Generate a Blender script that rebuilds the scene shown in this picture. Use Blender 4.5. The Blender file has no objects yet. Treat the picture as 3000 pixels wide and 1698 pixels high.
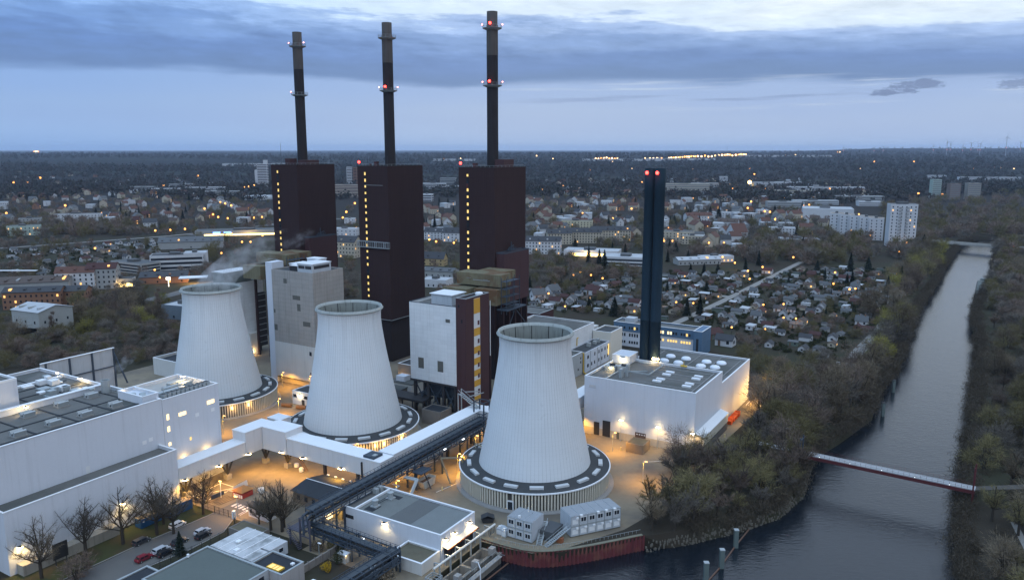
import bpy, math, random
import numpy as np
from mathutils import Vector
SC = bpy.context.scene
C = SC.collection
R = math.radians
# ------------------------------------------------------------------ camera
PITCH = math.atan((849 - 438) / 2300.0)
cam = bpy.data.cameras.new('camera'); cam.sensor_width = 36.0; cam.lens = 27.6
cam.clip_start = 1.0; cam.clip_end = 80000.0
camo = bpy.data.objects.new('camera', cam); C.objects.link(camo)
camo.location = (0, 0, 100); camo.rotation_euler = (R(90) - PITCH, 0, 0)
SC.camera = camo
# ------------------------------------------------------------------ render settings
SC.view_settings.view_transform = 'Standard'; SC.view_settings.look = 'None'
SC.view_settings.exposure = 0.0; SC.view_settings.gamma = 1.0
SC.render.engine = 'CYCLES'
cy = SC.cycles
cy.max_bounces = 5; cy.diffuse_bounces = 3; cy.glossy_bounces = 2; cy.transmission_bounces = 2
cy.volume_bounces = 0; cy.transparent_max_bounces = 4; cy.caustics_reflective = False; cy.caustics_refractive = False
cy.sample_clamp_indirect = 3.0; cy.use_denoising = True; cy.volume_step_rate = 4.0; cy.volume_max_steps = 64
try: cy.use_light_tree = True
except Exception: pass
# ------------------------------------------------------------------ node helpers
def nd(nt, typ, **kw):
    n = nt.nodes.new(typ)
    for k, v in kw.items(): setattr(n, k, v)
    return n
def setin(nt, sock, v):
    if hasattr(v, 'is_output') or isinstance(v, bpy.types.NodeSocket): nt.links.new(v, sock)
    else: sock.default_value = v
def mth(nt, op, a, b=None, c=None, clamp=False):
    n = nd(nt, 'ShaderNodeMath', operation=op); n.use_clamp = clamp
    setin(nt, n.inputs[0], a)
    if b is not None: setin(nt, n.inputs[1], b)
    if c is not None: setin(nt, n.inputs[2], c)
    return n.outputs[0]
def mixc(nt, f, a, b, mode='MIX'):
    n = nd(nt, 'ShaderNodeMix', data_type='RGBA', blend_type=mode); n.clamp_factor = True
    setin(nt, n.inputs[0], f)
    for s, v in ((n.inputs[6], a), (n.inputs[7], b)):
        if isinstance(v, tuple) and len(v) == 3: v = v + (1,)
        setin(nt, s, v)
    return n.outputs[2]
def sstep(nt, x, lo, hi):
    n = nd(nt, 'ShaderNodeMapRange', interpolation_type='SMOOTHSTEP'); setin(nt, n.inputs[0], x)
    n.inputs[1].default_value = lo; n.inputs[2].default_value = hi
    return n.outputs[0]
def noise(nt, vec, scale, detail=4, rough=.55):
    n = nd(nt, 'ShaderNodeTexNoise'); 
    if vec is not None: nt.links.new(vec, n.inputs['Vector'])
    n.inputs['Scale'].default_value = scale; n.inputs['Detail'].default_value = detail; n.inputs['Roughness'].default_value = rough
    return n.outputs[0]
def comb(nt, x, y, z):
    n = nd(nt, 'ShaderNodeCombineXYZ')
    for s, v in zip(n.inputs, (x, y, z)): setin(nt, s, v)
    return n.outputs[0]
# ------------------------------------------------------------------ sky (world): dusk Nishita sky under a torn overcast
SUN_EL, SUN_AZ = R(3.0), R(120)
W = bpy.data.worlds.new('World'); SC.world = W; W.use_nodes = True
nt = W.node_tree; nt.nodes.clear()
tc = nd(nt, 'ShaderNodeTexCoord'); sep = nd(nt, 'ShaderNodeSeparateXYZ'); nt.links.new(tc.outputs['Generated'], sep.inputs[0])
sx, sy, sz = sep.outputs
el = mth(nt, 'MULTIPLY', mth(nt, 'ARCSINE', sz), 57.2958)
az = mth(nt, 'MULTIPLY', mth(nt, 'ARCTAN2', sx, sy), 57.2958)
skyt = nd(nt, 'ShaderNodeTexSky', sky_type='NISHITA'); skyt.sun_disc = False
skyt.sun_elevation = SUN_EL; skyt.sun_rotation = SUN_AZ
v1 = comb(nt, mth(nt, 'MULTIPLY', az, .05), mth(nt, 'MULTIPLY', el, .30), 3.0)
n1 = mth(nt, 'SUBTRACT', noise(nt, v1, 1.0, 5, .5), .5)
v2 = comb(nt, mth(nt, 'MULTIPLY', mth(nt, 'ADD', az, mth(nt, 'MULTIPLY', el, 2.0)), .10), mth(nt, 'MULTIPLY', el, .9), 9.0)
n2 = mth(nt, 'SUBTRACT', noise(nt, v2, 1.0, 6, .6), .5)
v3 = comb(nt, mth(nt, 'MULTIPLY', mth(nt, 'ADD', az, mth(nt, 'MULTIPLY', el, 1.2)), .30), mth(nt, 'MULTIPLY', el, 1.3), 1.0)
n3 = mth(nt, 'SUBTRACT', noise(nt, v3, 1.0, 7, .62), .5)
upw = sstep(nt, el, 4.5, 9.0)
# the underside of the cloud deck sits a little lower in the middle of the view
az2 = mth(nt, 'MULTIPLY', az, az)
e1 = mth(nt, 'ADD', el, mth(nt, 'MULTIPLY', n1, 3.6))
e1 = mth(nt, 'ADD', e1, mth(nt, 'MULTIPLY', mth(nt, 'MULTIPLY', n2, upw), 4.6))
e1 = mth(nt, 'ADD', e1, mth(nt, 'MULTIPLY', mth(nt, 'MULTIPLY', n3, upw), 2.4))
e1 = mth(nt, 'SUBTRACT', e1, mth(nt, 'MULTIPLY', sstep(nt, az, 2.0, -26.0), 0.55))
e1 = mth(nt, 'ADD', e1, mth(nt, 'MULTIPLY', sstep(nt, az, 5.0, 33.0), 0.7))
e1 = mth(nt, 'ADD', e1, mth(nt, 'MULTIPLY', mth(nt, 'MULTIPLY', sstep(nt, el, 6.5, 9.5), sstep(nt, az, -8.0, 22.0)), 1.1))
ramp = nd(nt, 'ShaderNodeValToRGB'); nt.links.new(mth(nt, 'DIVIDE', e1, 20.0, clamp=True), ramp.inputs[0])
cr = ramp.color_ramp; cr.interpolation = 'EASE'
stops = [(0, (.43, .57, .80)), (2.2, (.385, .515, .76)), (4.3, (.34, .475, .76)), (4.95, (.150, .255, .50)), (6.2, (.160, .272, .56)),
         (7.4, (.235, .365, .67)), (8.5, (.39, .54, .86)), (9.4, (.70, .83, .99)), (12.5, (.86, .94, 1.0)), (20, (.60, .74, .95))]
while len(cr.elements) < len(stops): cr.elements.new(.5)
for e, (p, c) in zip(cr.elements, stops): e.position = p / 20.0; e.color = c + (1,)
col = ramp.outputs[0]
# towards the left the clear strip is a deeper blue, towards the right paler
col = mixc(nt, mth(nt, 'MULTIPLY', sstep(nt, az, 4.0, -34.0), .85), col, mixc(nt, 1.0, col, (.56, .78, 1.0), 'MULTIPLY'))
# a ragged little cloud low on the right
v4 = comb(nt, mth(nt, 'MULTIPLY', az, .75), mth(nt, 'MULTIPLY', el, 2.2), 4.0)
n4 = mth(nt, 'SUBTRACT', noise(nt, v4, 1.0, 9, .68), .5)
dx = mth(nt, 'DIVIDE', mth(nt, 'SUBTRACT', az, 26.2), 2.3); dy = mth(nt, 'DIVIDE', mth(nt, 'SUBTRACT', el, mth(nt, 'ADD', 3.9, mth(nt, 'MULTIPLY', dx, .28))), .40)
dd = mth(nt, 'ADD', mth(nt, 'ADD', mth(nt, 'MULTIPLY', dx, dx), mth(nt, 'MULTIPLY', dy, dy)), mth(nt, 'MULTIPLY', n4, 4.5))
dx2 = mth(nt, 'DIVIDE', mth(nt, 'SUBTRACT', az, 33.5), 2.6); dy2 = mth(nt, 'DIVIDE', mth(nt, 'SUBTRACT', el, 3.9), .45)
dd2 = mth(nt, 'ADD', mth(nt, 'ADD', mth(nt, 'MULTIPLY', dx2, dx2), mth(nt, 'MULTIPLY', dy2, dy2)), mth(nt, 'MULTIPLY', n4, 4.5))
msk = mth(nt, 'MAXIMUM', sstep(nt, dd, 1.0, .35), mth(nt, 'MULTIPLY', sstep(nt, dd2, 1.0, .35), .8))
# thin pale and dark streaks under the deck on the right
v5 = comb(nt, mth(nt, 'MULTIPLY', az, .07), mth(nt, 'MULTIPLY', el, 1.6), 6.0)
n5 = noise(nt, v5, 1.0, 5, .6)
low = mth(nt, 'MULTIPLY', mth(nt, 'MULTIPLY', sstep(nt, el, 2.2, 3.6), sstep(nt, el, 5.2, 4.2)), sstep(nt, az, -6.0, 8.0))
col = mixc(nt, mth(nt, 'MULTIPLY', low, sstep(nt, n5, .52, .68)), col, (.50, .61, .80))
col = mixc(nt, mth(nt, 'MULTIPLY', mth(nt, 'MULTIPLY', low, sstep(nt, n5, .46, .34)), .7), col, (.23, .33, .57))
# fine mottling of the deck
mot = mth(nt, 'ADD', 1.0, mth(nt, 'MULTIPLY', mth(nt, 'MULTIPLY', n3, sstep(nt, el, 4.6, 6.5)), .55))
vm0 = nd(nt, 'ShaderNodeVectorMath', operation='SCALE'); nt.links.new(col, vm0.inputs[0]); nt.links.new(mot, vm0.inputs[3]); col = vm0.outputs[0]
col = mixc(nt, mth(nt, 'MULTIPLY', msk, .75), col, (.12, .185, .37))
# high overcast is brighter overhead; below the horizon a dull reflection
zen = mth(nt, 'ADD', 1.0, mth(nt, 'MULTIPLY', sstep(nt, el, 24.0, 50.0), .85))
vm = nd(nt, 'ShaderNodeVectorMath', operation='SCALE'); nt.links.new(col, vm.inputs[0]); nt.links.new(zen, vm.inputs[3])
add = nd(nt, 'ShaderNodeVectorMath', operation='ADD'); nt.links.new(vm.outputs[0], add.inputs[0])
sc2 = nd(nt, 'ShaderNodeVectorMath', operation='SCALE'); nt.links.new(skyt.outputs[0], sc2.inputs[0]); sc2.inputs[3].default_value = .03
nt.links.new(sc2.outputs[0], add.inputs[1])
bg = nd(nt, 'ShaderNodeBackground'); nt.links.new(add.outputs[0], bg.inputs[0]); bg.inputs[1].default_value = 1.0
wo = nd(nt, 'ShaderNodeOutputWorld'); nt.links.new(bg.outputs[0], wo.inputs[0])
# ------------------------------------------------------------------ weak dusk light from the right behind the camera
sun = bpy.data.lights.new('sun', 'SUN'); sun.energy = 0.60; sun.angle = R(40); sun.color = (.90, .95, 1.0)
suno = bpy.data.objects.new('sun', sun); C.objects.link(suno); suno.rotation_euler = (R(52), 0, R(-22))
# ------------------------------------------------------------------ haze constants are at the end of the script
# ------------------------------------------------------------------ site frame
SA = R(31); CA, SN = math.cos(SA), math.sin(SA)
def S(s, t): return (s * CA + t * SN, -s * SN + t * CA)
def ST(x, y): return (x * CA - y * SN, x * SN + y * CA)
_c, _s = math.cos(PITCH), math.sin(PITCH)
def g(px, py, z=0.0):
    """survey: ground point (world x, y) of a point measured on the 3000 px photograph, at height z"""
    u = (px - 1500) / 2300.0; v = (849 - py) / 2300.0
    d = (u, _c + v * _s, -_s + v * _c); t = (z - 100) / d[2]
    return (d[0] * t, d[1] * t)
def proj(x, y, z):
    dz = z - 100; f = y * _c - dz * _s; up = y * _s + dz * _c
    return (1500 + 2300 * x / f, 849 - 2300 * up / f)
# ------------------------------------------------------------------ materials
MATS = {}
def mat(name, col, rough=.8, var=.15, vs=.3, brick=None, streak=0, bump=0, metal=0, spec=.3, big=None, fine=0):
    """procedural paint: col varied by noise; brick=(w,h,joint,darkening) panel joints; streak = vertical dirt runs"""
    if name in MATS: return MATS[name]
    m = bpy.data.materials.new(name); m.use_nodes = True; nt = m.node_tree
    b = nt.nodes['Principled BSDF']; tc = nd(nt, 'ShaderNodeTexCoord'); ob = tc.outputs['Object']
    c = col + (1,)
    f = noise(nt, ob, vs, 5)
    k = mth(nt, 'ADD', 1.0 - var, mth(nt, 'MULTIPLY', f, 2 * var))
    if fine: k = mth(nt, 'MULTIPLY', k, mth(nt, 'ADD', 1.0 - fine, mth(nt, 'MULTIPLY', noise(nt, ob, vs * 9, 3), 2 * fine)))
    sep = nd(nt, 'ShaderNodeSeparateXYZ'); nt.links.new(ob, sep.inputs[0])
    if streak:
        h = mth(nt, 'ADD', sep.outputs[0], sep.outputs[1])
        vv = comb(nt, mth(nt, 'MULTIPLY', h, .9), mth(nt, 'MULTIPLY', mth(nt, 'SUBTRACT', sep.outputs[0], sep.outputs[1]), .9), mth(nt, 'MULTIPLY', sep.outputs[2], .05))
        st = sstep(nt, noise(nt, vv, 1.0, 4, .65), .48, .75)
        k = mth(nt, 'MULTIPLY', k, mth(nt, 'SUBTRACT', 1.0, mth(nt, 'MULTIPLY', st, streak)))
    if brick:
        bw, bh, jw, dk = brick
        h = mth(nt, 'ADD', sep.outputs[0], mth(nt, 'MULTIPLY', sep.outputs[1], 1.0))
        lx = mth(nt, 'LESS_THAN', mth(nt, 'MODULO', mth(nt, 'ADD', mth(nt, 'DIVIDE', h, bw), 500.0), 1.0), jw / bw)
        lz = mth(nt, 'LESS_THAN', mth(nt, 'MODULO', mth(nt, 'ADD', mth(nt, 'DIVIDE', sep.outputs[2], bh), 500.0), 1.0), jw / bh)
        k = mth(nt, 'MULTIPLY', k, mth(nt, 'SUBTRACT', 1.0, mth(nt, 'MULTIPLY', mth(nt, 'MAXIMUM', lx, lz), dk)))
        # every panel weathers a little differently
        cell = comb(nt, mth(nt, 'FLOOR', mth(nt, 'DIVIDE', h, bw)), mth(nt, 'FLOOR', mth(nt, 'DIVIDE', sep.outputs[2], bh)), 0.0)
        wn = nd(nt, 'ShaderNodeTexWhiteNoise'); nt.links.new(cell, wn.inputs[0])
        k = mth(nt, 'MULTIPLY', k, mth(nt, 'ADD', .96, mth(nt, 'MULTIPLY', wn.outputs[0], .08)))
    vm = nd(nt, 'ShaderNodeVectorMath', operation='SCALE'); vm.inputs[0].default_value = col; nt.links.new(k, vm.inputs[3])
    out = vm.outputs[0]
    if big:
        out = mixc(nt, sstep(nt, noise(nt, ob, big[1], 4), .45, .62), out, big[0] + (1,))
    nt.links.new(out, b.inputs['Base Color'])
    b.inputs['Roughness'].default_value = rough; b.inputs['Metallic'].default_value = metal
    b.inputs['Specular IOR Level'].default_value = spec
    if bump:
        bp = nd(nt, 'ShaderNodeBump'); bp.inputs['Strength'].default_value = bump; bp.inputs['Distance'].default_value = .3
        nt.links.new(noise(nt, ob, vs * 6, 4), bp.inputs['Height']); nt.links.new(bp.outputs[0], b.inputs['Normal'])
    MATS[name] = m; return m
def emit(name, col, strength):
    if name in MATS: return MATS[name]
    m = bpy.data.materials.new(name); m.use_nodes = True; b = m.node_tree.nodes['Principled BSDF']
    b.inputs['Base Color'].default_value = (.1, .1, .1, 1); b.inputs['Emission Color'].default_value = col + (1,)
    b.inputs['Emission Strength'].default_value = strength
    MATS[name] = m; return m
# ------------------------------------------------------------------ mesh builder
class MB:
    def __init__(s, ox=0, oy=0, oz=0): s.v = []; s.f = []; s.m = []; s.o = (ox, oy, oz)
    def add(s, vs, fs, mi=0):
        n = len(s.v); ox, oy, oz = s.o
        s.v += [(x - ox, y - oy, z - oz) for x, y, z in vs]; s.f += [tuple(i + n for i in f) for f in fs]; s.m += [mi] * len(fs); return s
    def box(s, x0, x1, y0, y1, z0, z1, mi=0):
        if x0 > x1: x0, x1 = x1, x0
        if y0 > y1: y0, y1 = y1, y0
        return s.add([(x0, y0, z0), (x1, y0, z0), (x1, y1, z0), (x0, y1, z0), (x0, y0, z1), (x1, y0, z1), (x1, y1, z1), (x0, y1, z1)],
                     [(3, 2, 1, 0), (4, 5, 6, 7), (0, 1, 5, 4), (1, 2, 6, 5), (2, 3, 7, 6), (3, 0, 4, 7)], mi)
    def prism(s, pts, z0, z1, mi=0):
        n = len(pts)
        a = sum(pts[i][0] * pts[(i + 1) % n][1] - pts[(i + 1) % n][0] * pts[i][1] for i in range(n))
        if a < 0: pts = pts[::-1]
        return s.add([(x, y, z0) for x, y in pts] + [(x, y, z1) for x, y in pts],
                     [tuple(range(n - 1, -1, -1)), tuple(range(n, 2 * n))] + [(i, (i + 1) % n, n + (i + 1) % n, n + i) for i in range(n)], mi)
    def quad(s, a, b, c, d, mi=0): return s.add([a, b, c, d], [(0, 1, 2, 3)], mi)
    def tube(s, p0, p1, r0, r1=None, n=6, mi=0, cap=True):
        p0, p1 = Vector(p0), Vector(p1); r1 = r0 if r1 is None else r1
        d = (p1 - p0)
        if d.length < 1e-6: return s
        d.normalize(); u = d.orthogonal().normalized(); w = d.cross(u)
        vs = []
        for p, r in ((p0, r0), (p1, r1)):
            for i in range(n):
                a = 2 * math.pi * i / n; q = p + u * (r * math.cos(a)) + w * (r * math.sin(a)); vs.append(tuple(q))
        fs = [(i, (i + 1) % n, n + (i + 1) % n, n + i) for i in range(n)]
        if cap: fs += [tuple(range(n - 1, -1, -1)), tuple(range(n, 2 * n))]
        return s.add(vs, fs, mi)
    def bar(s, p0, p1, w, h=None, mi=0):
        h = w if h is None else h
        p0, p1 = Vector(p0), Vector(p1); d = (p1 - p0).normalized()
        u = d.cross(Vector((0, 0, 1)))
        u = Vector((1, 0, 0)) if u.length < 1e-4 else u.normalized()
        v = u.cross(d); vs = []
        for p in (p0, p1):
            for a, b in ((-1, -1), (1, -1), (1, 1), (-1, 1)): vs.append(tuple(p + u * (a * w / 2) + v * (b * h / 2)))
        return s.add(vs, [(3, 2, 1, 0), (4, 5, 6, 7), (0, 1, 5, 4), (1, 2, 6, 5), (2, 3, 7, 6), (3, 0, 4, 7)], mi)
    def lathe(s, prof, n=48, cx=0, cy=0, a0=0, a1=2 * math.pi, mi=0):
        full = abs(a1 - a0 - 2 * math.pi) < 1e-6; k = n if full else n + 1; vs = []
        for r, z in prof:
            for i in range(k):
                a = a0 + (a1 - a0) * i / n; vs.append((cx + r * math.cos(a), cy + r * math.sin(a), z))
        fs = []
        for j in range(len(prof) - 1):
            for i in range(n):
                i2 = (i + 1) % k; fs.append((j * k + i, j * k + i2, (j + 1) * k + i2, (j + 1) * k + i))
        return s.add(vs, fs, mi)
    def ball(s, x, y, z, r, n=6, sz=1.0, mi=0):
        pr = [(max(r * math.sin(math.pi * j / n), 1e-3), z - r * sz * math.cos(math.pi * j / n)) for j in range(n + 1)]
        return s.lathe(pr, n + 2, x, y, mi=mi)
    def gable(s, x0, x1, y0, y1, z0, zr, axis='x', ov=.3, th=.18, mi=0):
        """pitched roof as two real slabs; ridge along axis"""
        if axis == 'x':
            ym = (y0 + y1) / 2; xs = (x0 - ov, x1 + ov)
            k = (zr - z0) / (ym - y0)
            for ye, sg in ((y0 - ov, 1), (y1 + ov, -1)):
                ze = z0 - ov * k
                s.add([(xs[0], ye, ze), (xs[1], ye, ze), (xs[1], ym, zr), (xs[0], ym, zr), (xs[0], ye, ze + th), (xs[1], ye, ze + th), (xs[1], ym, zr + th), (xs[0], ym, zr + th)],
                      [(3, 2, 1, 0), (4, 5, 6, 7), (0, 1, 5, 4), (1, 2, 6, 5), (2, 3, 7, 6), (3, 0, 4, 7)], mi)
        else:
            xm = (x0 + x1) / 2; ys = (y0 - ov, y1 + ov); k = (zr - z0) / (xm - x0)
            for xe in (x0 - ov, x1 + ov):
                ze = z0 - ov * k
                s.add([(xe, ys[0], ze), (xe, ys[1], ze), (xm, ys[1], zr), (xm, ys[0], zr), (xe, ys[0], ze + th), (xe, ys[1], ze + th), (xm, ys[1], zr + th), (xm, ys[0], zr + th)],
                      [(3, 2, 1, 0), (4, 5, 6, 7), (0, 1, 5, 4), (1, 2, 6, 5), (2, 3, 7, 6), (3, 0, 4, 7)], mi)
        return s
    def mesh(s, name, mats, smooth=False):
        me = bpy.data.meshes.new(name); me.from_pydata(s.v, [], s.f)
        for m in (mats if isinstance(mats, (list, tuple)) else [mats]): me.materials.append(m)
        if isinstance(mats, (list, tuple)) and len(mats) > 1: me.polygons.foreach_set('material_index', s.m)
        if smooth: me.polygons.foreach_set('use_smooth', [True] * len(me.polygons))
        me.update(); return me
    def build(s, name, mats, parent=None, smooth=False, label=None):
        o = bpy.data.objects.new(name, s.mesh(name, mats, smooth)); C.objects.link(o)
        if parent is not None: o.parent = parent
        if label: o['label'] = label
        return o
def tag(o, label, cat, group=None, kind=None):
    if label: o['label'] = label
    if cat: o['category'] = cat
    if group: o['group'] = group
    if kind: o['kind'] = kind
    return o
def thing(name, label, cat, x, y, z=0.0, rot=0.0, group=None):
    o = bpy.data.objects.new(name, None); C.objects.link(o); o.location = (x, y, z); o.rotation_euler = (0, 0, rot)
    o.empty_display_size = .5
    return tag(o, label, cat, group)
def site(name, label, cat, s, t, z=0.0, group=None):
    x, y = S(s, t); return thing(name, label, cat, x, y, z, -SA, group)
def solo(name, mb, mats, label, cat, x=0, y=0, z=0, rot=0.0, group=None, kind=None, smooth=False):
    o = mb.build(name, mats, smooth=smooth); o.location = (x, y, z); o.rotation_euler = (0, 0, rot)
    return tag(o, label, cat, group, kind)
def solosite(name, mb, mats, label, cat, group=None, kind=None, smooth=False):
    x, y = S(mb.o[0], mb.o[1]); return solo(name, mb, mats, label, cat, x, y, mb.o[2], -SA, group, kind, smooth)
def structure(name, mb, mats, site_frame=False):
    o = mb.build(name, mats); o['kind'] = 'structure'
    if site_frame: o.rotation_euler = (0, 0, -SA)
    return o
def dup(root, x, y, z=0, rot=None, label=None, group=None):
    r = root.copy(); C.objects.link(r); r.location = (x, y, z)
    if rot is not None: r.rotation_euler = (0, 0, rot)
    if label: r['label'] = label
    if group: r['group'] = group
    for ch in list(root.children):
        c = ch.copy(); C.objects.link(c); c.parent = r
        for g2 in list(ch.children):
            d = g2.copy(); C.objects.link(d); d.parent = c
    return r
def light(parent, x, y, z, power, col=(1, .60, .22), spot=None, rad=.25, rot=(0, 0, 0)):
    l = bpy.data.lights.new('lamp_light', 'SPOT' if spot else 'POINT'); l.energy = power; l.color = col
    l.shadow_soft_size = rad
    if spot: l.spot_size = R(spot); l.spot_blend = .6
    o = bpy.data.objects.new('lamp_light', l); C.objects.link(o); o.location = (x, y, z); o.rotation_euler = rot
    o.parent = parent; return o
ORD = ['first', 'second', 'third', 'fourth', 'fifth', 'sixth', 'seventh', 'eighth', 'ninth', 'tenth', 'eleventh', 'twelfth', 'thirteenth', 'fourteenth', 'fifteenth', 'sixteenth', 'seventeenth', 'eighteenth', 'nineteenth']
TENS = {20: 'twent', 30: 'thirt', 40: 'fort', 50: 'fift', 60: 'sixt', 70: 'sevent', 80: 'eight', 90: 'ninet'}
def ordi(i):
    n = i + 1
    if n < 20: return ORD[n - 1]
    h = ''
    if n >= 100: h = 'hundred and '; n -= 100
    if n == 0: return 'hundredth'
    if n < 20: return h + ORD[n - 1]
    t, u = n // 10 * 10, n % 10
    return h + (TENS[t] + 'ieth' if u == 0 else TENS[t] + 'y-' + ORD[u - 1])
# ================================================================== MATERIALS
WHITE = mat('white_cladding', (.53, .56, .61), .75, .05, .12, streak=.10, fine=.03)
WHITE2 = mat('white_panel_wall', (.60, .62, .63), .7, .05, .2, brick=(3.0, 1.5, .07, .16), streak=.12)
WALLC = mat('grey_concrete_panels', (.30, .285, .265), .9, .10, .25, brick=(3.6, 1.8, .08, .28), streak=.22, fine=.08)
WALLP = mat('pale_concrete_wall', (.50, .50, .48), .85, .08, .2, streak=.15)
BROWN = mat('dark_brown_cladding', (.036, .0205, .021), .85, .12, .15, brick=(1.0, 8.0, .12, .22), streak=.12, spec=.15)
BROWN2 = mat('maroon_cladding', (.052, .022, .024), .6, .12, .3, brick=(.8, 30.0, .1, .22), streak=.1)
ROOFG = mat('gravel_roof', (.115, .115, .11), .95, .25, .18, fine=.12, big=((.075, .08, .075), .06))
ROOFD = mat('dark_bitumen_roof', (.045, .05, .055), .85, .25, .3, fine=.1)
ROOFB = mat('black_roof_felt', (.022, .026, .032), .8, .25, .3, fine=.1)
ROOFW = mat('white_membrane_roof', (.66, .68, .70), .6, .06, .15, streak=0, fine=.03)
COPE = mat('aluminium_coping', (.68, .70, .72), .45, .05, .5)
STEELB = mat('blue_grey_steel', (.040, .055, .075), .6, .2, .6)
STEELG = mat('galvanised_steel', (.33, .36, .37), .5, .15, .8, metal=.3)
DARKM = mat('dark_metal', (.03, .03, .033), .6, .2, .8)
GLASSD = mat('dark_window_glass', (.015, .02, .028), .12, .2, .5, spec=.6)
LITY = emit('lit_yellow_window', (1.0, .66, .16), 1.3)
LITW = emit('lit_warm_window', (1.0, .74, .36), 2.2)
LAMPW = emit('warm_lamp', (1.0, .70, .32), 40)
LAMPO = emit('sodium_lamp', (1.0, .56, .16), 30)
LAMPD = emit('dim_sodium_lamp', (1.0, .50, .14), 6)
LAMPR = emit('red_obstruction_lamp', (1.0, .03, .02), 14)
YARD = mat('worn_yard_surface', (.190, .158, .112), .9, .3, .06, fine=.16, big=((.115, .10, .082), .045), bump=.1)
ASPH = mat('asphalt', (.085, .085, .088), .85, .2, .3, fine=.12, big=((.11, .107, .10), .05))
PAVE = mat('concrete_paving', (.24, .235, .225), .9, .2, .3, fine=.1)
PAINTW = mat('white_road_paint', (.62, .60, .56), .7, .2, 1.0)
YELLOW = mat('ochre_panel', (.50, .27, .035), .7, .12, .5, streak=.15)
BEIGE = mat('rusty_beige_duct', (.155, .138, .085), .8, .2, .25, streak=.35, big=((.115, .062, .03), .11))
RUSTR = mat('maroon_sheet_piling', (.125, .030, .034), .75, .3, .35, streak=.4, big=((.16, .06, .045), .25))
BLUEC = mat('blue_container_paint', (.02, .085, .20), .55, .2, .5, streak=.2)
BLUEO = mat('blue_office_cladding', (.075, .14, .225), .6, .1, .3, brick=(3.0, 3.2, .06, .2))
GREYM = mat('grey_cabin_steel', (.40, .435, .47), .6, .1, .4, streak=.15)
PIPEY = mat('yellow_gas_pipe', (.52, .33, .03), .5, .12, .8)
WOODB = mat('weathered_wood', (.14, .085, .05), .85, .25, .6, streak=.2)
ORANGE = mat('orange_skip_paint', (.60, .10, .02), .55, .15, .5)
RUBBER = mat('tyre_rubber', (.015, .015, .016), .9, .1, 2)
# ================================================================== SETTING: ground, river, yard, roads
def earth_mat():
    m = bpy.data.materials.new('earth'); m.use_nodes = True; nt = m.node_tree; b = nt.nodes['Principled BSDF']
    tc = nd(nt, 'ShaderNodeTexCoord'); ob = tc.outputs['Object']
    a = noise(nt, ob, .02, 6, .6); c = noise(nt, ob, .22, 5, .6)
    col = mixc(nt, sstep(nt, a, .42, .6), (.037, .032, .025), (.034, .038, .022))
    col = mixc(nt, mth(nt, 'MULTIPLY', c, .7), col, (.050, .042, .032))
    mp = nd(nt, 'ShaderNodeMapping'); nt.links.new(ob, mp.inputs[0]); mp.inputs['Scale'].default_value = (.0007, .0022, 1)
    fl = noise(nt, mp.outputs[0], 1.0, 5, .55)
    sep = nd(nt, 'ShaderNodeSeparateXYZ'); nt.links.new(ob, sep.inputs[0])
    col = mixc(nt, sstep(nt, sep.outputs[1], 650, 1500), col, (.030, .028, .027))  # farther ground darkened: shade between the crowns is put into the colour
    far = sstep(nt, sep.outputs[1], 1800, 3400)
    fcol = mixc(nt, sstep(nt, fl, .56, .66), (.019, .020, .021), (.050, .060, .038))
    col = mixc(nt, far, col, fcol)
    nt.links.new(col, b.inputs['Base Color']); b.inputs['Roughness'].default_value = 1.0; b.inputs['Specular IOR Level'].default_value = .05
    return m
EARTH = earth_mat()
WZ = -4.0
LB = [S(-104, 40), S(-104, 110), S(-104, 158.3), S(-96, 158.6), S(-90, 159.6), S(-84, 163.6), S(-78.4, 170.0), S(-69.1, 182.4), (47, 196), (63, 203), (76, 211), (88, 225), (95, 240), (103, 255), (116, 268),
      (139, 293), (158, 326), (172, 346), (192, 377), (229, 441), (268, 507), (311, 573), (370, 668), (429, 760), (470, 824), (500, 868), (545, 915)]
RB = [(655, 905), (580, 870), (540, 838), (505, 812), (458, 738), (424, 684), (389, 624), (328, 540), (292, 486), (246, 403), (237, 386), (189, 309), (157, 256), (127, 208), (110, 177), (93, 140), (70, 95), (40, 40), (10, -10), (-60, -60)]
hole = LB + RB
def ground_sheet():
    import bmesh
    bm = bmesh.new()
    outer = [bm.verts.new((x, y, 0)) for x, y in ((-35000, -250), (-2000, -250), (2000, -250), (35000, -250), (35000, 4000), (35000, 39000), (0, 39000), (-35000, 39000), (-35000, 4000))]
    inner = [bm.verts.new((x, y, 0)) for x, y in hole]
    E = []
    for L in (outer, inner): E += [bm.edges.new((L[i], L[(i + 1) % len(L)])) for i in range(len(L))]
    bmesh.ops.triangle_fill(bm, edges=E, use_beauty=True)
    # sloping banks down under the water
    n = len(inner); cx = [sum(h[0] for h in hole) / n, sum(h[1] for h in hole) / n]
    low = []
    for i, (x, y) in enumerate(hole):
        p, q = hole[i - 1], hole[(i + 1) % n]; dx, dy = q[0] - p[0], q[1] - p[1]; l = math.hypot(dx, dy) or 1
        k = -1.2 if i < 8 else 2.2
        low.append(bm.verts.new((x + dy / l * k, y - dx / l * k, -7)))
    for i in range(n): bm.faces.new((inner[i], inner[(i + 1) % n], low[(i + 1) % n], low[i]))
    bmesh.ops.recalc_face_normals(bm, faces=bm.faces)
    me = bpy.data.meshes.new('ground'); bm.to_mesh(me); bm.free()
    up = [p for p in me.polygons if p.normal.z < -.5]
    if len(up) > len(me.polygons) / 4: me.flip_normals()
    me.materials.append(EARTH); o = bpy.data.objects.new('ground', me); C.objects.link(o); o['kind'] = 'structure'
ground_sheet()
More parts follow.
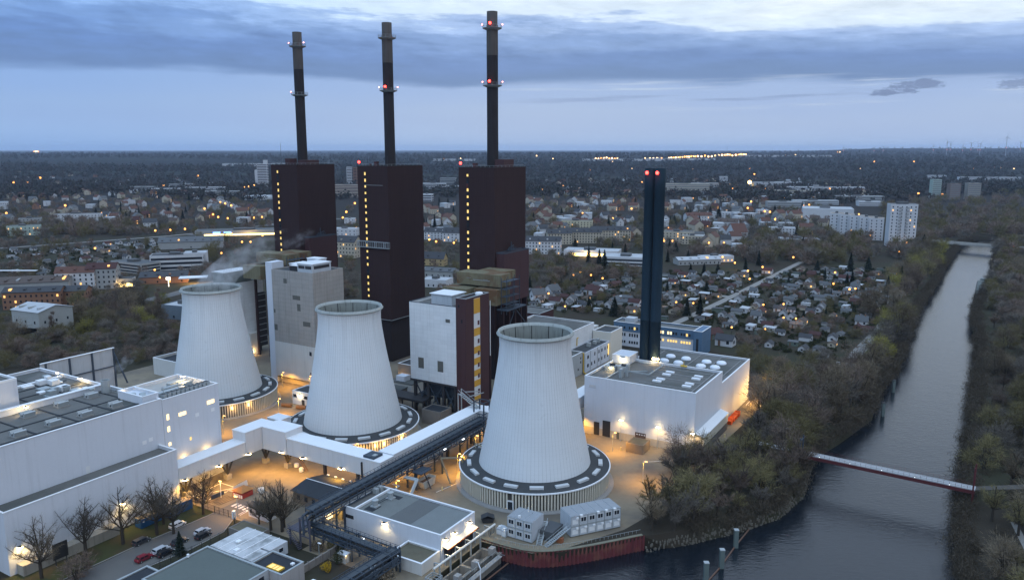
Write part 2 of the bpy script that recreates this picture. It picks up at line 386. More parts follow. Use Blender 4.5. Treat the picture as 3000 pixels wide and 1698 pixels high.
def water_mat():
    m = bpy.data.materials.new('river_water'); m.use_nodes = True; nt = m.node_tree; b = nt.nodes['Principled BSDF']
    b.inputs['Base Color'].default_value = (.006, .0095, .014, 1); b.inputs['Roughness'].default_value = .15; b.inputs['IOR'].default_value = 1.50
    tc = nd(nt, 'ShaderNodeTexCoord'); ob = tc.outputs['Object']
    mp = nd(nt, 'ShaderNodeMapping'); nt.links.new(ob, mp.inputs[0]); mp.inputs['Rotation'].default_value = (0, 0, R(25)); mp.inputs['Scale'].default_value = (.55, 1.1, 1)
    w = mth(nt, 'ADD', noise(nt, mp.outputs[0], .9, 4, .6), mth(nt, 'MULTIPLY', noise(nt, ob, .14, 3, .5), .8))
    bp = nd(nt, 'ShaderNodeBump'); bp.inputs['Strength'].default_value = .22; bp.inputs['Distance'].default_value = .5
    nt.links.new(w, bp.inputs['Height']); nt.links.new(bp.outputs[0], b.inputs['Normal']); return m
WATER = water_mat()
wm = MB(); wm.add([(x, y, WZ) for x, y in ((-300, -200), (160, -200), (760, 700), (760, 1100), (450, 1100), (-300, 60))], [(0, 1, 2, 3, 4, 5)])
structure('river', wm, WATER)
ym = MB(); ym.add([(s, t, .004) for s, t in ((-196, 133.6), (-141, 133.6), (-141, 131), (-104.2, 131), (-104.2, 158), (-96, 158.4), (-90, 159.4), (-85, 164), (-75, 183), (-72, 196), (-71, 212), (-69, 228), (-71, 246), (-69, 294), (-67, 334), (-100, 352), (-330, 352), (-330, 133.6))], [tuple(range(18))])
structure('yard', ym, YARD, True)
rm = MB(); rm.add([(s, t, .008) for s, t in ((-177.6, 60), (-168.4, 60), (-168.0, 100), (-165.6, 116), (-166, 127), (-169.6, 133.6), (-170, 143), (-178, 143), (-177.4, 126), (-178.6, 112))], [tuple(range(10))])
structure('access_road', rm, ASPH, True)
km = MB()
for a, b in (((-178.8, 60), (-178.8, 112)), ((-178.8, 112), (-177.6, 126)), ((-177.6, 126), (-177.2, 133))): km.bar((a[0], a[1], .06), (b[0], b[1], .06), .22, .13)
for a, b in (((-168.2, 60), (-167.8, 100)), ((-167.8, 100), (-165.4, 116)), ((-165.4, 116), (-165.8, 127)), ((-165.8, 127), (-169.4, 133))): km.bar((a[0], a[1], .06), (b[0], b[1], .06), .22, .13)
structure('road_kerb', km, PAVE, True)
vm_ = MB(); vm_.add([(s, t, .006) for s, t in ((-191, 60), (-178.9, 60), (-178.9, 112), (-177.7, 126), (-177.3, 133.5), (-191, 133.5))], [tuple(range(6))])
structure('grass_verge', vm_, mat('winter_grass', (.050, .056, .026), 1, .3, .3, fine=.25, spec=.05, big=((.06, .05, .03), .12)), True)
pk = MB()
for i in range(5): pk.quad((-176.8 + i * 1.5, 138.4, .012), (-176.0 + i * 1.5, 138.4, .012), (-176.0 + i * 1.5, 140.6, .012), (-176.8 + i * 1.5, 140.6, .012))
for a, b in (((-191.6, 137), (-192, 147.5)), ((-192, 147.5), (-185.6, 147.6)), ((-185.6, 147.6), (-191.6, 137)), ((-191.6, 137), (-185.7, 137.2)), ((-185.7, 137.2), (-185.6, 147.6)),
             ((-170.6, 135.8), (-170.8, 139.4)), ((-169.9, 135.8), (-170.1, 139.4)),
             ((-150, 184), (-146, 196)), ((-132, 176), (-128, 196)), ((-88, 229), (-76, 239)), ((-74.4, 304.4), (-74.5, 315.6)), ((-74.5, 315.6), (-69.1, 306.4)), ((-74.4, 304.4), (-69.1, 306.4))):
    d = Vector((b[0] - a[0], b[1] - a[1])).normalized(); nx, ny = -d.y * .11, d.x * .11
    pk.quad((a[0] - nx, a[1] - ny, .014), (a[0] + nx, a[1] + ny, .014), (b[0] + nx, b[1] + ny, .014), (b[0] - nx, b[1] - ny, .014))
structure('yard_marking', pk, PAINTW, True)
def ribbon(name, pts, w, m, z=.01):
    mb = MB(); L = []; Rr = []
    for i, p in enumerate(pts):
        a = pts[max(i - 1, 0)]; b = pts[min(i + 1, len(pts) - 1)]; dx, dy = b[0] - a[0], b[1] - a[1]; l = math.hypot(dx, dy)
        L.append((p[0] - dy / l * w / 2, p[1] + dx / l * w / 2, z)); Rr.append((p[0] + dy / l * w / 2, p[1] - dx / l * w / 2, z))
    n = len(pts); mb.add(L + Rr, [(i, n + i, n + i + 1, i + 1) for i in range(n - 1)])
    return structure(name, mb, m)
GRAVEL = mat('pale_gravel_path', (.21, .20, .185), .95, .2, .2, fine=.12)
ribbon('garden_path', [(88, 438), (124, 491), (162, 549), (185, 585), (230, 655), (262, 704)], 5.0, GRAVEL)
ribbon('garden_track', [(143, 427), (159, 454), (170, 470)], 2.5, GRAVEL)
ribbon('bank_track', [(152, 343), (172, 380), (200, 421), (222, 455)], 6.0, GRAVEL)
ribbon('car_park_lane', [(150, 533), (132, 545), (112, 556)], 6.0, GRAVEL, .013)
ribbon('east_bank_trail', [(119, 150), (126, 172), (137, 200)], 1.6, GRAVEL)
RAILM = mat('pale_railway_ballast', (.20, .19, .18), .95, .2, .1)
ribbon('railway_line', [g(0, 727), g(240, 710), g(480, 692), g(640, 677), g(800, 655)], 7, RAILM)
ribbon('main_road', [g(430, 880), g(520, 858), g(640, 822), g(760, 795), g(880, 775)], 11, ASPH)
ribbon('lit_avenue', [g(560, 690), g(640, 676), g(800, 658), g(1000, 640)], 14, ASPH)
ribbon('town_street', [g(1560, 735), g(1660, 738), g(1740, 728)], 12, ASPH)
# ================================================================== POWER STATION
def ring(mb, x0, x1, y0, y1, w, z0, z1, mi=0):
    mb.box(x0, x1, y0, y0 + w, z0, z1, mi); mb.box(x0, x1, y1 - w, y1, z0, z1, mi)
    mb.box(x0, x0 + w, y0 + w, y1 - w, z0, z1, mi); mb.box(x1 - w, x1, y0 + w, y1 - w, z0, z1, mi)
def flatroof(root, x0, x1, y0, y1, h, wall, roof=None, z0=0, par=.7, name='wall', cope=COPE):
    """box building: walls with parapet, sunk roof sheet, bright coping"""
    ox, oy, oz = root['o']
    w = MB(ox, oy); w.box(x0, x1, y0, y1, z0, h - par); ring(w, x0, x1, y0, y1, .35, h - par + .003, h)
    wo = w.build(name, wall, root)
    r = MB(ox, oy); r.box(x0 + .36, x1 - .36, y0 + .36, y1 - .36, h - par + .005, h - par + .06); r.build('roof', roof or ROOFG, root)
    if cope:
        c = MB(ox, oy); ring(c, x0 - .06, x1 + .06, y0 - .06, y1 + .06, .5, h + .003, h + .13); c.build('coping', cope, root)
    return wo
def bld(name, label, cat, s0, t0, group=None):
    r = site(name, label, cat, s0, t0, 0, group); r['o'] = [s0, t0, 0]; return r
def M(root): return MB(*root['o'])
def win_front(root, s0, s1, z0, z1, t, m, name='window', d=.06):  # on a face looking to -t
    return M(root).box(s0, s1, t - d, t + .02, z0, z1).build(name, m, root)
def win_side(root, t0, t1, z0, z1, s, m, name='window', d=.06):   # on a face looking to +s
    return M(root).box(s - .02, s + d, t0, t1, z0, z1).build(name, m, root)
def walllamp(root, s, t, z, power=600, col=(1, .72, .36), r=.28, dx=0, dy=-.5, mt=None, name='wall_lamp', off=1.0, spot=None):
    """bulkhead lamp on a wall: glowing lens under a small hood, with its light a step off the wall"""
    mb = M(root); mb.box(s - r * 1.3, s + r * 1.3, t - r, t + r, z - .2, z - .02); o = mb.build(name, mt or LAMPW, root)
    h = M(root); h.box(s - r * 1.5, s + r * 1.5, t - r * 1.2, t + r * 1.2, z, z + .08); h.build('hood', DARKM, o)
    light(root, s - root['o'][0] + dx * off, t - root['o'][1] + dy * off, z - .45, power, col, spot=spot); return o
# ------------------------------------------------------------------ cooling towers
def shell_mat():
    m = bpy.data.materials.new('tower_shell_concrete'); m.use_nodes = True; nt = m.node_tree; b = nt.nodes['Principled BSDF']
    tc = nd(nt, 'ShaderNodeTexCoord'); ob = tc.outputs['Object']; sep = nd(nt, 'ShaderNodeSeparateXYZ'); nt.links.new(ob, sep.inputs[0])
    a = mth(nt, 'DIVIDE', mth(nt, 'ARCTAN2', sep.outputs[1], sep.outputs[0]), 2 * math.pi)
    fr = mth(nt, 'ABSOLUTE', mth(nt, 'SUBTRACT', mth(nt, 'FRACT', mth(nt, 'ADD', mth(nt, 'MULTIPLY', a, 92.0), 50.0)), .5))
    ln = sstep(nt, fr, .10, .02)
    hz = sstep(nt, mth(nt, 'ABSOLUTE', mth(nt, 'SUBTRACT', mth(nt, 'FRACT', mth(nt, 'DIVIDE', sep.outputs[2], 1.3)), .5)), .06, .01)
    st = noise(nt, comb(nt, mth(nt, 'MULTIPLY', a, 150.0), 0.0, mth(nt, 'MULTIPLY', sep.outputs[2], .05)), 1.0, 5, .65)
    big = noise(nt, ob, .09, 5, .6)
    vis = mth(nt, 'MULTIPLY', sstep(nt, st, .42, .62), mth(nt, 'ADD', .35, mth(nt, 'MULTIPLY', sstep(nt, sep.outputs[2], 12, 42), .65)))
    k = mth(nt, 'SUBTRACT', 1.0, mth(nt, 'MULTIPLY', ln, mth(nt, 'ADD', .14, mth(nt, 'MULTIPLY', vis, .26))))
    k = mth(nt, 'SUBTRACT', k, mth(nt, 'MULTIPLY', hz, .05))
    k = mth(nt, 'MULTIPLY', k, mth(nt, 'ADD', .90, mth(nt, 'MULTIPLY', big, .2)))
    vm = nd(nt, 'ShaderNodeVectorMath', operation='SCALE'); vm.inputs[0].default_value = (.545, .57, .585)
    # algae and soot runs below the rim, patch repairs lower down
    soot = mth(nt, 'MULTIPLY', sstep(nt, noise(nt, comb(nt, mth(nt, 'MULTIPLY', a, 46.0), 3.0, mth(nt, 'MULTIPLY', sep.outputs[2], .035)), 1.0, 5, .7), .5, .72), sstep(nt, sep.outputs[2], 26, 45))
    k = mth(nt, 'MULTIPLY', k, mth(nt, 'SUBTRACT', 1.0, mth(nt, 'MULTIPLY', soot, .22)))
    patch = sstep(nt, noise(nt, ob, .35, 2), .70, .73)
    k = mth(nt, 'MULTIPLY', k, mth(nt, 'SUBTRACT', 1.0, mth(nt, 'MULTIPLY', patch, .07)))
    nt.links.new(k, vm.inputs[3])
    nt.links.new(vm.outputs[0], b.inputs['Base Color']); b.inputs['Roughness'].default_value = .85; b.inputs['Specular IOR Level'].default_value = .2
    return m
SHELL = shell_mat()
SHELLIN = mat('tower_inside_concrete', (.20, .215, .20), .9, .2, .2, streak=.55)
CREAM = mat('cream_louvre_slat', (.52, .49, .41), .7, .08, .5, streak=.12)
DECK = mat('tower_deck_bitumen', (.045, .048, .05), .9, .3, .25, fine=.15)
HATCHM = mat('hatch_cover', (.46, .48, .49), .6, .12, .8)
def cooling_tower(s, t, label):
    x, y = S(s, t); r = thing('cooling_tower', label, 'cooling tower', x, y, 0, -SA, 'cooling towers in a row')
    prof = [(17.2, 5.6), (16.75, 8), (15.7, 13), (14.75, 17.5), (13.95, 22), (13.1, 26.5), (12.35, 30.5), (11.6, 35), (10.95, 39.5), (10.7, 42.5), (10.75, 44.6), (11.0, 46.1)]
    MB().lathe(prof, 120).build('shell', SHELL, r, True)
    MB().lathe([(rr - .45, z) for rr, z in prof][::-1] + [(16.7, .5)], 72).build('shell_lining', SHELLIN, r, True)
    for i in range(12):
        mb = MB(); a = 2 * math.pi * i / 12 + .1
        for (r0, z0), (r1, z1) in zip(prof[5:-1], prof[6:]):
            mb.bar(((r0 - .5) * math.cos(a), (r0 - .5) * math.sin(a), z0), ((r1 - .5) * math.cos(a), (r1 - .5) * math.sin(a), z1), .18, .18)
        mb.build('lining_rib', DARKM, r)
    MB().lathe([(10.8, 45.7), (11.55, 46.05), (11.62, 46.3), (11.25, 46.45), (11.2, 47.0), (11.0, 47.0), (10.6, 46.0)], 96).build('rim', mat('tower_rim_concrete', (.30, .32, .305), .85, .2, .4, streak=.35), r, True)
    # roof deck over the air inlets
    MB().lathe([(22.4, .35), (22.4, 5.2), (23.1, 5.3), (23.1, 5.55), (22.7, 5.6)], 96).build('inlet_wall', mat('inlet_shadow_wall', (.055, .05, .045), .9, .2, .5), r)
    MB().lathe([(22.95, 5.63), (17.0, 6.35)], 96).build('roof_deck', DECK, r)
    MB().lathe([(23.18, 5.35), (23.18, 5.72), (22.85, 5.74)], 96).build('deck_edge', COPE, r)
    MB().lathe([(24.3, .02), (24.2, .3), (22.4, .42)], 96).build('plinth', PAVE, r)
    mb = MB()
    for i in range(156):
        a = 2 * math.pi * i / 156
        if abs(a - R(282)) < .03: continue
        c, sn = math.cos(a), math.sin(a); hw = .23
        p = [(c * rr - sn * k, sn * rr + c * k) for rr, k in ((22.45, -hw), (22.85, -hw), (22.85, hw), (22.45, hw))]
        mb.prism(p, .45, 5.25)
    mb.build('louvre_slats', CREAM, r)
    for i in range(17):
        a = 2 * math.pi * i / 17 + .08; c, sn = math.cos(a), math.sin(a); rr = 20.1
        b = MB(); q = [(c * (rr + dr) - sn * k, sn * (rr + dr) + c * k) for dr, k in ((-.62, -2.0), (.62, -2.0), (.62, 2.0), (-.62, 2.0))]
        b.prism(q, 5.9, 6.5); b.build('vent_hatch', HATCHM, r)
    a = R(282); c, sn = math.cos(a), math.sin(a)
    b = MB(); b.prism([(c * rr - sn * k, sn * rr + c * k) for rr, k in ((22.4, -.75), (22.95, -.75), (22.95, .75), (22.4, .75))], .42, 2.7); d = b.build('door', GLASSD, r)
    b = MB()
    for k in (-.85, .85): b.prism([(c * rr - sn * kk, sn * rr + c * kk) for rr, kk in ((22.4, k - .12), (23.0, k - .12), (23.0, k + .12), (22.4, k + .12))], .42, 2.75)
    b.prism([(c * rr - sn * kk, sn * rr + c * kk) for rr, kk in ((22.4, -.97), (23.0, -.97), (23.0, .97), (22.4, .97))], 2.76, 2.95)
    b.build('door_frame', COPE, d)
    return r
ct3 = cooling_tower(-111.6, 199.2, 'nearest pale cooling tower, in front of the white hall with the twin dark stack')
ct2 = dup(ct3, *S(-185, 198.8), label='middle pale cooling tower, standing beside the bent white duct bridge')
ct1 = dup(ct3, *S(-257.3, 199), label='farthest pale cooling tower, with steam drifting from its mouth')
for root, angs in ((ct2, (268, 276, 330, 338, 356)), (ct1, (258, 275, 308, 334, 350))):
    for an in angs:   # lamps and lamplit gaps between the slats, both as glowing strips
        a = R(an); c, sn = math.cos(a), math.sin(a); b = MB()
        b.prism([(c * rr - sn * k, sn * rr + c * k) for rr, k in ((22.5, -.30), (22.95, -.30), (22.95, .30), (22.5, .30))], 3.4, 4.6)
        b.build('inlet_glow', LAMPO if False else LITW, root); light(root, c * 24.0, sn * 24.0, 4.2, 480, (1, .55, .16))
# ------------------------------------------------------------------ boiler houses with chimneys
CHIMB = mat('chimney_black_coat', (.024, .021, .023), .8, .25, .2, streak=.3, spec=.2)
CHIMC = mat('chimney_bare_concrete', (.072, .063, .058), .9, .2, .3, streak=.35)
RED_ROW = {}
def boiler_house(k, s, t, label):
    r = bld('boiler_house', label, 'power plant block', s, t, 'dark brown boiler houses in a row')
    a, b = 9.1, 13.15; x0, x1, y0, y1 = s - a, s + a, t - b, t + b
    M(r).box(x0 + 1.2, x1 - 1.0, y0 + 1.0, y1 - 1, 0, 20.4).build('base_wall', mat('dark_base_wall', (.02, .014, .015), .9, .2, .3), r)
    w = M(r); w.box(x0, x1, y0, y1, 20.4, 91.6); ring(w, x0, x1, y0, y1, .4, 91.6 + .003, 92.4); w.build('wall', BROWN, r)
    c = M(r); ring(c, x0 - .06, x1 + .06, y0 - .06, y1 + .06, .55, 92.403, 92.55); c.build('coping', DARKM, r)
    M(r).box(x0 + .42, x1 - .42, y0 + .42, y1 - .42, 91.6, 91.75).build('roof', ROOFG, r)
    if k == 2:
        c = M(r); c.box(x0 - .05, x1 + .08, y0 - .08, y0 + .0, 20.3, 20.55); c.box(x1, x1 + .08, y0, y1, 20.3, 20.55); c.build('base_flashing', STEELG, r)
    # stair strip of windows on the front
    ws = s - a + (4.6 if k != 1 else 4.6); zb = {1: 37, 2: 30, 3: 47}[k]
    M(r).box(ws - .75, ws + .75, y0 - .04, y0 + .02, zb - 1, 90.2).build('window_strip', mat('black_stair_strip', (.008, .007, .009), .5, .2, .5), r)
    rnd = random.Random(40 + k); z = 89.6
    while z > zb:
        hh = rnd.choice([1.0, 1.25, 1.4]); lit = rnd.random() < .86
        win_front(r, ws - .42, ws + .42, z - hh, z, y0, LITY if lit else GLASSD, d=.09); z -= 3.05
    if k != 2:   # lower coal-bunker wing on the right
        wm_ = {3: (y0 + 1.3, y0 + 22.5, 4.0), 1: (y0 + 3, y0 + 22.5, 3.0)}[k]
        q0, q1, dd = wm_[0], wm_[1], wm_[2]
        w = M(r); w.box(x1 + .002, x1 + dd, q0, q1, 34.6, 56.0); w.box(x1 - 4.6, x1 + .0, q0 - 1.0, y0 - .002, 34.6, 56.0) if k == 9 else None
        w.build('bunker_wall', BROWN2, r)
        w = M(r); ring(w, x1 + .1, x1 + dd + .08, q0 - .08, q1 + .08, .3, 56.003, 56.5); w.build('bunker_coping', STEELB, r)
        w = M(r)
        for i in range(5):
            tt = q0 + .6 + i * (q1 - q0 - 1.2) / 4; w.box(x1 + .4, x1 + dd - .6, tt - .45, tt + .45, 0, 34.58)
        w.build('bunker_fin', BROWN, r)
        w = M(r); yy = q0 + 8   # conveyor head gear on the wing roof
        for i in range(4): w.bar((x1 + 1.0, yy + i * 1.3, 56.5), (x1 + 1.0, yy + 1.2 + i * 1.3, 58.2), .2); w.bar((x1 + 2.4, yy + i * 1.3, 56.5), (x1 + 2.4, yy + .6 + i * 1.3, 57.8), .2)
        w.bar((x1 + 1.0, yy, 57.2), (x1 + 1.0, yy + 5, 58.6), .25); w.bar((x1 + 1.8, yy + 1.5, 56.5), (x1 + 1.8, yy + 1.5, 60.4), .3); w.bar((x1 + 1.4, yy - 1, 57.0), (x1 + 1.4, yy + 4.6, 57.0), .3)
        w.build('bunker_gear', STEELB, r)
    if k == 3:
        M(r).box(x0 - 3.2, x0 - .002, y0 + 8, y0 + 17, 45.5, 55.4).build('side_annexe', BROWN, r)
        w = M(r); ring(w, x0 - 3.25, x0 - .002, y0 + 7.95, y0 + 17.05, .3, 55.403, 55.7); w.build('annexe_coping', STEELB, r)
        M(r).box(x1 - 6.4, x1 - .3, y0 - .05, y0 + .01, 34.6, 56.0).build('front_panel', BROWN, r)
        M(r).box(s - 5.2, s - 4.2, y0 - .06, y0 + .01, 83, 85.6).build('red_patch', mat('red_primer', (.07, .02, .02), .8), r)
    if k == 2:   # access gantry hung round the front
        w = M(r)
        for z in (54.6, 57.4): w.bar((x0 - .6, y0 - 1.1, z), (x1 + .1, y0 - 1.1, z), .22); w.bar((x0 - .6, y0 - .1, z), (x1 + .1, y0 - .1, z), .16)
        for i in range(15):
            xx = x0 - .6 + i * 1.36
            for yy in (y0 - 1.1, y0 - .1): w.bar((xx, yy, 54.6), (xx, yy, 57.4), .28 if i % 4 == 0 else .12)
        w.box(x0 - .6, x1 + .1, y0 - 1.1, y0 - .05, 54.5, 54.56); w.build('gantry', STEELG, r)
        M(r).box(s - 5, s + 6, y0 - .06, y0 + .01, 83.6, 83.75).build('cladding_scar', STEELG, r)
    # roof cabin, plant boxes, aerial, obstruction lamp
    rnd = random.Random(7 + k); rc = M(r)
    if k == 1: rc.box(s - 4.2, s - 1.2, t - 8, t - 3, 91.76, 95.5); rc.box(s + 3, s + 8.4, t - 6, t + 3, 91.76, 94.8)
    if k == 2: rc.box(s - 5, s - 3.6, t - 6, t - 4, 91.76, 94.4); rc.box(s - 6.4, s - 5.6, t - 8, t - 7, 91.76, 93.4)
    if k == 3: rc.box(s + 3.5, s + 8.3, t - 4, t + 4, 91.76, 95.8); rc.box(s - 6, s - 4.4, t - 7, t - 5, 91.76, 94.2)
    rc.build('roof_cabin', BROWN2, r)
    ae = M(r); ae.tube((x0 + 1.2, y0 + 6, 91.7), (x0 + 1.2, y0 + 6, 103 if k == 1 else 97), .07); ae.tube((x1 - 1.5, y0 + 2, 91.7), (x1 - 1.5, y0 + 2, 97), .05)
    ae.build('aerial', DARKM, r)
    rl = M(r)
    for p, q in (((x0 + .5, y0 + .5), (x1 - .5, y0 + .5)), ((x1 - .5, y0 + .5), (x1 - .5, y1 - .5)), ((x0 + .5, y0 + .5), (x0 + .5, y1 - .5))):
        rl.bar((p[0], p[1], 93.3), (q[0], q[1], 93.3), .07)
        for i in range(9): u = i / 8; rl.bar((p[0] + (q[0] - p[0]) * u, p[1] + (q[1] - p[1]) * u, 91.7), (p[0] + (q[0] - p[0]) * u, p[1] + (q[1] - p[1]) * u, 93.3), .06)
    rl.build('railing', STEELG, r)
    if k in (2, 3): M(r).ball(x0 + .6, y0 + .6, 94.2, .55).build('obstruction_lamp', LAMPR, r)
    # chimney
    rad = 2.45
    ch = M(r); ch.lathe([(rad * 1.03, 91.8), (rad, 110), (rad, 139.6)], 28, s, t); cho = ch.build('chimney', CHIMB, r, True)
    ch = M(r); ch.lathe([(rad + .02, 139.6), (rad + .02, 152.0), (rad - .15, 152.3), (rad - .15, 157.6), (rad - .6, 157.6), (rad - .6, 150)], 28, s, t); ch.build('chimney_head', CHIMC, cho, True)
    for z in (127.2, 150.9):
        p = M(r); p.lathe([(rad, z - .9), (rad + 1.6, z - .25), (rad + 1.75, z), (rad, z + .05)], 24, s, t)
        for rz in (z + .55, z + 1.1): p.lathe([(rad + 1.7, rz), (rad + 1.76, rz + .09), (rad + 1.64, rz + .09), (rad + 1.7, rz)], 24, s, t)
        for i in range(12):
            a_ = 2 * math.pi * i / 12; p.bar((s + (rad + 1.7) * math.cos(a_), t + (rad + 1.7) * math.sin(a_), z), (s + (rad + 1.7) * math.cos(a_), t + (rad + 1.7) * math.sin(a_), z + 1.2), .07)
        p.build('gallery', STEELG, cho)
        lamps = {(1, 127.2): (180 + 31,), (1, 150.9): (180 + 31, 0), (2, 127.2): (211, 290, 31), (3, 127.2): (205, 285, 31), (3, 150.9): (205, 290, 31)}.get((k, z), ())
        for an in lamps:
            a_ = R(an); M(r).ball(s + (rad + 1.9) * math.cos(a_), t + (rad + 1.9) * math.sin(a_), z + 1.5, .27 if an not in (285, 290) else .55).build('obstruction_lamp', LAMPR if an in (285, 290) else emit('pink_lamp', (1, .30, .22), 9), cho)
    return r
boiler_house(1, -302.7, 295, 'left dark brown boiler house with a dark chimney, behind the farthest cooling tower')
boiler_house(2, -244.9, 295, 'middle dark brown boiler house with a chimney and a grey gantry round its front')
boiler_house(3, -187.1, 295, 'right dark brown boiler house with a chimney and a maroon side wing')
# ------------------------------------------------------------------ flue gas ducts between boiler houses and bunkers
def flue(s, label, sc=1.0):
    r = bld('flue_duct', label, 'flue duct', s, 262)
    M(r).box(s - 18, s + 3, 260, 268, 46.2, 51).build('upper_duct', BEIGE, r)
    M(r).box(s - 16, s - 3, 268.2, 281.6, 46.8, 50.2).build('upper_branch', BEIGE, r)
    M(r).box(s - 21, s - 9, 254, 266, 39, 45.4).build('lower_duct', BEIGE, r)
    M(r).box(s - 7, s + 3.5, 256, 266, 39.5, 45.6).build('lower_branch', BEIGE, r)
    w = M(r)
    for z in (40, 43, 46, 49): w.bar((s + 4.6, 258, z), (s + 4.6, 268, z), .18); w.bar((s + 7, 258, z), (s + 7, 268, z), .18); w.box(s + 4.6, s + 7, 258, 268, z - .05, z)
    for yy in (258, 263, 268):
        for xx in (s + 4.6, s + 7): w.bar((xx, yy, 36), (xx, yy, 50.5), .2)
    w.bar((s + 5.5, 262, 30), (s + 5.5, 268, 38), .3); w.bar((s + 5.5, 275, 30), (s + 5.5, 266, 38), .3); w.box(s + 3, s + 8, 257, 272, 37.6, 38)
    w.build('stair_gantry', STEELB, r)
    w = M(r)
    for xx in (s - 19, s - 11, s - 2): w.box(xx - .5, xx + .5, 259, 260, 0, 39)
    w.build('support', BROWN, r)
    w = M(r); w.box(s - 10, s - 2, 259.9, 259.95, 48.3, 48.5)
    w.bar((s - 13, 259.8, 49.0), (s - 11, 259.8, 49.0), .1); w.bar((s - 5, 259.8, 48.8), (s - 3, 259.8, 48.8), .1); w.build('duct_rail', STEELG, r)
flue(-164.5, 'rusty beige flue ducts stacked in front of the right boiler house')
flue(-283, 'greenish beige flue ducts in front of the left boiler house, behind the grey concrete block')
# ------------------------------------------------------------------ bunker blocks between boiler houses and towers
r = bld('bunker_block', 'white clad block on dark legs beside the maroon stair tower', 'power plant block', -173, 240)
flatroof(r, -184.4, -162.9, 231, 247, 43.2, WHITE2, ROOFG, 13.2, 1.1, cope=STEELB)
M(r).box(-184.6, -162.7, 230.8, 247.2, 12.4, 13.15).build('floor_beam', DARKM, r)
for z, x in ((37, -166.5), (17.8, -179.3), (17.6, -170.2)):
    w_ = 2.0 if z > 30 else 2.6; win_front(r, x - (w_ / 2), x + w_ / 2, z, z + (1.3 if z > 30 else 4.2), 231, mat('rusty_grille', (.10, .10, .09), .8, .3, 2), 'louvre')
b = M(r); b.box(-178, -168.5, 236.5, 245, 42.15, 46.0); o = b.build('roof_cabin', GREYM, r); b = M(r); b.box(-178.5, -168, 236, 245.5, 46.003, 46.3); b.build('cabin_roof', ROOFW, o)
b = M(r)
for x in (-183, -176.5, -169.5, -164):
    for y in (232, 238, 245): b.box(x - .5, x + .5, y - .5, y + .5, 0, 12.39)
b.build('leg', DARKM, r)
b = M(r)
for i, x in enumerate((-183, -176.5, -169.5)):
    b.bar((x, 232, 1), (x + 6.5, 232, 12), .35); b.bar((x + 6.5, 232, 1), (x, 232, 12), .35)
b.box(-183, -164, 234, 244, 6.4, 6.8); b.box(-180, -166, 236, 243, 6.9, 11); b.build('leg_bracing', STEELB, r)
r = bld('stair_tower', 'maroon stair tower with a white and ochre window strip, beside the white clad block', 'stair tower', -160.6, 240)
flatroof(r, -162.8, -158.4, 231, 246.6, 46.6, BROWN2, ROOFD, 0, .5, cope=STEELG)
M(r).box(-158.42, -158.36, 236.2, 240.3, 4, 45.9).build('white_strip', mat('white_strip_panel', (.55, .56, .56), .6, .08, .5), r)
for i, (z0, z1) in enumerate(((40.2, 45.8), (31.7, 34.6), (25.0, 27.6), (20.7, 23.2), (16.3, 18.6), (12.2, 14.6), (6.2, 8.4), (27.7 - 24, 5.2))):
    win_side(r, 236.2, 240.3, z0, z1, -158.36, YELLOW, 'ochre_panel', .05)
for z in (35.6, 28.6, 24.0, 19.4, 15.2, 9.2): win_side(r, 238.6, 239.8, z, z + 1.7, -158.36, mat('maroon_glass', (.06, .012, .016), .3, .2, 1), d=.06)
b = M(r); b.tube((-158.2, 247.1, 22), (-158.2, 247.1, 43.5), .14); b.build('light_mast', ROOFW, r)
b = M(r); b.lathe([(1.5, 46.15), (1.5, 46.8), (1.2, 47.2), (.01, 47.3)], 16, -160.5, 243); b.build('roof_vent', COPE, r)
b = M(r); b.box(-161.9, -161.2, 230.94, 231, 43.2, 44.2); b.box(-160.6, -159.9, 230.94, 231, 37.5, 38.8); b.build('window', GLASSD, r)
r = bld('bunker_block', 'tall grey concrete block with a white lower half and white roof cabins', 'power plant block', -246, 240)
flatroof(r, -258.6, -234.5, 231, 249, 49.9, WALLC, ROOFD, 18.5, .6, cope=None)
M(r).box(-258.7, -234.4, 230.9, 249.1, 3.2, 18.45).build('lower_wall', WALLP, r)
M(r).box(-258, -235, 232.6, 248, 0, 3.19).build('plinth_wall', mat('lit_plinth_wall', (.42, .36, .27), .9, .15, .4), r)  # lamplit warmth is put into the plinth colour
M(r).box(-262.6, -258.71, 231.4, 238, 0, 52.6).build('lift_shaft', WHITE, r)
for s0, s1, z0, z1 in ((-251.6, -249.6, 44.4, 46.4), (-246.6, -242.2, 37.9, 39.7), (-244.2, -242.3, 33.2, 36.2), (-241.2, -237.0, 27.0, 29.0), (-258.4, -257.4, 31, 32.6), (-258.5, -256.6, 23.4, 26.0)):
    win_front(r, s0, s1, z0, z1, 231, mat('rusty_grille', (.10, .10, .09), .8, .3, 2), 'louvre')
for z in (14.6, 5.6): win_front(r, -238.2, -236.9, z, z + 1.7, 230.9, GLASSD)
for x0, x1, y0, y1, h, m_ in ((-244, -235.6, 232, 243, 53.2, GREYM), (-249.4, -244.3, 233, 241, 51.8, DARKM), (-253, -249.6, 236, 244, 51.9, BROWN2), (-250, -243, 243.5, 248, 53.6, WHITE)):
    b = M(r); b.box(x0, x1, y0, y1, 49.3, h); o = b.build('roof_cabin', m_, r)
    b = M(r); b.box(x0 - .2, x1 + .2, y0 - .2, y1 + .2, h + .003, h + .25); b.build('cabin_roof', ROOFW, o)
b = M(r); b.box(-243.4, -239.9, 231.95, 232.0, 51.2, 52.5); b.box(-235.62, -235.56, 233, 242, 51.2, 52.5); b.box(-239.5, -236, 231.95, 232.0, 51.2, 52.5); b.build('cabin_louvre', DARKM, r)
r = bld('bunker_block', 'white block half hidden behind the farthest cooling tower', 'power plant block', -318, 240)
flatroof(r, -317, -306.5, 231, 268, 36.6, WHITE2, ROOFG, 3, 1.0, cope=STEELB)
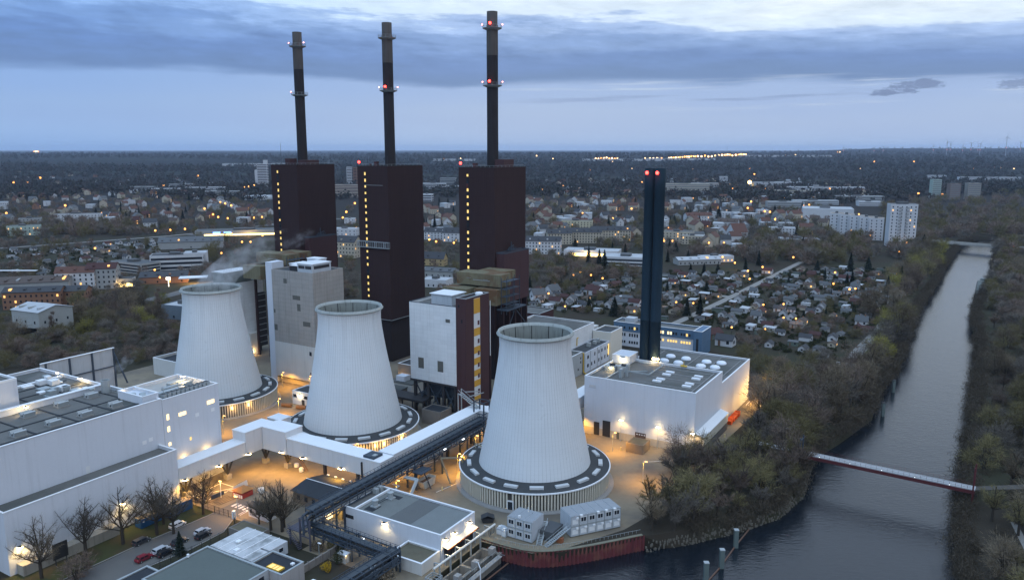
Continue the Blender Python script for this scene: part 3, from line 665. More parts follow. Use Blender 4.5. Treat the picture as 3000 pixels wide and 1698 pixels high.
M(r).box(-316, -307.6, 232, 266, 0, 2.99).build('plinth_wall', DARKM, r)
b = M(r); b.box(-316, -308, 246, 262, 35.7, 42); o = b.build('roof_cabin', mat('greenish_cabin', (.13, .15, .14), .8, .2, .3, streak=.3), r); b = M(r); b.box(-316.4, -307.6, 245.6, 262.4, 42.003, 42.3); b.build('cabin_roof', ROOFW, o)
M(r).box(-306.5, -305.2, 262.5, 268, 3, 30).build('stair_recess', DARKM, r)
b = M(r)
for z in range(5, 30, 3): b.box(-305.25, -304.8, 262.8, 267.5, z, z + .25)
b.build('stair_landing', STEELG, r)
b = M(r); b.box(-306.4, -303.6, 256, 261.6, 0, 11); b.build('lit_duct', WALLP, r); light(r, 15.5, 17, 2, 500)
# ------------------------------------------------------------------ low plant buildings around the blocks
r = bld('switch_hut', 'small white flat roofed hut with a lamp between two cooling towers', 'hut', -221, 216)
flatroof(r, -230.7, -212, 213.4, 222, 5.4, WHITE, ROOFD, 0, .4)
win_front(r, -230.2, -228.4, 2.9, 4.1, 213.4, GLASSD); win_front(r, -224.2, -222.4, 2.9, 4.1, 213.4, GLASSD); win_front(r, -225.6, -224.1, .1, 2.3, 213.4, DARKM, 'door')
walllamp(r, -226.6, 213.1, 4.3, 420, dy=-1)
for i, (s_, t_) in enumerate(((-229.5, 208.5), (-222.5, 209.5))):
    b = MB(s_, t_); b.tube((s_ - 2, t_, .8), (s_ + 2, t_ + 1.2, .8), .8, n=12); solosite('pipe_section', b, mat('brown_pipe', (.18, .10, .05), .8, .2, .5), ['short fat brown pipe lying left of the small white hut door', 'short fat brown pipe lying below the small white hut'][i], 'pipe')
r = bld('pump_annexe', 'low grey brick building with a lit doorway between the middle boiler house and white block', 'annexe', -205, 262)
flatroof(r, -213, -203, 258, 268, 8.5, mat('grey_brick', (.17, .155, .14), .9, .15, .5), ROOFD, 0, .4)
win_front(r, -211.4, -209.6, 1.4, 3.8, 258, LITW); light(r, -5.5, -6, 3, 500)
M(r).box(-208, -196, 246, 256, 0, 4.4).build('front_wing', WALLP, r); M(r).box(-208.3, -195.7, 245.7, 256.3, 4.403, 4.7).build('wing_roof', ROOFG, r)
M(r).box(-205.5, -201, 247.5, 251.5, 4.71, 6.8).build('roof_hatch', WHITE, r)
M(r).box(-213, -196, 236, 243, 0, 4.2).build('low_wing', mat('grey_brick', (.17, .155, .14)), r); M(r).box(-213.3, -195.7, 235.7, 243.3, 4.203, 4.5).build('low_roof', ROOFG, r)
win_front(r, -206, -203.6, 2.4, 3.3, 236, GLASSD)
r = bld('turbine_gallery', 'dark open gallery lit from inside behind the middle cooling tower', 'gallery', -198, 226)
b = M(r); b.box(-212, -176, 227, 234, 5.4, 6.2)
for x in range(-211, -175, 5): b.box(x - .2, x + .2, 227.2, 227.6, 0, 5.4)
b.build('frame', DARKM, r); M(r).box(-206, -198, 230, 234, .05, 4.8).build('back_wall', mat('ochre_wall', (.34, .23, .09), .8, .2, .5), r)
for x in (-206, -202, -196): M(r).box(x, x + 1.6, 227.4, 227.7, 4.5, 5.0).build('lamp', LITW, r); light(r, x + 198.8, 2.5, 4, 330, (1, .6, .2))
r = bld('brick_store', 'low grey store with a dark roof right of the dark gallery', 'store', -170, 226)
flatroof(r, -172.5, -164, 222, 229, 5.4, mat('grey_brick', (.17, .155, .14)), ROOFB, 0, .3, cope=None)
r = bld('workshop_hall', 'long white hall with a grey roof behind the nearest cooling tower', 'hall', -173, 330)
flatroof(r, -192, -158.2, 314, 341, 17.2, WHITE2, ROOFG, 0, .8)
b = M(r); b.tube((-158.0, 322, 9.5), (-158.0, 322, 13.2), .22); b.tube((-158.0, 322, 13.2), (-158.0, 323.4, 13.2), .22); b.build('gas_pipe', PIPEY, r)
M(r).box(-190, -160, 341.01, 350, 0, 14).build('rear_wing', WALLP, r)
r = bld('maroon_shed', 'low maroon shed with a grey roof right of the right boiler house', 'shed', -212, 378)
flatroof(r, -226, -206, 372, 389, 10.5, BROWN2, ROOFG, 0, .4, cope=STEELG); M(r).box(-205.98, -205.9, 375, 378, 5.5, 8).build('louvre', STEELG, r)
r = bld('switch_house', 'two storey white switch house with small dark windows and a yellow gas pipe', 'switch house', -153, 325)
flatroof(r, -157.9, -149, 312.6, 339, 9.6, WHITE, ROOFD, 0, .5, cope=None)
flatroof(r, -157.9, -148.4, 339.02, 353, 13.6, mat('warm_white_render', (.56, .54, .48), .8, .06, .3), ROOFD, 0, .5)
for t_ in (314.5, 318.8, 322, 326.6, 330, 333.4, 336.4):
    for z in (2.2, 6.2):
        if (t_, z) not in ((318.8, 6.2),): win_side(r, t_, t_ + 1.0 + (.6 if t_ < 315 else 0), z, z + 1.6, -149, GLASSD)
b = M(r)
for t_ in (317.6, 325.2, 329): b.box(-148.99, -148.86, t_, t_ + .35, 0, 9.5)
b.build('downpipe', STEELG, r)
for t_, z in ((324, 1.6), (330.5, 1.0), (334, 1.4)): M(r).box(-154, -152.4, t_, t_ + 1.6, 9.2, 9.6 + z).build('roof_vent', STEELG, r)
b = M(r); b.tube((-157, 311.8, 9.4), (-149.6, 311.8, 9.4), .28); b.tube((-149.6, 311.8, 9.4), (-149.6, 311.8, .8), .28); b.tube((-149.6, 311.8, .8), (-146, 308, .8), .28); b.build('gas_pipe', PIPEY, r)
win_side(r, 337.2, 338.4, 3, 8.4, -148.95, LITY)
r = bld('grey_annexe', 'plain grey annexe behind the nearest cooling tower', 'annexe', -156, 300)
flatroof(r, -166, -149.8, 296, 311, 10.2, mat('light_grey_render', (.36, .37, .37), .85, .08, .3, streak=.2), ROOFG, 0, .4)
for z, t_ in ((2.4, 306.5), (5.4, 309), (7.2, 309)): win_side(r, t_, t_ + .8, z, z + 1, -149.8, GLASSD)
# blue office
r = bld('blue_office', 'blue clad office block with white lower storeys behind the twin stack', 'office', -132, 372)
L_ = -159.5
flatroof(r, L_, -117, 369, 378.5, 11.6, WHITE, ROOFG, 0, .5, cope=None)
b = M(r); b.box(L_ - .3, -116.7, 368.6, 378.9, 7.9, 11.8); ring(b, L_ - .3, -116.7, 368.6, 378.9, .3, 11.803, 12.4); b.build('upper_wall', BLUEO, r)
b = M(r); ring(b, L_ - .4, -116.6, 368.5, 379, .5, 12.403, 12.6); b.build('upper_coping', COPE, r)
M(r).box(L_ + .2, -117.2, 369.2, 378.3, 11.803, 11.9).build('upper_roof', ROOFG, r)
M(r).box(-116.69, -112.4, 366.5, 381, 0, 12.7).build('end_wall', BLUEO, r); b = M(r); ring(b, -116.8, -112.2, 366.4, 381.1, .4, 12.703, 12.9); b.build('end_coping', COPE, r)
M(r).box(-115.2, -114, 366.44, 366.5, 2, 9).build('tall_window', GLASSD, r)
M(r).box(-155, -150, 372, 377, 11.91, 14.2).build('roof_cabin', GREYM, r)
rnd = random.Random(5)
for i in range(30):
    x = L_ + 1.2 + i * 1.38
    if i % 5 == 4: continue
    win_front(r, x, x + .9, 9.1, 10.5, 368.6, LITW if 15 <= i <= 21 else (LITY if rnd.random() < .08 else GLASSD))
    win_front(r, x, x + .9, 5.2, 6.9 if i < 15 else 6.4, 369, LITY if 17 < i else GLASSD)
    if i < 14: win_front(r, x, x + .9, 1.6, 3.0, 369, GLASSD)
# ------------------------------------------------------------------ gas turbine hall and its twin stack
r = bld('turbine_hall', 'big white hall with roof hatches carrying the twin dark stack', 'hall', -96, 270)
b = M(r); b.box(-116.5, -76, 244, 274.5, 0, 20.2); ring(b, -116.5, -76, 244, 274.5, .4, 20.203, 21.0); b.build('wall', WHITE, r)
b = M(r); ring(b, -116.56, -75.94, 243.94, 274.56, .55, 21.003, 21.13); b.build('coping', COPE, r)
M(r).box(-116.1, -76.4, 244.4, 274.1, 20.205, 20.3).build('roof', ROOFG, r)
b = M(r); b.box(-116.5, -76.003, 274.503, 313.4, 0, 15.9); b.box(-116.5, -76.003, 313.0, 313.4, 15.9, 16.6); b.box(-76.4, -76.003, 274.6, 313, 15.9, 16.6); b.box(-116.5, -116.1, 274.6, 313, 15.9, 16.6); b.build('rear_wall', WHITE, r)
b = M(r); b.box(-76.5, -75.94, 274.6, 313.5, 16.603, 16.73); b.box(-116.6, -76.51, 312.9, 313.46, 16.603, 16.73); b.build('rear_coping', COPE, r)
M(r).box(-116.05, -76.45, 274.6, 312.95, 15.905, 16.0).build('rear_roof', ROOFG, r)
M(r).box(-116.4, -76.06, 243.9, 243.99, 0, 2.6).build('plinth', mat('beige_plinth', (.42, .38, .31), .9, .1, .4, streak=.2), r)
for s0, s1, z, nm, m_ in ((-112.5, -110.4, 4.8, 'door', DARKM), (-109.1, -106.2, 5.9, 'door', DARKM), (-103.7, -102.7, 2.5, 'small_door', mat('grey_door', (.09, .10, .10), .6)), (-96.8, -92.9, 3.9, 'roller_shutter', mat('brown_shutter', (.10, .065, .05), .7, .2, 1))):
    win_front(r, s0, s1, .1, z, 243.9, m_, nm, .1)
for i in range(4): win_front(r, -96.3 + i * .9, -95.8 + i * .9, 3.1, 3.45, 243.8, COPE, 'shutter_pane', .05)
win_front(r, -114.7, -112.1, 17.0, 18.2, 243.99, mat('white_louvre', (.46, .47, .49), .7), 'louvre')
# lean-to on the right
b = M(r); b.prism([(-75.98, 245), (-73.2, 245), (-73.2, 273.6), (-75.98, 273.6)], 0, 2.9); b.build('lean_to_wall', mat('grey_louvre_wall', (.12, .12, .12), .8, .2, .5, brick=(.35, 30, .1, .4)), r)
b = M(r); b.add([(-75.95, 244.6, 7.0), (-72.9, 244.6, 6.0), (-72.9, 274, 6.0), (-75.95, 274, 7.0), (-75.95, 244.6, 7.2), (-72.9, 244.6, 6.2), (-72.9, 274, 6.2), (-75.95, 274, 7.2)], [(3, 2, 1, 0), (4, 5, 6, 7), (0, 1, 5, 4), (1, 2, 6, 5), (2, 3, 7, 6), (3, 0, 4, 7)]); b.build('lean_to_roof', ROOFW, r)
b = M(r); b.box(-75.96, -73.05, 244.8, 273.8, 2.91, 5.95); b.build('lean_to_glazing', mat('translucent_panel', (.55, .52, .44), .5, .06, .5, brick=(1.5, 30, .12, .35)), r)
for x, y in ((-92.7, 252.5), (-92.5, 255.5), (-92.6, 261.9), (-92.6, 265.6), (-81.8, 251.8), (-81.9, 255.2), (-81.8, 262), (-82, 265.5)):
    b = M(r); b.box(x - 1.5, x + 1.5, y - .7, y + .7, 20.31, 20.8); o = b.build('roof_hatch', COPE, r); b = M(r); b.box(x - 1.2, x + 1.2, y - .45, y + .45, 20.803, 20.87); b.build('hatch_pane', mat('milky_glass', (.66, .70, .76), .3, .05, 1), o)
for x, y in ((-105.4, 294.6), (-105.5, 302.6), (-99.4, 294.5), (-98.8, 302.1), (-90.2, 294.4), (-90.2, 301.7), (-84.8, 295.2), (-84.5, 302.8)):
    b = M(r); b.lathe([(2.0, 16.0), (1.95, 16.5), (1.4, 16.95), (.01, 17.1)], 14, x, y); b.build('roof_dome', mat('milky_glass', (.66, .70, .76)), r, True)
b = M(r)
for x in (-111, -95.5, -87, -79): b.bar((x, 276, 16.1), (x, 311, 16.1), .25, .2)
for y in (249, 257.5, 264, 270): b.bar((-98, y, 20.42), (-78.5, y, 20.42), .3, .25)
b.bar((-78.4, 246, 20.42), (-78.4, 272, 20.42), .3, .25); b.bar((-110, 246.5, 20.42), (-80, 246.5, 20.42), .3, .25); b.build('cable_tray', mat('pale_tray', (.22, .22, .22), .7), r)
b = M(r); b.box(-116.45, -109.5, 268, 276.5, 20.31, 23.3); o = b.build('roof_cabin', WHITE, r); b = M(r); ring(b, -116.5, -109.4, 267.9, 276.6, .4, 23.303, 23.5); b.build('cabin_coping', COPE, o)
walllamp(r, -112.2, 267.6, 22.7, 420, (1, .78, .4), .42, dy=-1)
for i, (x, y) in enumerate(((-112, 258), (-108, 259.5))):
    b = M(r); b.box(x - 2.2, x + 1.6, y - 1.8, y + 1.8, 20.31, 22.2); o = b.build('cooler_unit', STEELG, r); b = M(r); b.lathe([(1.1, 22.2), (1.1, 22.6), (.9, 22.6), (.9, 22.25)], 14, x, y); b.build('fan', DARKM, o)
walllamp(r, -111.6, 255.4, 22.0, 180, (1, .78, .4), .3, dy=-1)
b = M(r); b.bar((-109, 245, 20.6), (-109, 256, 20.6), .5, .5); b.bar((-109, 256, 20.6), (-100, 262, 20.6), .4, .4); b.box(-106, -105, 250, 252, 20.31, 23.5); b.box(-104.5, -103.8, 252.6, 253.4, 20.31, 24.6)
b.bar((-106, 256, 21.4), (-97, 256, 21.4), .35, .35); b.bar((-97, 256, 21.4), (-97, 270, 21.4), .35, .35); b.build('roof_pipework', STEELG, r)
b = M(r); b.tube((-100.4, 274.0, 20.3), (-100.4, 274.0, 22.6), .12); b.bar((-90.4, 274, 21.1), (-90.4, 274, 22.8), .2); b.box(-91.6, -89.2, 273.6, 275.0, 20.9, 21.2); b.build('roof_ladder', PIPEY, r)
light(r, 25.5, 12, 4.0, 700, (1, .54, .15)); light(r, 25.5, 24, 4.0, 1300, (1, .54, .15)); light(r, 25.5, 34, 4.0, 2600, (1, .55, .15)); light(r, 25.0, 43, 5.0, 4600, (1, .56, .16)); light(r, 24.5, 7, 4.6, 350, (1, .66, .25))
for nm, x in (('one', -101.6), ('two', -88.2), ('three', -76.2)):
    lb = {'one': 'wall side lamp post left of the brown roller shutter on the big white hall', 'two': 'lamp post right of the brown roller shutter on the big white hall', 'three': 'lamp post at the corner of the big white hall beside the lean-to'}[nm]
    p = bld('lamp_post', lb, 'lamp post', x, 242.6)
    b = M(p); b.tube((x, 242.6, 0), (x, 242.6, 7.7), .1, .07); b.bar((x - .5, 242.6, 7.75), (x + .5, 242.6, 7.75), .12); b.build('pole', STEELG, p)
    b = M(p); b.box(x - .55, x + .55, 242.35, 242.85, 7.45, 7.68); b.build('lamp_head', LAMPW, p); light(p, 0, -.7, 7.2, 1500, (1, .58, .18), rad=.4, spot=160)
r = bld('twin_stack', 'pair of slim dark blue-black flue stacks with red lamps on top', 'stack', -105, 277)
SB = mat('blue_black_stack_paint', (.011, .025, .038), .75, .2, .15, streak=.2, spec=.15)
for dx, dy in ((-2.05, .2), (2.05, -.2)):
    b = M(r); x, y = -105 + dx, 277 + dy; b.lathe([(2.05, 19.5), (2.05, 36), (2.12, 36.1), (2.12, 36.5), (1.98, 36.7), (1.9, 84), (2.0, 84.2), (2.0, 93.2), (1.6, 93.2), (1.6, 88)], 30, x, y); b.build('flue', SB, r, True)
    b = M(r); b.lathe([(2.3, 16.1), (2.3, 19.5), (2.05, 19.52)], 20, x, y); b.build('base_ring', STEELG, r)
    b = M(r); b.ball(-105 + dx - .4, 277 + dy - 2.25, 91.6, .62); b.build('obstruction_lamp', LAMPR, r); light(r, dx - .4, dy - 3.0, 91.6, 50, (1, .04, .03))
b = M(r); b.box(-105.6, -104.4, 276.6, 277.4, 18, 92.5); b.build('spine', mat('gap_shade', (.004, .005, .006), .9), r)  # near-black box paints the shade in the gap between the flues
b = M(r); b.lathe([(4.8, 20.2), (4.8, 20.5), (2.2, 20.5)], 20, -105, 277); b.build('platform', STEELG, r)
b = M(r); b.box(-102.6, -100.2, 273.6, 274.2, 22.0, 22.6); b.build('flood_lamp', LAMPW, r); light(r, 3.6, -4.2, 22, 160, (1, .75, .4))
# ================================================================== LEFT HALL
r = bld('process_hall', 'huge pale hall with a stepped front wing at the left of the plant', 'hall', -220, 110)
b = M(r); b.box(-198.6, -191, 86, 132.5, 0, 15.0); b.box(-191.35, -191, 86, 132.5, 15.0, 16.0); b.box(-198.6, -191.36, 132.15, 132.5, 15, 16); b.box(-198.6, -191.36, 86, 86.35, 15, 16); b.build('wing_wall', WHITE, r)
M(r).box(-198.59, -191.4, 86.4, 132.1, 15.003, 15.08).build('wing_roof', ROOFG, r)
b = M(r); b.box(-191.5, -190.9, 85.9, 132.6, 16.003, 16.14); b.box(-198.6, -191.51, 132.0, 132.6, 16.003, 16.14); b.box(-198.6, -191.51, 85.9, 86.4, 16.003, 16.14); b.build('wing_coping', COPE, r)
b = M(r); b.box(-262, -198.61, 70, 134.2, 0, 28.4); b.box(-199.0, -198.61, 70, 134.2, 28.4, 29.3); b.box(-262, -199.0, 133.8, 134.2, 28.4, 29.3); b.box(-262, -261.6, 70, 133.8, 28.4, 29.3); b.build('main_wall', WHITE, r)
b = M(r); b.box(-199.1, -198.5, 70, 134.3, 29.303, 29.45); b.box(-262, -199.11, 133.7, 134.3, 29.303, 29.45); b.box(-262.1, -261.5, 70, 133.69, 29.303, 29.45); b.build('main_coping', COPE, r)
M(r).box(-261.5, -199.1, 70, 133.7, 28.403, 28.5).build('main_roof', ROOFG, r)
b = M(r); b.box(-224.6, -223.6, 70, 133.6, 28.51, 30.1); b.build('roof_step', WHITE, r); b = M(r); b.box(-224.9, -223.4, 70, 133.65, 30.103, 30.3); b.box(-248, -247, 98, 133, 28.51, 29.2); b.build('roof_step_coping', COPE, r)
M(r).box(-262, -228.5, 60, 110.5, 28.51, 36.5).build('penthouse_wall', WHITE, r); b = M(r); ring(b, -262, -228.5, 60, 110.5, .5, 36.503, 37.1); b.build('penthouse_coping', COPE, r); M(r).box(-261.4, -229.1, 60.5, 109.9, 36.51, 36.6).build('penthouse_roof', ROOFG, r)
# taller east block
b = M(r); b.box(-218, -198.62, 134.31, 153.8, 0, 27.8); ring(b, -218, -198.62, 134.31, 153.8, .4, 27.803, 28.8); b.build('east_wall', WHITE, r)
b = M(r); ring(b, -218.1, -198.55, 134.3, 153.9, .55, 28.803, 28.95); b.build('east_coping', COPE, r); M(r).box(-217.5, -199.1, 134.8, 153.3, 27.805, 27.9).build('east_roof', mat('pale_gravel', (.34, .33, .31), .9, .2, .4), r)
b = M(r); b.box(-212, -200.4, 129.5, 134.6, 28.51, 30.0); ring(b, -212, -200.4, 129.5, 134.6, .35, 30.003, 30.8); b.build('roof_box', WHITE, r); b = M(r); ring(b, -212.1, -200.3, 129.4, 134.7, .5, 30.803, 30.93); b.build('roof_box_coping', COPE, r)
for i in range(11):
    b = M(r); x = -200.6; t_ = 136.2 + i * 1.5; b.box(x - 1.0, x + 1.0, t_ - .5, t_ + .5, 27.91, 29.9); o = b.build('cooler_unit', STEELG, r)
    b = M(r); b.box(x - .8, x + .8, t_ - .4, t_ + .4, 29.903, 29.97); b.build('fan_grille', DARKM, o)
for x, t0, t1 in ((-204.6, 137, 146), (-207.4, 141, 150.5), (-210.6, 145, 151)):
    b = M(r); b.box(x - .9, x + .9, t0, t1, 27.91, 29.2); b.build('roof_duct', STEELG, r)
b = M(r)
for t_ in (138, 143, 148): b.bar((-203, t_, 27.9), (-203, t_, 31.2), .14)
b.bar((-203, 137, 30.6), (-203, 152, 30.6), .12); b.build('lamp_frame', STEELG, r)
for s_, t_ in ((-205.2, 98.1), (-205.5, 107.1), (-205.4, 115.6), (-205.7, 124.6), (-218.1, 107.2), (-219.1, 116.9), (-219.6, 126)):
    b = M(r); b.box(s_ - 1.5, s_ + 1.5, t_ - 1.6, t_ + 1.6, 28.51, 28.75); o = b.build('vent_base', PAVE, r)
    b = M(r)
    for d in (-1, 1): b.add([(s_ + d * .1, t_ - 1.5, 28.76), (s_ + d * 1.1, t_ - 1.5, 28.76), (s_ + d * 1.35, t_ - 1.5, 29.9), (s_ + d * .9, t_ - 1.5, 30.1), (s_ + d * .1, t_ + 1.5, 28.76), (s_ + d * 1.1, t_ + 1.5, 28.76), (s_ + d * 1.35, t_ + 1.5, 29.9), (s_ + d * .9, t_ + 1.5, 30.1)],
        [(0, 1, 2, 3), (7, 6, 5, 4), (0, 4, 5, 1), (1, 5, 6, 2), (2, 6, 7, 3), (3, 7, 4, 0)])
    b.build('roof_ventilator', STEELG, r); b = M(r); b.box(s_ - .8, s_ + .8, t_ - 1.45, t_ + 1.45, 28.76, 29.3); b.build('vent_throat', DARKM, o)
b = M(r)
for x in (-202.4, -211.5, -236, -243): b.bar((x, 90, 28.6), (x, 132, 28.6), .55, .12)
for t_ in (101, 112, 122, 130): b.bar((-222, t_, 28.6), (-199.5, t_, 28.6), .5, .12)
for t_ in (114, 124): b.bar((-259, t_, 28.6), (-226, t_, 28.6), .4, .12)
b.build('roof_joint', ROOFB, r)
rnd = random.Random(2)
for i in range(16):
    x, t_ = rnd.uniform(-257, -228), rnd.uniform(112, 131); h = rnd.choice([.5, .5, 1.4, 1.8]); w_ = rnd.uniform(.6, 1.6)
    b = M(r); b.box(x - w_, x + w_, t_ - w_, t_ + w_, 28.51, 28.51 + h); b.build('roof_unit', rnd.choice([STEELG, COPE, STEELG]), r)
for x, t_ in ((-221.6, 127.5), (-206.5, 130.6), (-203, 131.4), (-201.5, 132.4), (-204.5, 132.3)):
    b = M(r); b.lathe([(.7, 28.5), (.7, 30.2), (.9, 30.3), (.9, 30.6), (.01, 30.7)], 12, x, t_); b.build('roof_fan', STEELG, r)
b = M(r); b.lathe([(1.25, 28.5), (1.25, 32.4), (1.05, 32.4), (1.05, 29)], 16, -220.5, 131.1); b.build('steam_stack', STEELG, r)
b = M(r)
for z in (28.9, 29.4, 30): b.bar((-219, 132, z), (-212, 132.6, z), .12)
for i in range(4): b.bar((-219 + i * 2.2, 132 + i * .2, 28.5), (-219 + i * 2.2, 132 + i * .2, 30), .12)
b.build('roof_pipework', STEELG, r)
for x, t_, z, p in ((-220.9, 108.4, 30.6, 700), (-236.2, 132.5, 30.2, 420), (-209.6, 149.5, 30.6, 800)):
    walllamp(r, x, t_, z, p, (1, .72, .36), .38, dx=1, dy=-.6)
for x, t_ in ((-248.8, 132.5), (-211, 130.6)): M(r).ball(x, t_, 30.0, .3).build('roof_lamp', LAMPW, r)
for z0, z1 in ((22.5, 24.2), (18.9, 20.5), (14.6, 15.6)): win_side(r, 135.4, 136.2, z0, z1, -198.62, LITW)
win_side(r, 139.4, 141.9, 22.4, 23.5, -198.62, LITW); win_side(r, 149.4, 152, 23.2, 24.4, -198.62, LITW); win_side(r, 142.5, 143.1, 14, 15, -198.62, LITY)
for t0, z in ((127.2, 17.6), (129.2, 17.9), (145, 20.6), (150.6, 20.6)): win_side(r, t0, t0 + 1.3, z, z + 1.1, -198.61 if t0 < 134 else -198.62, COPE, 'louvre', .04)
win_side(r, 110.6, 111.7, 15.1, 17.1, -198.61, mat('white_door', (.6, .62, .63), .5), 'roof_door', .04)
walllamp(r, -190.6, 88.6, 6.6, 1500, (1, .66, .24), .45, dx=1.2, dy=0, spot=160)
walllamp(r, -190.6, 115.0, 7.0, 1300, (1, .66, .24), .45, dx=1.2, dy=0, spot=160)
light(r, 22.5, 30, 9.4, 260, (1, .62, .22)); light(r, 22.5, 38, 9.4, 260, (1, .62, .22))
b = M(r); b.box(-190.99, -188.2, 87.6, 112, 0, 2.6); b.build('plinth_wall', mat('stained_plinth', (.30, .28, .24), .9, .2, .3, streak=.4), r)
# noise screen behind the hall
b = MB(-262, 150); b.box(-262.3, -262, 134.4, 160, 16, 30.4)
o = solosite('noise_screen', b, mat('pale_screen_panel', (.40, .42, .44), .8, .1, .4, streak=.2), 'tall pale panelled noise screen on steel posts behind the hall roof', 'screen')
b = MB(-262, 150)
for i in range(4): t_ = 136 + i * 7.9; b.box(-261.98, -261.5, t_ - .25, t_ + .25, 0, 30.4)
b.bar((-261.7, 134.4, 24), (-261.7, 160, 24), .3); b.bar((-261.5, 159.6, 29), (-257, 161, 18), .4); b.build('screen_post', STEELB, o)
b = MB(-262, 150); b.box(-262.4, -261.6, 134.4, 160.1, 30.403, 30.6); b.build('screen_cap', COPE, o)
# equipment yard behind the hall
r = bld('transformer_yard', 'cluttered low equipment roof with a blue sheet behind the hall', 'equipment', -250, 165)
M(r).box(-262, -236, 156, 180, 0, 9).build('wall', mat('dark_plant_wall', (.06, .06, .06), .9), r); M(r).box(-262.3, -235.7, 155.7, 180.3, 9.003, 9.2).build('roof', ROOFD, r)
rnd = random.Random(9)
for i in range(14):
    x, t_ = rnd.uniform(-259, -239), rnd.uniform(158, 178); b = M(r); w_ = rnd.uniform(.5, 1.6); b.box(x - w_, x + w_, t_ - w_ * .7, t_ + w_ * .7, 9.21, 9.5 + rnd.uniform(.5, 2.4)); b.build('equipment', rnd.choice([DARKM, STEELG, PIPEY, BROWN2, STEELB]), r)
M(r).box(-250, -240, 160, 168, 11.2, 11.5).build('blue_sheet_roof', mat('blue_sheet', (.13, .17, .21), .5), r)
M(r).ball(-246, 157, 12, .45).build('yard_lamp', LAMPW, r); light(r, 4, -9.5, 12, 500)
r = bld('open_store', 'low white walled open topped store left of the farthest cooling tower', 'store', -305, 214)
flatroof(r, -316, -292, 211, 224, 7.6, WALLP, ROOFB, 0, 1.2)
# ================================================================== DUCT BRIDGE
DUCTM = mat('duct_white_cladding', (.57, .575, .585), .7, .05, .15, streak=.10)
r = bld('duct_bridge', 'long bent white enclosed duct bridge on steel legs across the yard', 'duct bridge', -170, 165)
def seg(s0, s1, t0, t1, z0, z1):
    M(r).box(s0, s1, t0, t1, z0, z1).build('duct_wall', DUCTM, r); M(r).box(s0 - .12, s1 + .12, t0 - .12, t1 + .12, z1 + .003, z1 + .22).build('duct_roof', ROOFW, r)
seg(-196.5, -191.0, 132.62, 156.5, 6, 10.2)
seg(-196.9, -190.96, 156.6, 168.4, 6, 13.2); seg(-190.90, -180.5, 163.2, 170.4, 6, 13.21)
seg(-180.4, -142.6, 163.6, 169.6, 6, 11.2); seg(-148.2, -142.65, 169.75, 221, 6.4, 11.6); seg(-142.55, -118.5, 215.4, 221, 6.4, 11.8); seg(-123.5, -118.4, 221.2, 262, 8, 12.4)
seg(-198.5, -196.95, 168.5, 176, 6, 10); seg(-203, -197, 176.1, 181, 6, 10.2)
M(r).box(-149.5, -145.5, 164.2, 168.2, 11.43, 12.1).build('roof_hatch', STEELB, r); M(r).box(-146.9, -145.7, 165.0, 166.4, 12.11, 12.3).build('hatch_panel', STEELG, r)
def vleg(s, t, ax):
    b = M(r); b.box(s - .9, s + .9, t - .9, t + .9, 0, 1.6); o = b.build('leg_footing', PAVE, r)
    b = M(r)
    for d in (-1, 0, 1): b.bar((s, t, 1.5), (s + (d * 2.6 if ax == 's' else 0), t + (d * 2.6 if ax == 't' else 0), 6.3), .5 if d == 0 else .4)
    b.build('leg', DARKM, o)
vleg(-192.8, 150.6, 't'); vleg(-192.6, 165.6, 's'); vleg(-183.6, 166.5, 's'); vleg(-192.8, 136, 't')
for s_, t_ in ((-165.5, 164.6), (-152, 164.4), (-145, 186), (-145, 200), (-145, 214)):
    b = M(r); b.box(s_ - .4, s_ + .4, t_ - .4, t_ + .4, 0, 6.05); b.build('leg', DARKM, r)
b = M(r); b.bar((-165.4, 170, 6.5), (-141.5, 163.2, 13.5), .01); 
M(r).box(-149.6, -149.2, 163.1, 163.5, 5.5, 10.2).build('downpipe', DARKM, r)
for s_, t_ in ((-190.6, 134.2), (-190.6, 146), (-190.6, 157)):
    walllamp(r, s_, t_, 6.5, 4800, (1, .47, .04), .5, dx=1.2, dy=0, off=1.0, spot=165)
for s_ in (-182.5, -173.2, -157.5):
    walllamp(r, s_, 163.1, 6.7, 4800, (1, .47, .04), .5, dx=0, dy=-1.2, spot=165)
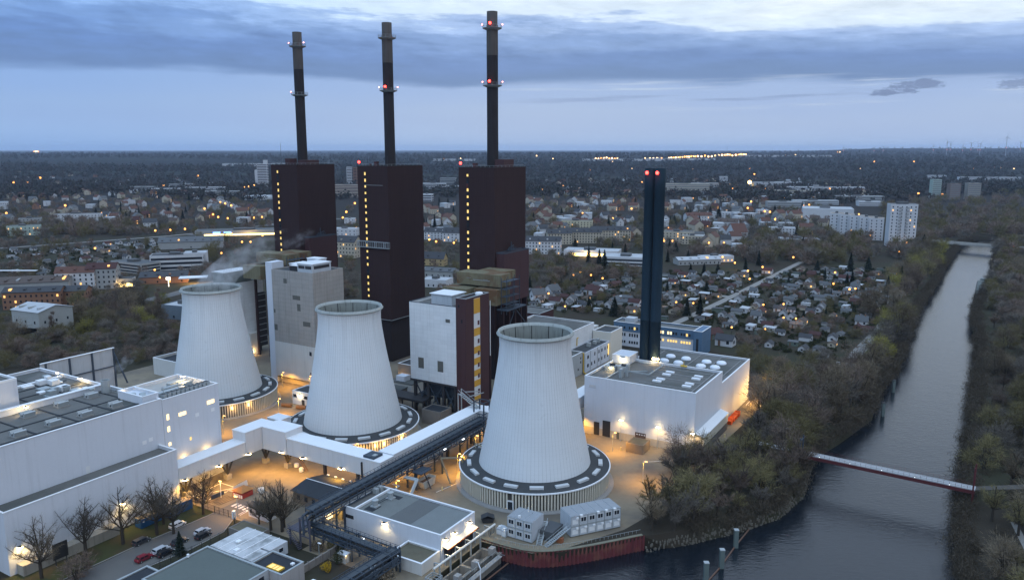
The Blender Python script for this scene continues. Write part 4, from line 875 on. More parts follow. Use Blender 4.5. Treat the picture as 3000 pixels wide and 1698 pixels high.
for s_, t_, p in ((-190, 178, 1500), (-167, 180, 1500), (-150, 180, 900), (-134, 190, 1700), (-138, 206, 900), (-226, 176, 1500), (-224, 200, 1800), (-150, 222, 900), (-214, 224, 1200), (-250, 226, 1600), (-236, 228, 900), (-137.6, 164.5, 1100), (-100, 232, 1500), (-118, 240, 1200), (-82, 214, 1200)):  # posts added for the light they throw on the yard
    x, y = S(s_, t_); p_ = bld('lamp_post', '', 'lamp post', s_, t_); b = M(p_); b.tube((s_, t_, 0), (s_, t_, 7), .09, .06); b.bar((s_, t_, 7), (s_ + .8, t_, 7.1), .1); b.build('pole', STEELG, p_)
    b = M(p_); b.box(s_ + .5, s_ + 1.2, t_ - .2, t_ + .2, 6.86, 7.0); b.build('lamp_head', LAMPD, p_); light(p_, .8, 0, 6.6, p * 5.0, (1, .47, .035), rad=.4, spot=155)
    p_['label'] = {(-190, 178): 'slim added sodium lamp post behind the raised corner of the duct bridge', (-167, 180): 'added sodium lamp post between the duct bridge and the middle cooling tower', (-150, 180): 'added sodium lamp post under the corner of the white duct bridge',
        (-134, 190): 'added sodium lamp post left of the nearest cooling tower, right of the pipe rack', (-138, 206): 'added sodium lamp post beside the pipe rack end tower', (-226, 176): 'added sodium lamp post beside the low store below the farthest cooling tower', (-224, 200): 'added sodium lamp post between the farthest and the middle cooling tower',
        (-150, 222): 'added sodium lamp post below the maroon stair tower', (-214, 224): 'added sodium lamp post right of the small white hut', (-250, 226): 'added sodium lamp post below the tall grey concrete block', (-236, 228): 'added sodium lamp post left of the small white hut', (-137.6, 164.5): 'added sodium lamp post close beside the pipe rack above the white pump house',
        (-100, 232): 'added sodium lamp post between the nearest cooling tower and the big white hall', (-118, 240): 'added sodium lamp post left of the double doors of the white hall', (-82, 214): 'added sodium lamp post right of the nearest cooling tower'}[(s_, t_)]
r = bld('yard_store', 'small flat concrete store below the farthest cooling tower beside the duct bridge', 'store', -206, 174)
flatroof(r, -215, -206, 172, 179, 4.2, WALLP, ROOFG, 0, .3, cope=None); walllamp(r, -205.8, 178, 3.6, 350, dx=1, dy=0)
# ================================================================== PIPE RACK
r = bld('pipe_rack', 'blue-grey steel pipe rack running down across the yard and round the white pump house', 'pipe rack', -139, 170)
def truss(p0, p1, w, h, z, bays, gal=False):
    d = Vector((p1[0] - p0[0], p1[1] - p0[1])); L = d.length; d.normalize(); n = Vector((-d.y, d.x)); b = M(r)
    def P(u, k, zz): return (p0[0] + d.x * u + n.x * k * w / 2, p0[1] + d.y * u + n.y * k * w / 2, zz)
    for k in (-1, 1):
        for zz in (z, z + h * .55, z + h): b.bar(P(0, k, zz), P(L, k, zz), .26)
        for i in range(bays + 1):
            u = L * i / bays; b.bar(P(u, k, z), P(u, k, z + h), .2)
            if i < bays: b.bar(P(u, k, z if i % 2 else z + h * .55), P(L * (i + 1) / bays, k, z + h * .55 if i % 2 else z), .15)
    for i in range(bays + 1):
        u = L * i / bays
        for zz in (z, z + h): b.bar(P(u, -1, zz), P(u, 1, zz), .2)
    for k in (-1, 1):
        b.bar(P(0, k, z + h + 1.0), P(L, k, z + h + 1.0), .08); b.bar(P(0, k, z + h + .5), P(L, k, z + h + .5), .06)
        for i in range(bays * 2 + 1): b.bar(P(L * i / bays / 2, k, z + h), P(L * i / bays / 2, k, z + h + 1.0), .07)
    b.build('truss_frame', STEELB, r)
    for k, zz, rr in ((-.6, z + .4, .28), (0, z + .38, .24), (.55, z + .42, .32), (-.45, z + h * .55 + .3, .26), (.3, z + h * .55 + .34, .3)):
        b = M(r); b.tube(P(0, k, zz), P(L, k, zz), rr, n=8); b.build('pipe', rndp.choice([STEELB, DARKM, mat('grey_lagging', (.20, .215, .225), .5, .1, .8), STEELB]), r)
    b = M(r); a, c_, e, f_ = P(0, -.85, z + h + .02), P(L, -.85, z + h + .02), P(L, .3, z + h + .02), P(0, .3, z + h + .02); b.quad(a, c_, e, f_); b.build('walkway', mat('dark_grating', (.05, .06, .07), .7), r)
rndp = random.Random(3)
truss((-140, 214.5), (-139.6, 133.2), 3.4, 3.2, 7.0, 26)
truss((-141, 135), (-112.6, 133.6), 3.0, 2.6, 3.4, 10)
truss((-113.2, 134.5), (-114.6, 104), 3.0, 2.8, 3.4, 10)
def rackleg(s, t, h, w=3.0):
    b = M(r)
    for k in (-1, 1): b.bar((s + k * w / 2, t, 0), (s + k * w / 2, t, h), .42)
    b.bar((s - w / 2, t, h * .5), (s + w / 2, t, h), .2); b.build('leg', STEELB, r)
for s_, t_, h in ((-139.8, 144, 7), (-139.8, 160, 7), (-139.8, 174.2, 7), (-139.9, 188, 7), (-139.9, 202, 7), (-114.2, 118, 3.4), (-114, 107, 3.4)): rackleg(s_, t_, h)
for s_, t_ in ((-112.8, 134), (-113.9, 134), (-126, 134.4)):
    b = M(r); b.bar((s_, t_ - 1.4, 0), (s_, t_ - 1.4, 6.4), .35); b.bar((s_, t_ + 1.4, 0), (s_, t_ + 1.4, 6.4), .35); b.build('leg', STEELB, r)
b = M(r)   # end towers with stairs
for x in (-143.4, -139.4):
    for y in (213.4, 217): b.bar((x, y, 0), (x, y, 15.5), .4)
for z in (4, 8, 11.5, 15.5):
    b.bar((-143.4, 213.4, z), (-139.4, 213.4, z), .25); b.bar((-143.4, 217, z), (-139.4, 217, z), .25); b.bar((-143.4, 213.4, z), (-143.4, 217, z), .25); b.bar((-139.4, 213.4, z), (-139.4, 217, z), .25)
for z in (4, 8): b.bar((-143.4, 213.4, z), (-139.4, 213.4, z + 3.6), .18); b.bar((-139.4, 217, z), (-143.4, 217, z + 3.6), .18)
b.build('end_tower', STEELB, r)
b = M(r)
for i in range(13): b.box(-144.2 - i * .62, -143.6 - i * .62, 216.4, 218.4, 11.6 + i * .36, 11.7 + i * .36)
for k in (216.4, 218.4): b.bar((-143.6, k, 11.4), (-152, k, 16.2), .22); b.bar((-143.6, k, 12.6), (-152, k, 17.4), .1)
b.bar((-152, 216.4, 16.2), (-152, 216.4, 0), .3); b.bar((-152, 218.4, 17.4), (-152, 218.4, 0), .3); b.bar((-149.4, 217, 17), (-149.4, 226, 14.8), .3); b.bar((-147.6, 217, 15.6), (-147.6, 226, 14.6), .25); b.build('stair', STEELG, r)
b = M(r)
for x in (-145.6, -142.0, -138.6):
    for y in (131.6, 136.2): b.bar((x, y, 0), (x, y, 8.2 if x > -145 else 4.4), .36)
for z in (3.4, 5.2, 8): b.bar((-142, 131.6, z), (-138.6, 131.6, z), .25); b.bar((-142, 136.2, z), (-138.6, 136.2, z), .25); b.bar((-142, 131.6, z), (-142, 136.2, z), .25)
b.box(-146.2, -142, 131.2, 136.6, 4.3, 4.5)
for i in range(12): b.box(-145.4 + i * .36, -145.0 + i * .36, 130.0, 131.2, 4.1 - i * .34, 4.18 - i * .34)
b.bar((-145.6, 130, 5.3), (-141.2, 130, 1.2), .1); b.bar((-145.6, 131.2, 5.3), (-141.2, 131.2, 1.2), .1)
for z in (4.9, 5.4): b.bar((-146.2, 131.2, z), (-142, 131.2, z), .07); b.bar((-146.2, 136.6, z), (-142, 136.6, z), .07); b.bar((-146.2, 131.2, z), (-146.2, 136.6, z), .07)
b.build('stair_tower', mat('violet_grey_steel', (.075, .075, .10), .6), r)
b = M(r); b.tube((-140.4, 133, 9.6), (-140.4, 131.2, 9.2), .3, n=8); b.tube((-140.4, 131.2, 9.2), (-139.8, 130.8, 4.6), .3, n=8); b.tube((-139.3, 133, 9.2), (-139, 131.2, 8.6), .26, n=8); b.tube((-139, 131.2, 8.6), (-138.6, 132.4, 4.4), .26, n=8); b.build('pipe_elbow', STEELB, r)
b = M(r)   # silver pipes dropping right of the rack towards the yard
for k in (0, .9): b.tube((-137.6, 168 + k, 6.4), (-133.2, 168 + k, 6.4), .3, n=8, mi=0); b.tube((-133.2, 168 + k, 6.4), (-131.6, 162 + k, 3.0), .3, n=8); b.tube((-131.6, 162 + k, 3.0), (-131.4, 160.6 + k, .3), .3, n=8)
b.tube((-137.6, 163, 6.2), (-135.2, 163, 6.2), .18); b.tube((-135.2, 163, 6.2), (-135.2, 161.2, 6.2), .18); b.tube((-135.2, 161.2, 6.2), (-132.8, 161.2, 5.4), .18); b.build('branch_pipe', STEELG, r)
b = M(r); b.box(-138.2, -134.4, 172.2, 177.4, 6.2, 6.4)
for x in (-138.2, -134.4): b.bar((x, 172.2, 7.4), (x, 177.4, 7.4), .12)
b.bar((-137.8, 174, 0), (-137.8, 174, 6.2), .5); b.bar((-134.6, 177, 0), (-137.8, 177, 6), .3); b.build('side_platform', STEELB, r)
for s_, t_ in ((-137.4, 188), (-137.4, 198)): M(r).box(s_ - .1, s_ + .3, t_ - .5, t_ + .5, 8.2, 8.4).build('lamp', emit('cool_lamp', (.9, .95, 1), 3), r)
M(r).box(-125, -124.2, 135.4, 136.2, 5.2, 5.4).build('lamp', MATS['cool_lamp'], r)
# leaning steel frame right of the rack, braces under the duct
r2 = bld('steel_trestle', 'pale lit steel trestle frame between the pipe rack and the nearest cooling tower', 'trestle', -134, 186)
b = M(r2); b.bar((-136, 184, 7), (-130, 187, 7.4), .4); b.bar((-130, 187, 7.4), (-130, 187, 0), .45); b.bar((-136, 184, 7), (-131, 182, .5), .35); b.bar((-134, 200, 7), (-129, 198, 7), .3); b.bar((-134, 200, 7), (-130, 195, .4), .3); b.build('frame', mat('ochre_steel', (.22, .19, .13), .7), r2)
# ================================================================== PUMP HOUSE
r = bld('pump_house', 'low white pump house with a grey roof and glowing wall lamps by the quay', 'pump house', -122, 150)
flatroof(r, -138.8, -107, 144.2, 159.2, 7.0, WHITE, None, 0, .45)
b = M(r)
for i, (x0, x1, mi) in enumerate(((-134.6, -124.5, 0), (-124.45, -117.6, 1), (-117.55, -107.6, 2))): M(r).box(x0, x1, 144.8, 158.6, 6.615, 6.66).build('roof_felt', [mat('roof_felt_green', (.135, .145, .14), .9, .12, .3, fine=.1), mat('roof_felt_dark', (.10, .105, .105), .9, .12, .3, fine=.1), mat('roof_felt_blue', (.15, .165, .165), .9, .12, .3, fine=.1)][i], r)
b = M(r); b.box(-135.4, -134.9, 144.7, 158.7, 6.615, 7.15); b.build('roof_kerb', COPE, r)
for x, y in ((-131.8, 148.8), (-131.4, 154.6)):
    b = M(r); b.box(x - 1.0, x + 1.0, y - 1, y + 1, 6.66, 7.0); o = b.build('vent_base', STEELG, r); b = M(r); b.lathe([(.75, 7.0), (.75, 8.2), (.9, 8.3), (.9, 8.6), (.01, 8.75)], 14, x, y); b.build('roof_vent', STEELG, o)
b = M(r); b.box(-133.4, -130.4, 146, 149.6, 6.665, 6.70); b.box(-133.2, -129.0, 155.2, 157, 6.665, 6.70); b.bar((-131.8, 149.8, 7.1), (-131.4, 153.6, 7.1), .12); b.bar((-132.6, 149.8, 6.9), (-132.6, 157, 6.9), .1); b.build('vent_pit', ROOFB, r)
for y in (155.2, 157): M(r).box(-137.8, -136.4, y - .6, y + .6, 6.62, 8.1).build('condenser', STEELG, r)
walllamp(r, -124.6, 143.9, 6.0, 700, (1, .74, .36), .4, dy=-.9, spot=150)
for t_ in (145.6, 149.6, 156.2): walllamp(r, -106.6, t_, 5.6, 600, (1, .74, .36), .34, dx=.9, dy=0, spot=150)
walllamp(r, -139.0, 146, 5.2, 330, (1, .78, .34), .3, dx=-1, dy=0)
win_front(r, -138.4, -135.4, 4.0, 5.0, 144.2, GLASSD)
b = M(r); b.add([(-106.99, 145, 3.7), (-105.4, 145, 3.2), (-105.4, 158.6, 3.2), (-106.99, 158.6, 3.7), (-106.99, 145, 3.85), (-105.4, 145, 3.35), (-105.4, 158.6, 3.35), (-106.99, 158.6, 3.85)], [(3, 2, 1, 0), (4, 5, 6, 7), (0, 1, 5, 4), (1, 2, 6, 5), (2, 3, 7, 6), (3, 0, 4, 7)]); b.build('canopy', mat('pale_canopy', (.55, .53, .48), .5), r)
b = M(r); b.box(-105.5, -105.3, 144.9, 158.7, 3.1, 3.4); b.build('canopy_edge', mat('rust_edge', (.22, .07, .03), .7), r)
b = M(r); b.box(-107.0, -106.9, 145.4, 158.2, 0, 3.0)
for i in range(6): b.box(-106.9, -106.6, 146 + i * 2.2, 146.4 + i * 2.2, 0, 3.2)
b.build('recess', DARKM, r)
r = bld('low_annexe', 'small low building with a brownish flat roof at the foot of the pump house', 'annexe', -110, 139)
flatroof(r, -117.2, -107.2, 136.6, 144.15, 3.0, WALLP, mat('mossy_roof', (.11, .10, .07), .95, .3, .4), 0, .4)
b = MB(-105, 150)
for z in (2.9,): b.tube((-103.6, 136.5, z), (-103.2, 163, z), .28, n=8)
o = solosite('quay_pipe', b, mat('white_lagging', (.55, .55, .52), .6, .1, .5), 'long pale lagged pipe on posts along the quay in front of the pump house', 'pipe')
b = MB(-105, 150)
for i in range(6): t_ = 139 + i * 4.4; b.bar((-103.6, t_, -4), (-103.6, t_, 2.8), .32); b.bar((-105.2, t_, 2.9), (-103.6, t_, 2.9), .25); b.bar((-105.2, t_, 0), (-105.2, t_, 2.9), .25)
b.build('pipe_post', STEELG, o)
b = MB(-105, 150)
for i in range(5): b.bar((-103.2, 160 + i * .7, 2.6), (-103.2, 160.2 + i * .7, .8), .14)
b.build('pipe_bracket', STEELB, o)
b = MB(-102, 137)
for x in (-104.6, -101.8):
    for y in (134.6, 137.4): b.bar((x, y, -4), (x, y, 1.4), .2)
for z in (-1.5, 0, .8, 1.4): b.bar((-104.6, 134.6, z), (-101.8, 134.6, z), .14); b.bar((-104.6, 137.4, z), (-101.8, 137.4, z), .14); b.bar((-104.6, 134.6, z), (-104.6, 137.4, z), .14); b.bar((-101.8, 134.6, z), (-101.8, 137.4, z), .14)
solosite('access_cage', b, STEELG, 'galvanised steel access cage at the bottom end of the quay pipe', 'cage')
r = bld('intake_basin', 'concrete cooling water intake with three open basins beside the quay', 'intake', -100, 146)
b = M(r)
for x in (-103.4, -99.9): b.box(x - .25, x + .25, 128, 157.5, -6, -1.2)
b.box(-98.4, -97.9, 128, 157.5, -6, -1.0)
for t_ in (132, 139.4, 147, 156.6): b.box(-103.15, -98.4, t_ - .4, t_ + .4, -6, -.9)
b.box(-103.1, -100.2, 128, 157, -6, -3.4); b.build('basin_wall', mat('wet_concrete', (.20, .185, .16), .9, .25, .3, streak=.4), r)
b = M(r); b.box(-98.3, -96.6, 128, 156, -1.2, -1.0); b.box(-100.0, -98.6, 139.4, 141, -.9, .9); b.box(-100.0, -98.6, 147, 148.6, -.9, .9); b.box(-100.0, -98.6, 154.6, 156.2, -.9, .9); b.build('walkway', PAVE, r)
b = M(r)
for k in (-98.3, -96.7):
    b.bar((k, 128, .0), (k, 156, .0), .07)
    for i in range(15): b.bar((k, 128 + i * 2, -1), (k, 128 + i * 2, 0), .06)
b.build('handrail', STEELG, r)
for x, t_, lb in ((-94.2, 142.3, 'white bent quay lamp post standing beside the intake basins'),):
    p = bld('lamp_post', lb, 'lamp post', x, t_); b = M(p); b.tube((x, t_, -4.5), (x, t_, 3), .16, .12); b.bar((x, t_, 3), (x - 1.6, t_ + 1.4, 3.4), .14); b.build('pole', COPE, p); b = M(p); b.box(x - 2.2, x - 1.4, t_ + 1.1, t_ + 1.6, 3.3, 3.45); b.build('lamp_head', STEELG, p)
# ================================================================== QUAY: sheet piling, cabins, skips
r = bld('sheet_pile_wall', 'maroon corrugated sheet pile quay wall curving along the water', 'quay wall', -88, 162)
path = [(-105, 158.9), (-100, 158.7), (-96, 158.9), (-92, 159.3), (-88.5, 160.6), (-85.5, 162.8), (-82, 166.2), (-78.4, 170.4), (-74.5, 175.4), (-71.5, 179.4), (-69.0, 182.6)]
def resample(path, st):
    out = []; d0 = 0
    for a, b_ in zip(path, path[1:]):
        L = math.hypot(b_[0] - a[0], b_[1] - a[1]); u = d0
        while u < L: out.append((a[0] + (b_[0] - a[0]) * u / L, a[1] + (b_[1] - a[1]) * u / L)); u += st
        d0 = u - L
    return out
pp = resample(path, .28); b = M(r); q = []
for i, p in enumerate(pp):
    a = pp[max(i - 1, 0)]; c_ = pp[min(i + 1, len(pp) - 1)]; dx, dy = c_[0] - a[0], c_[1] - a[1]; l = math.hypot(dx, dy); off = (.30, .30, 0, -.0)[i % 4] - .05
    q.append((p[0] + dy / l * off, p[1] - dx / l * off))
n = len(q); b.add([(x, y, -6.5) for x, y in q] + [(x, y, .35) for x, y in q], [(i, i + 1, n + i + 1, n + i) for i in range(n - 1)]); b.build('sheet_piles', RUSTR, r)
b = M(r); pc = resample(path, 1.2)
for a, c_ in zip(pc, pc[1:]): b.bar((a[0] - .1, a[1] + .15, .42), (c_[0] - .1, c_[1] + .15, .42), .9, .16)
b.build('capping_beam', mat('mossy_cap', (.16, .15, .11), .95, .3, .8), r)
b = M(r); pw = resample(path[7:], 1.0)
for a, c_ in zip(pp[6:26], pp[7:27]): b.bar((a[0] + .35, a[1] - .35, -2.2), (c_[0] + .35, c_[1] - .35, -2.2), .14)
b.build('waling_bar', STEELG, r)
b = MB(-88, 164)
for a, c_ in zip(pc[4:], pc[5:]):
    b.bar((a[0] - .9, a[1] + .9, 1.3), (c_[0] - .9, c_[1] + .9, 1.3), .06); b.bar((a[0] - .9, a[1] + .9, .5), (a[0] - .9, a[1] + .9, 1.35), .06)
solosite('quay_railing', b, STEELG, 'thin steel railing along the top of the maroon quay wall', 'railing')
CABW = mat('white_shutter', (.62, .64, .65), .6, .05, 1)
def cabins(label, s0, t0, rot, units, group=None, white=None):
    """two storeys of site cabins, units side by side along local x; windows face -y"""
    x, y = S(s0, t0); r = thing('site_cabin_stack', label, 'site cabin', x, y, 0, -SA + rot, group)
    w, d, h = 2.5, 6.2, 2.75; wh = white or ()
    for i in range(units):
        for lv in range(2):
            b = MB(); z = .25 + lv * (h + .06); b.box(i * w + .02, (i + 1) * w - .02, 0, d, z, z + h); o = b.build('cabin', GREYM, r)
            b = MB()
            for xx in (i * w + .03, (i + 1) * w - .13):
                b.box(xx, xx + .1, -.05, -.001, z, z + h)
            b.box(i * w + .14, (i + 1) * w - .14, -.05, -.001, z, z + .16); b.box(i * w + .14, (i + 1) * w - .14, -.05, -.001, z + h - .16, z + h); b.build('corner_frame', STEELG, o)
            if (i, lv) in wh:
                b = MB(); b.box(i * w + .5, (i + 1) * w - .4, -.05, -.001, z + .55, z + 1.75); b.build('shutter', CABW, o)
                b = MB(); b.box(i * w + 1.5, i * w + 2.2, -.35, -.001, z + 1.85, z + 2.35); b.build('air_conditioner', CABW, o)
            else:
                b = MB(); b.box(i * w + .45, (i + 1) * w - .45, -.06, -.001, z + .9, z + 2.2); fo = b.build('window', CABW, o)
                b = MB(); b.box(i * w + .55, i * w + 1.18, -.09, -.061, z + 1.0, z + 2.1); b.box(i * w + 1.3, (i + 1) * w - .55, -.09, -.061, z + 1.0, z + 2.1); b.build('pane', GLASSD, o)
        b = MB(); b.box(i * w + .12, (i + 1) * w - .12, .1, d - .1, 5.82, 5.9); b.build('roof_panel', mat('grey_cabin_roof', (.24, .26, .28), .6, .1, .5, brick=(.6, 50, .05, .15)), r)
    b = MB()
    for xx in (.1, units * w - .1):
        for yy in (.3, d - .3): b.box(xx - .1, xx + .1, yy - .1, yy + .1, 0, .25)
    b.build('foot', DARKM, r); return r
ca = cabins('stack of pale grey site cabins, three wide, left of the longer stack on the quay', -99.8, 163.6, 0, 3, white=())
cb = cabins('long stack of pale grey site cabins, six wide, on the quay', -85.2, 171.6, math.atan2(13.2, 9.6), 6, white=((0, 0), (1, 0), (2, 0), (3, 0), (4, 0), (5, 0), (0, 1)))
for i in (1, 3, 4, 5):
    b = MB(); b.box(i * 2.5 + .2, i * 2.5 + .95, -.4, .3, 5.35, 5.95); b.build('air_conditioner', CABW, cb)
b = MB(); b.box(3.0, 3.6, .4, 1.0, 5.9, 6.5); b.tube((3.6, 4.8, 5.9), (3.6, 4.8, 7.2), .12); b.build('roof_unit', CABW, ca)
b = MB(-90, 168); b.box(-92.0, -88.2, 167, 173, .05, 2.6)
solosite('stair_core', b, mat('dark_stair_core', (.07, .075, .08), .8), 'dark covered stair core between the two site cabin stacks', 'stair')
for k, (s0, t0, s1, t1) in enumerate(((-92.4, 171, -90.4, 163.8), (-88.6, 164.4, -85.6, 171.2))):
    b = MB(s0, t0); d = Vector((s1 - s0, t1 - t0)).normalized(); nx, ny = -d.y * .6, d.x * .6; N_ = 15
    for i in range(N_):
        u = i / N_; cx, cy_ = s0 + (s1 - s0) * u, t0 + (t1 - t0) * u; z = (3.0 * (1 - u) if k == 0 else 3.0 * u); b.bar((cx - nx, cy_ - ny, z), (cx + nx, cy_ + ny, z), .45, .06)
    for sg in (-1, 1):
        za, zb = (3, 0) if k == 0 else (0, 3)
        b.bar((s0 + sg * nx, t0 + sg * ny, za + .1), (s1 + sg * nx, t1 + sg * ny, zb + .1), .25); b.bar((s0 + sg * nx, t0 + sg * ny, za + 1.1), (s1 + sg * nx, t1 + sg * ny, zb + 1.1), .08)
        for i in range(6): u = i / 5; b.bar((s0 + (s1 - s0) * u + sg * nx, t0 + (t1 - t0) * u + sg * ny, za + (zb - za) * u), (s0 + (s1 - s0) * u + sg * nx, t0 + (t1 - t0) * u + sg * ny, za + (zb - za) * u + 1.1), .06)
    solosite('outdoor_stair', b, STEELG, ['grey steel stair beside the three wide site cabin stack', 'grey steel stair at the end of the six wide site cabin stack'][k], 'stair')
b = MB(-86.6, 168.2); b.box(-87.4, -85.8, 167.6, 168.8, .02, 1.3); solosite('gas_cage', b, mat('rust_orange', (.25, .09, .04), .8), 'small rusty orange box at the foot of the long cabin stack', 'box')
for (s0, t0, w_, lb) in ((-103.0, 163.4, 1.7, 'small white board hut left of the three wide cabin stack'), (-101.2, 163.0, 1.3, 'low white box with a unit on top beside the cabin stack')):
    b = MB(s0, t0); b.box(s0, s0 + w_, t0, t0 + 2.4, 0, 1.7); o = solosite('equipment_box', b, GREYM, lb, 'box'); b = MB(s0, t0); b.box(s0 + .1, s0 + w_ - .1, t0 - .05, t0 - .001, .2, 1.3); b.build('panel', CABW, o); b = MB(s0, t0); b.box(s0 + .3, s0 + 1.0, t0 + .3, t0 + 1, 1.702, 2.2); b.build('unit', CABW, o)
def skip(name, label, s, t, rot, L, w, h, m, fill=None, closed=False):
    x, y = S(s, t); r = thing(name, label, 'skip' if name == 'skip' else 'container', x, y, 0, -SA + rot)
    b = MB(); e = .12
    vs = [(-L / 2 + h * .35, -w / 2, .15), (L / 2 - h * .35, -w / 2, .15), (L / 2 - h * .35, w / 2, .15), (-L / 2 + h * .35, w / 2, .15), (-L / 2, -w / 2, h), (L / 2, -w / 2, h), (L / 2, w / 2, h), (-L / 2, w / 2, h)]
    b.add(vs, [(3, 2, 1, 0), (0, 1, 5, 4), (1, 2, 6, 5), (2, 3, 7, 6), (3, 0, 4, 7)]); b.add([(x_ * .96, y_ * .94, z_ + (.1 if z_ < 1 else 0)) for x_, y_, z_ in vs], [(0, 1, 2, 3), (4, 5, 1, 0), (5, 6, 2, 1), (6, 7, 3, 2), (7, 4, 0, 3)])
    b.build('body', m, r); b = MB(); ring(b, -L / 2 - .05, L / 2 + .05, -w / 2 - .05, w / 2 + .05, .14, h, h + .1); b.build('rim', m, r)
    if closed:
        b = MB(); b.gable(-L / 2, L / 2, -w / 2, w / 2, h + .1, h + .8, 'y', .02, .06); b.build('lid', m, r)
    else:
        b = MB(); b.box(-L / 2 + .5, L / 2 - .5, -w / 2 + .2, w / 2 - .2, h * .5, h * .72); b.build('contents', fill or WOODB, r)
    b = MB()
    for k in (-1, 1):
        for xx in (-L / 5, L / 5): b.box(xx - .1, xx + .1, k * (w / 2 + .02) - .06, k * (w / 2 + .02) + .06, .2, h - .05)
    b.build('rib', m, r); return r
skip('skip', 'long white open topped skip with brown contents near the nearest cooling tower', -137.2, 178, R(90), 6.4, 2.7, 2.4, mat('white_skip', (.45, .44, .40), .7, .15, .5, streak=.3), mat('brown_rubble', (.14, .085, .05), .95, .4, .8))
skip('skip', 'dark lidded skip standing alone in front of the nearest cooling tower', -108.8, 168.2, R(35), 3.6, 2.4, 1.3, mat('black_skip', (.03, .032, .035), .5), closed=True)
for i in range(4):
    skip('skip', ['orange skip nearest the lean-to in the row beside the big white hall', 'second orange skip in the row beside the big white hall', 'third orange skip in the row beside the big white hall', 'orange skip farthest along the row beside the big white hall'][i], -74.0, 279.5 + i * 3.4, R(90), 3.0, 1.9, 1.6, ORANGE, ORANGE)['group'] = 'orange skips beside the white hall'
for (s_, t_, lb) in ((-131.1, 177.8, 'short pale bollard right of the white skip'), (-98.1, 234.8, 'short lit yellow bollard in front of the white hall doors'), (-71.5, 314.6, 'short yellow bollard light far along the side of the white hall'), (-72.6, 304.3, 'short yellow bollard beside the painted triangle'), (-71.6, 265.1, 'yellow bollard light opposite the lean-to')):
    b = MB(s_, t_); b.tube((s_, t_, 0), (s_, t_, 1.2), .22, n=10); solosite('bollard', b, mat('pale_bollard', (.6, .5, .25), .6), lb, 'bollard')
r = bld('brick_kiosk', 'small brown kiosk with a flat mossy roof in front of the white hall', 'kiosk', -93, 238)
flatroof(r, -96.2, -90.2, 234.6, 241, 3.2, mat('brown_kiosk_brick', (.19, .15, .11), .9, .2, .5), mat('mossy_roof', (.11, .10, .07)), 0, .2, cope=None); light(r, 5, 1, 2.5, 200)
b = MB(-76, 333)
def car(label, s, t, rot, paint, L=4.4, w=1.8, h=1.48, van=False, x=None, y=None):
    if x is None: x, y = S(s, t)
    r = thing('parked_car', label, 'car', x, y, 0, rot)
    b = MB(); hw = w / 2; hl = L / 2
    pr = [(-hl, .30), (-hl, .72), (-hl + .15, .88), (-hl * .42 if not van else -hl * .9, .92), (hl * .42, .90), (hl - .25, .76), (hl, .60), (hl, .30)]
    vs = [(px, -hw * (.93 if abs(px) > hl - .05 else 1), pz) for px, pz in pr] + [(px, hw * (.93 if abs(px) > hl - .05 else 1), pz) for px, pz in pr]; k = len(pr)
    b.add(vs, [tuple(range(k)), tuple(range(2 * k - 1, k - 1, -1))] + [(i, k + i, k + (i + 1) % k, (i + 1) % k) for i in range(k)])
    x0 = -hl + .1 if van else -hl + .35; cp = [(x0, .90), (x0 + .25, h), (hl * (.22 if not van else .42), h), (hl * (.48 if not van else .6), .92)]
    b.add([(a, -hw * (.95 if z < 1 else .80), z - .02 if z > 1 else z) for a, z in cp] + [(a, hw * (.95 if z < 1 else .80), z - .02 if z > 1 else z) for a, z in cp], [(0, 1, 2, 3), (7, 6, 5, 4), (0, 4, 5, 1), (1, 5, 6, 2), (2, 6, 7, 3)])
    b.build('body', paint, r)
    g_ = MB(); e = .015   # glass band just proud of the cabin
    for sg in (-1, 1):
        def Q(u, v):
            a0 = cp[0][0] + (cp[1][0] - cp[0][0]) * v; a1 = cp[3][0] + (cp[2][0] - cp[3][0]) * v; z = .90 + (h - .92) * v; yy = hw * (.95 - .15 * v) + e
            return (a0 + (a1 - a0) * u, sg * yy, z)
        for u0, u1 in ((.08, .48), (.53, .92)): f = [Q(u0, .15), Q(u1, .15), Q(u1 - .02, .82), Q(u0 + .02, .82)]; g_.add(f if sg < 0 else f[::-1], [(0, 1, 2, 3)])
    for (a, z0), (c_, z1), sg in ((cp[0], cp[1], -1), (cp[3], cp[2], 1)):
        p = [(a + (c_ - a) * v + sg * e, yy * (1 - .16 * v) * hw * .86, z0 + (z1 - z0) * v + e) for v, yy in ((.15, -1), (.15, 1), (.85, 1), (.85, -1))]; g_.add(p if sg > 0 else p[::-1], [(0, 1, 2, 3)])
    g_.build('windows', GLASSD, r)
    for xx in (-hl * .62, hl * .62):
        for yy in (-hw + .08, hw - .08):
            b = MB(); b.tube((xx, yy - .11, .32), (xx, yy + .11, .32), .33, n=12); o = b.build('wheel', RUBBER, r); b = MB(); b.tube((xx, yy - .125, .32), (xx, yy + .125, .32), .19, n=10); b.build('rim', STEELG, o)
    for yy in (-hw + .3, hw - .3):
        b = MB(); b.box(hl - .06, hl + .015, yy - .2, yy + .2, .56, .70); b.build('headlight', COPE, r); b = MB(); b.box(-hl - .015, -hl + .05, yy - .18, yy + .18, .62, .76); b.build('tail_light', mat('tail_red', (.3, .02, .02), .3), r)
    return r
CP = {n: mat(n + '_car_paint', c, .3, .03, .5, spec=.6) for n, c in (('white', (.62, .63, .65)), ('silver', (.40, .42, .45)), ('black', (.012, .012, .014)), ('red', (.16, .008, .018)), ('dark', (.03, .033, .038)))}
RT = -SA + R(90)
car('white estate car parked on the verge beside the blue containers', -178.9, 122.6, RT, CP['white'], van=True)
car('silver saloon parked near the site gate beside a black car', -170.0, 123.6, RT, CP['silver'])
car('black car parked tight beside the silver saloon near the gate', -168.0, 122.3, RT + .04, CP['black'])
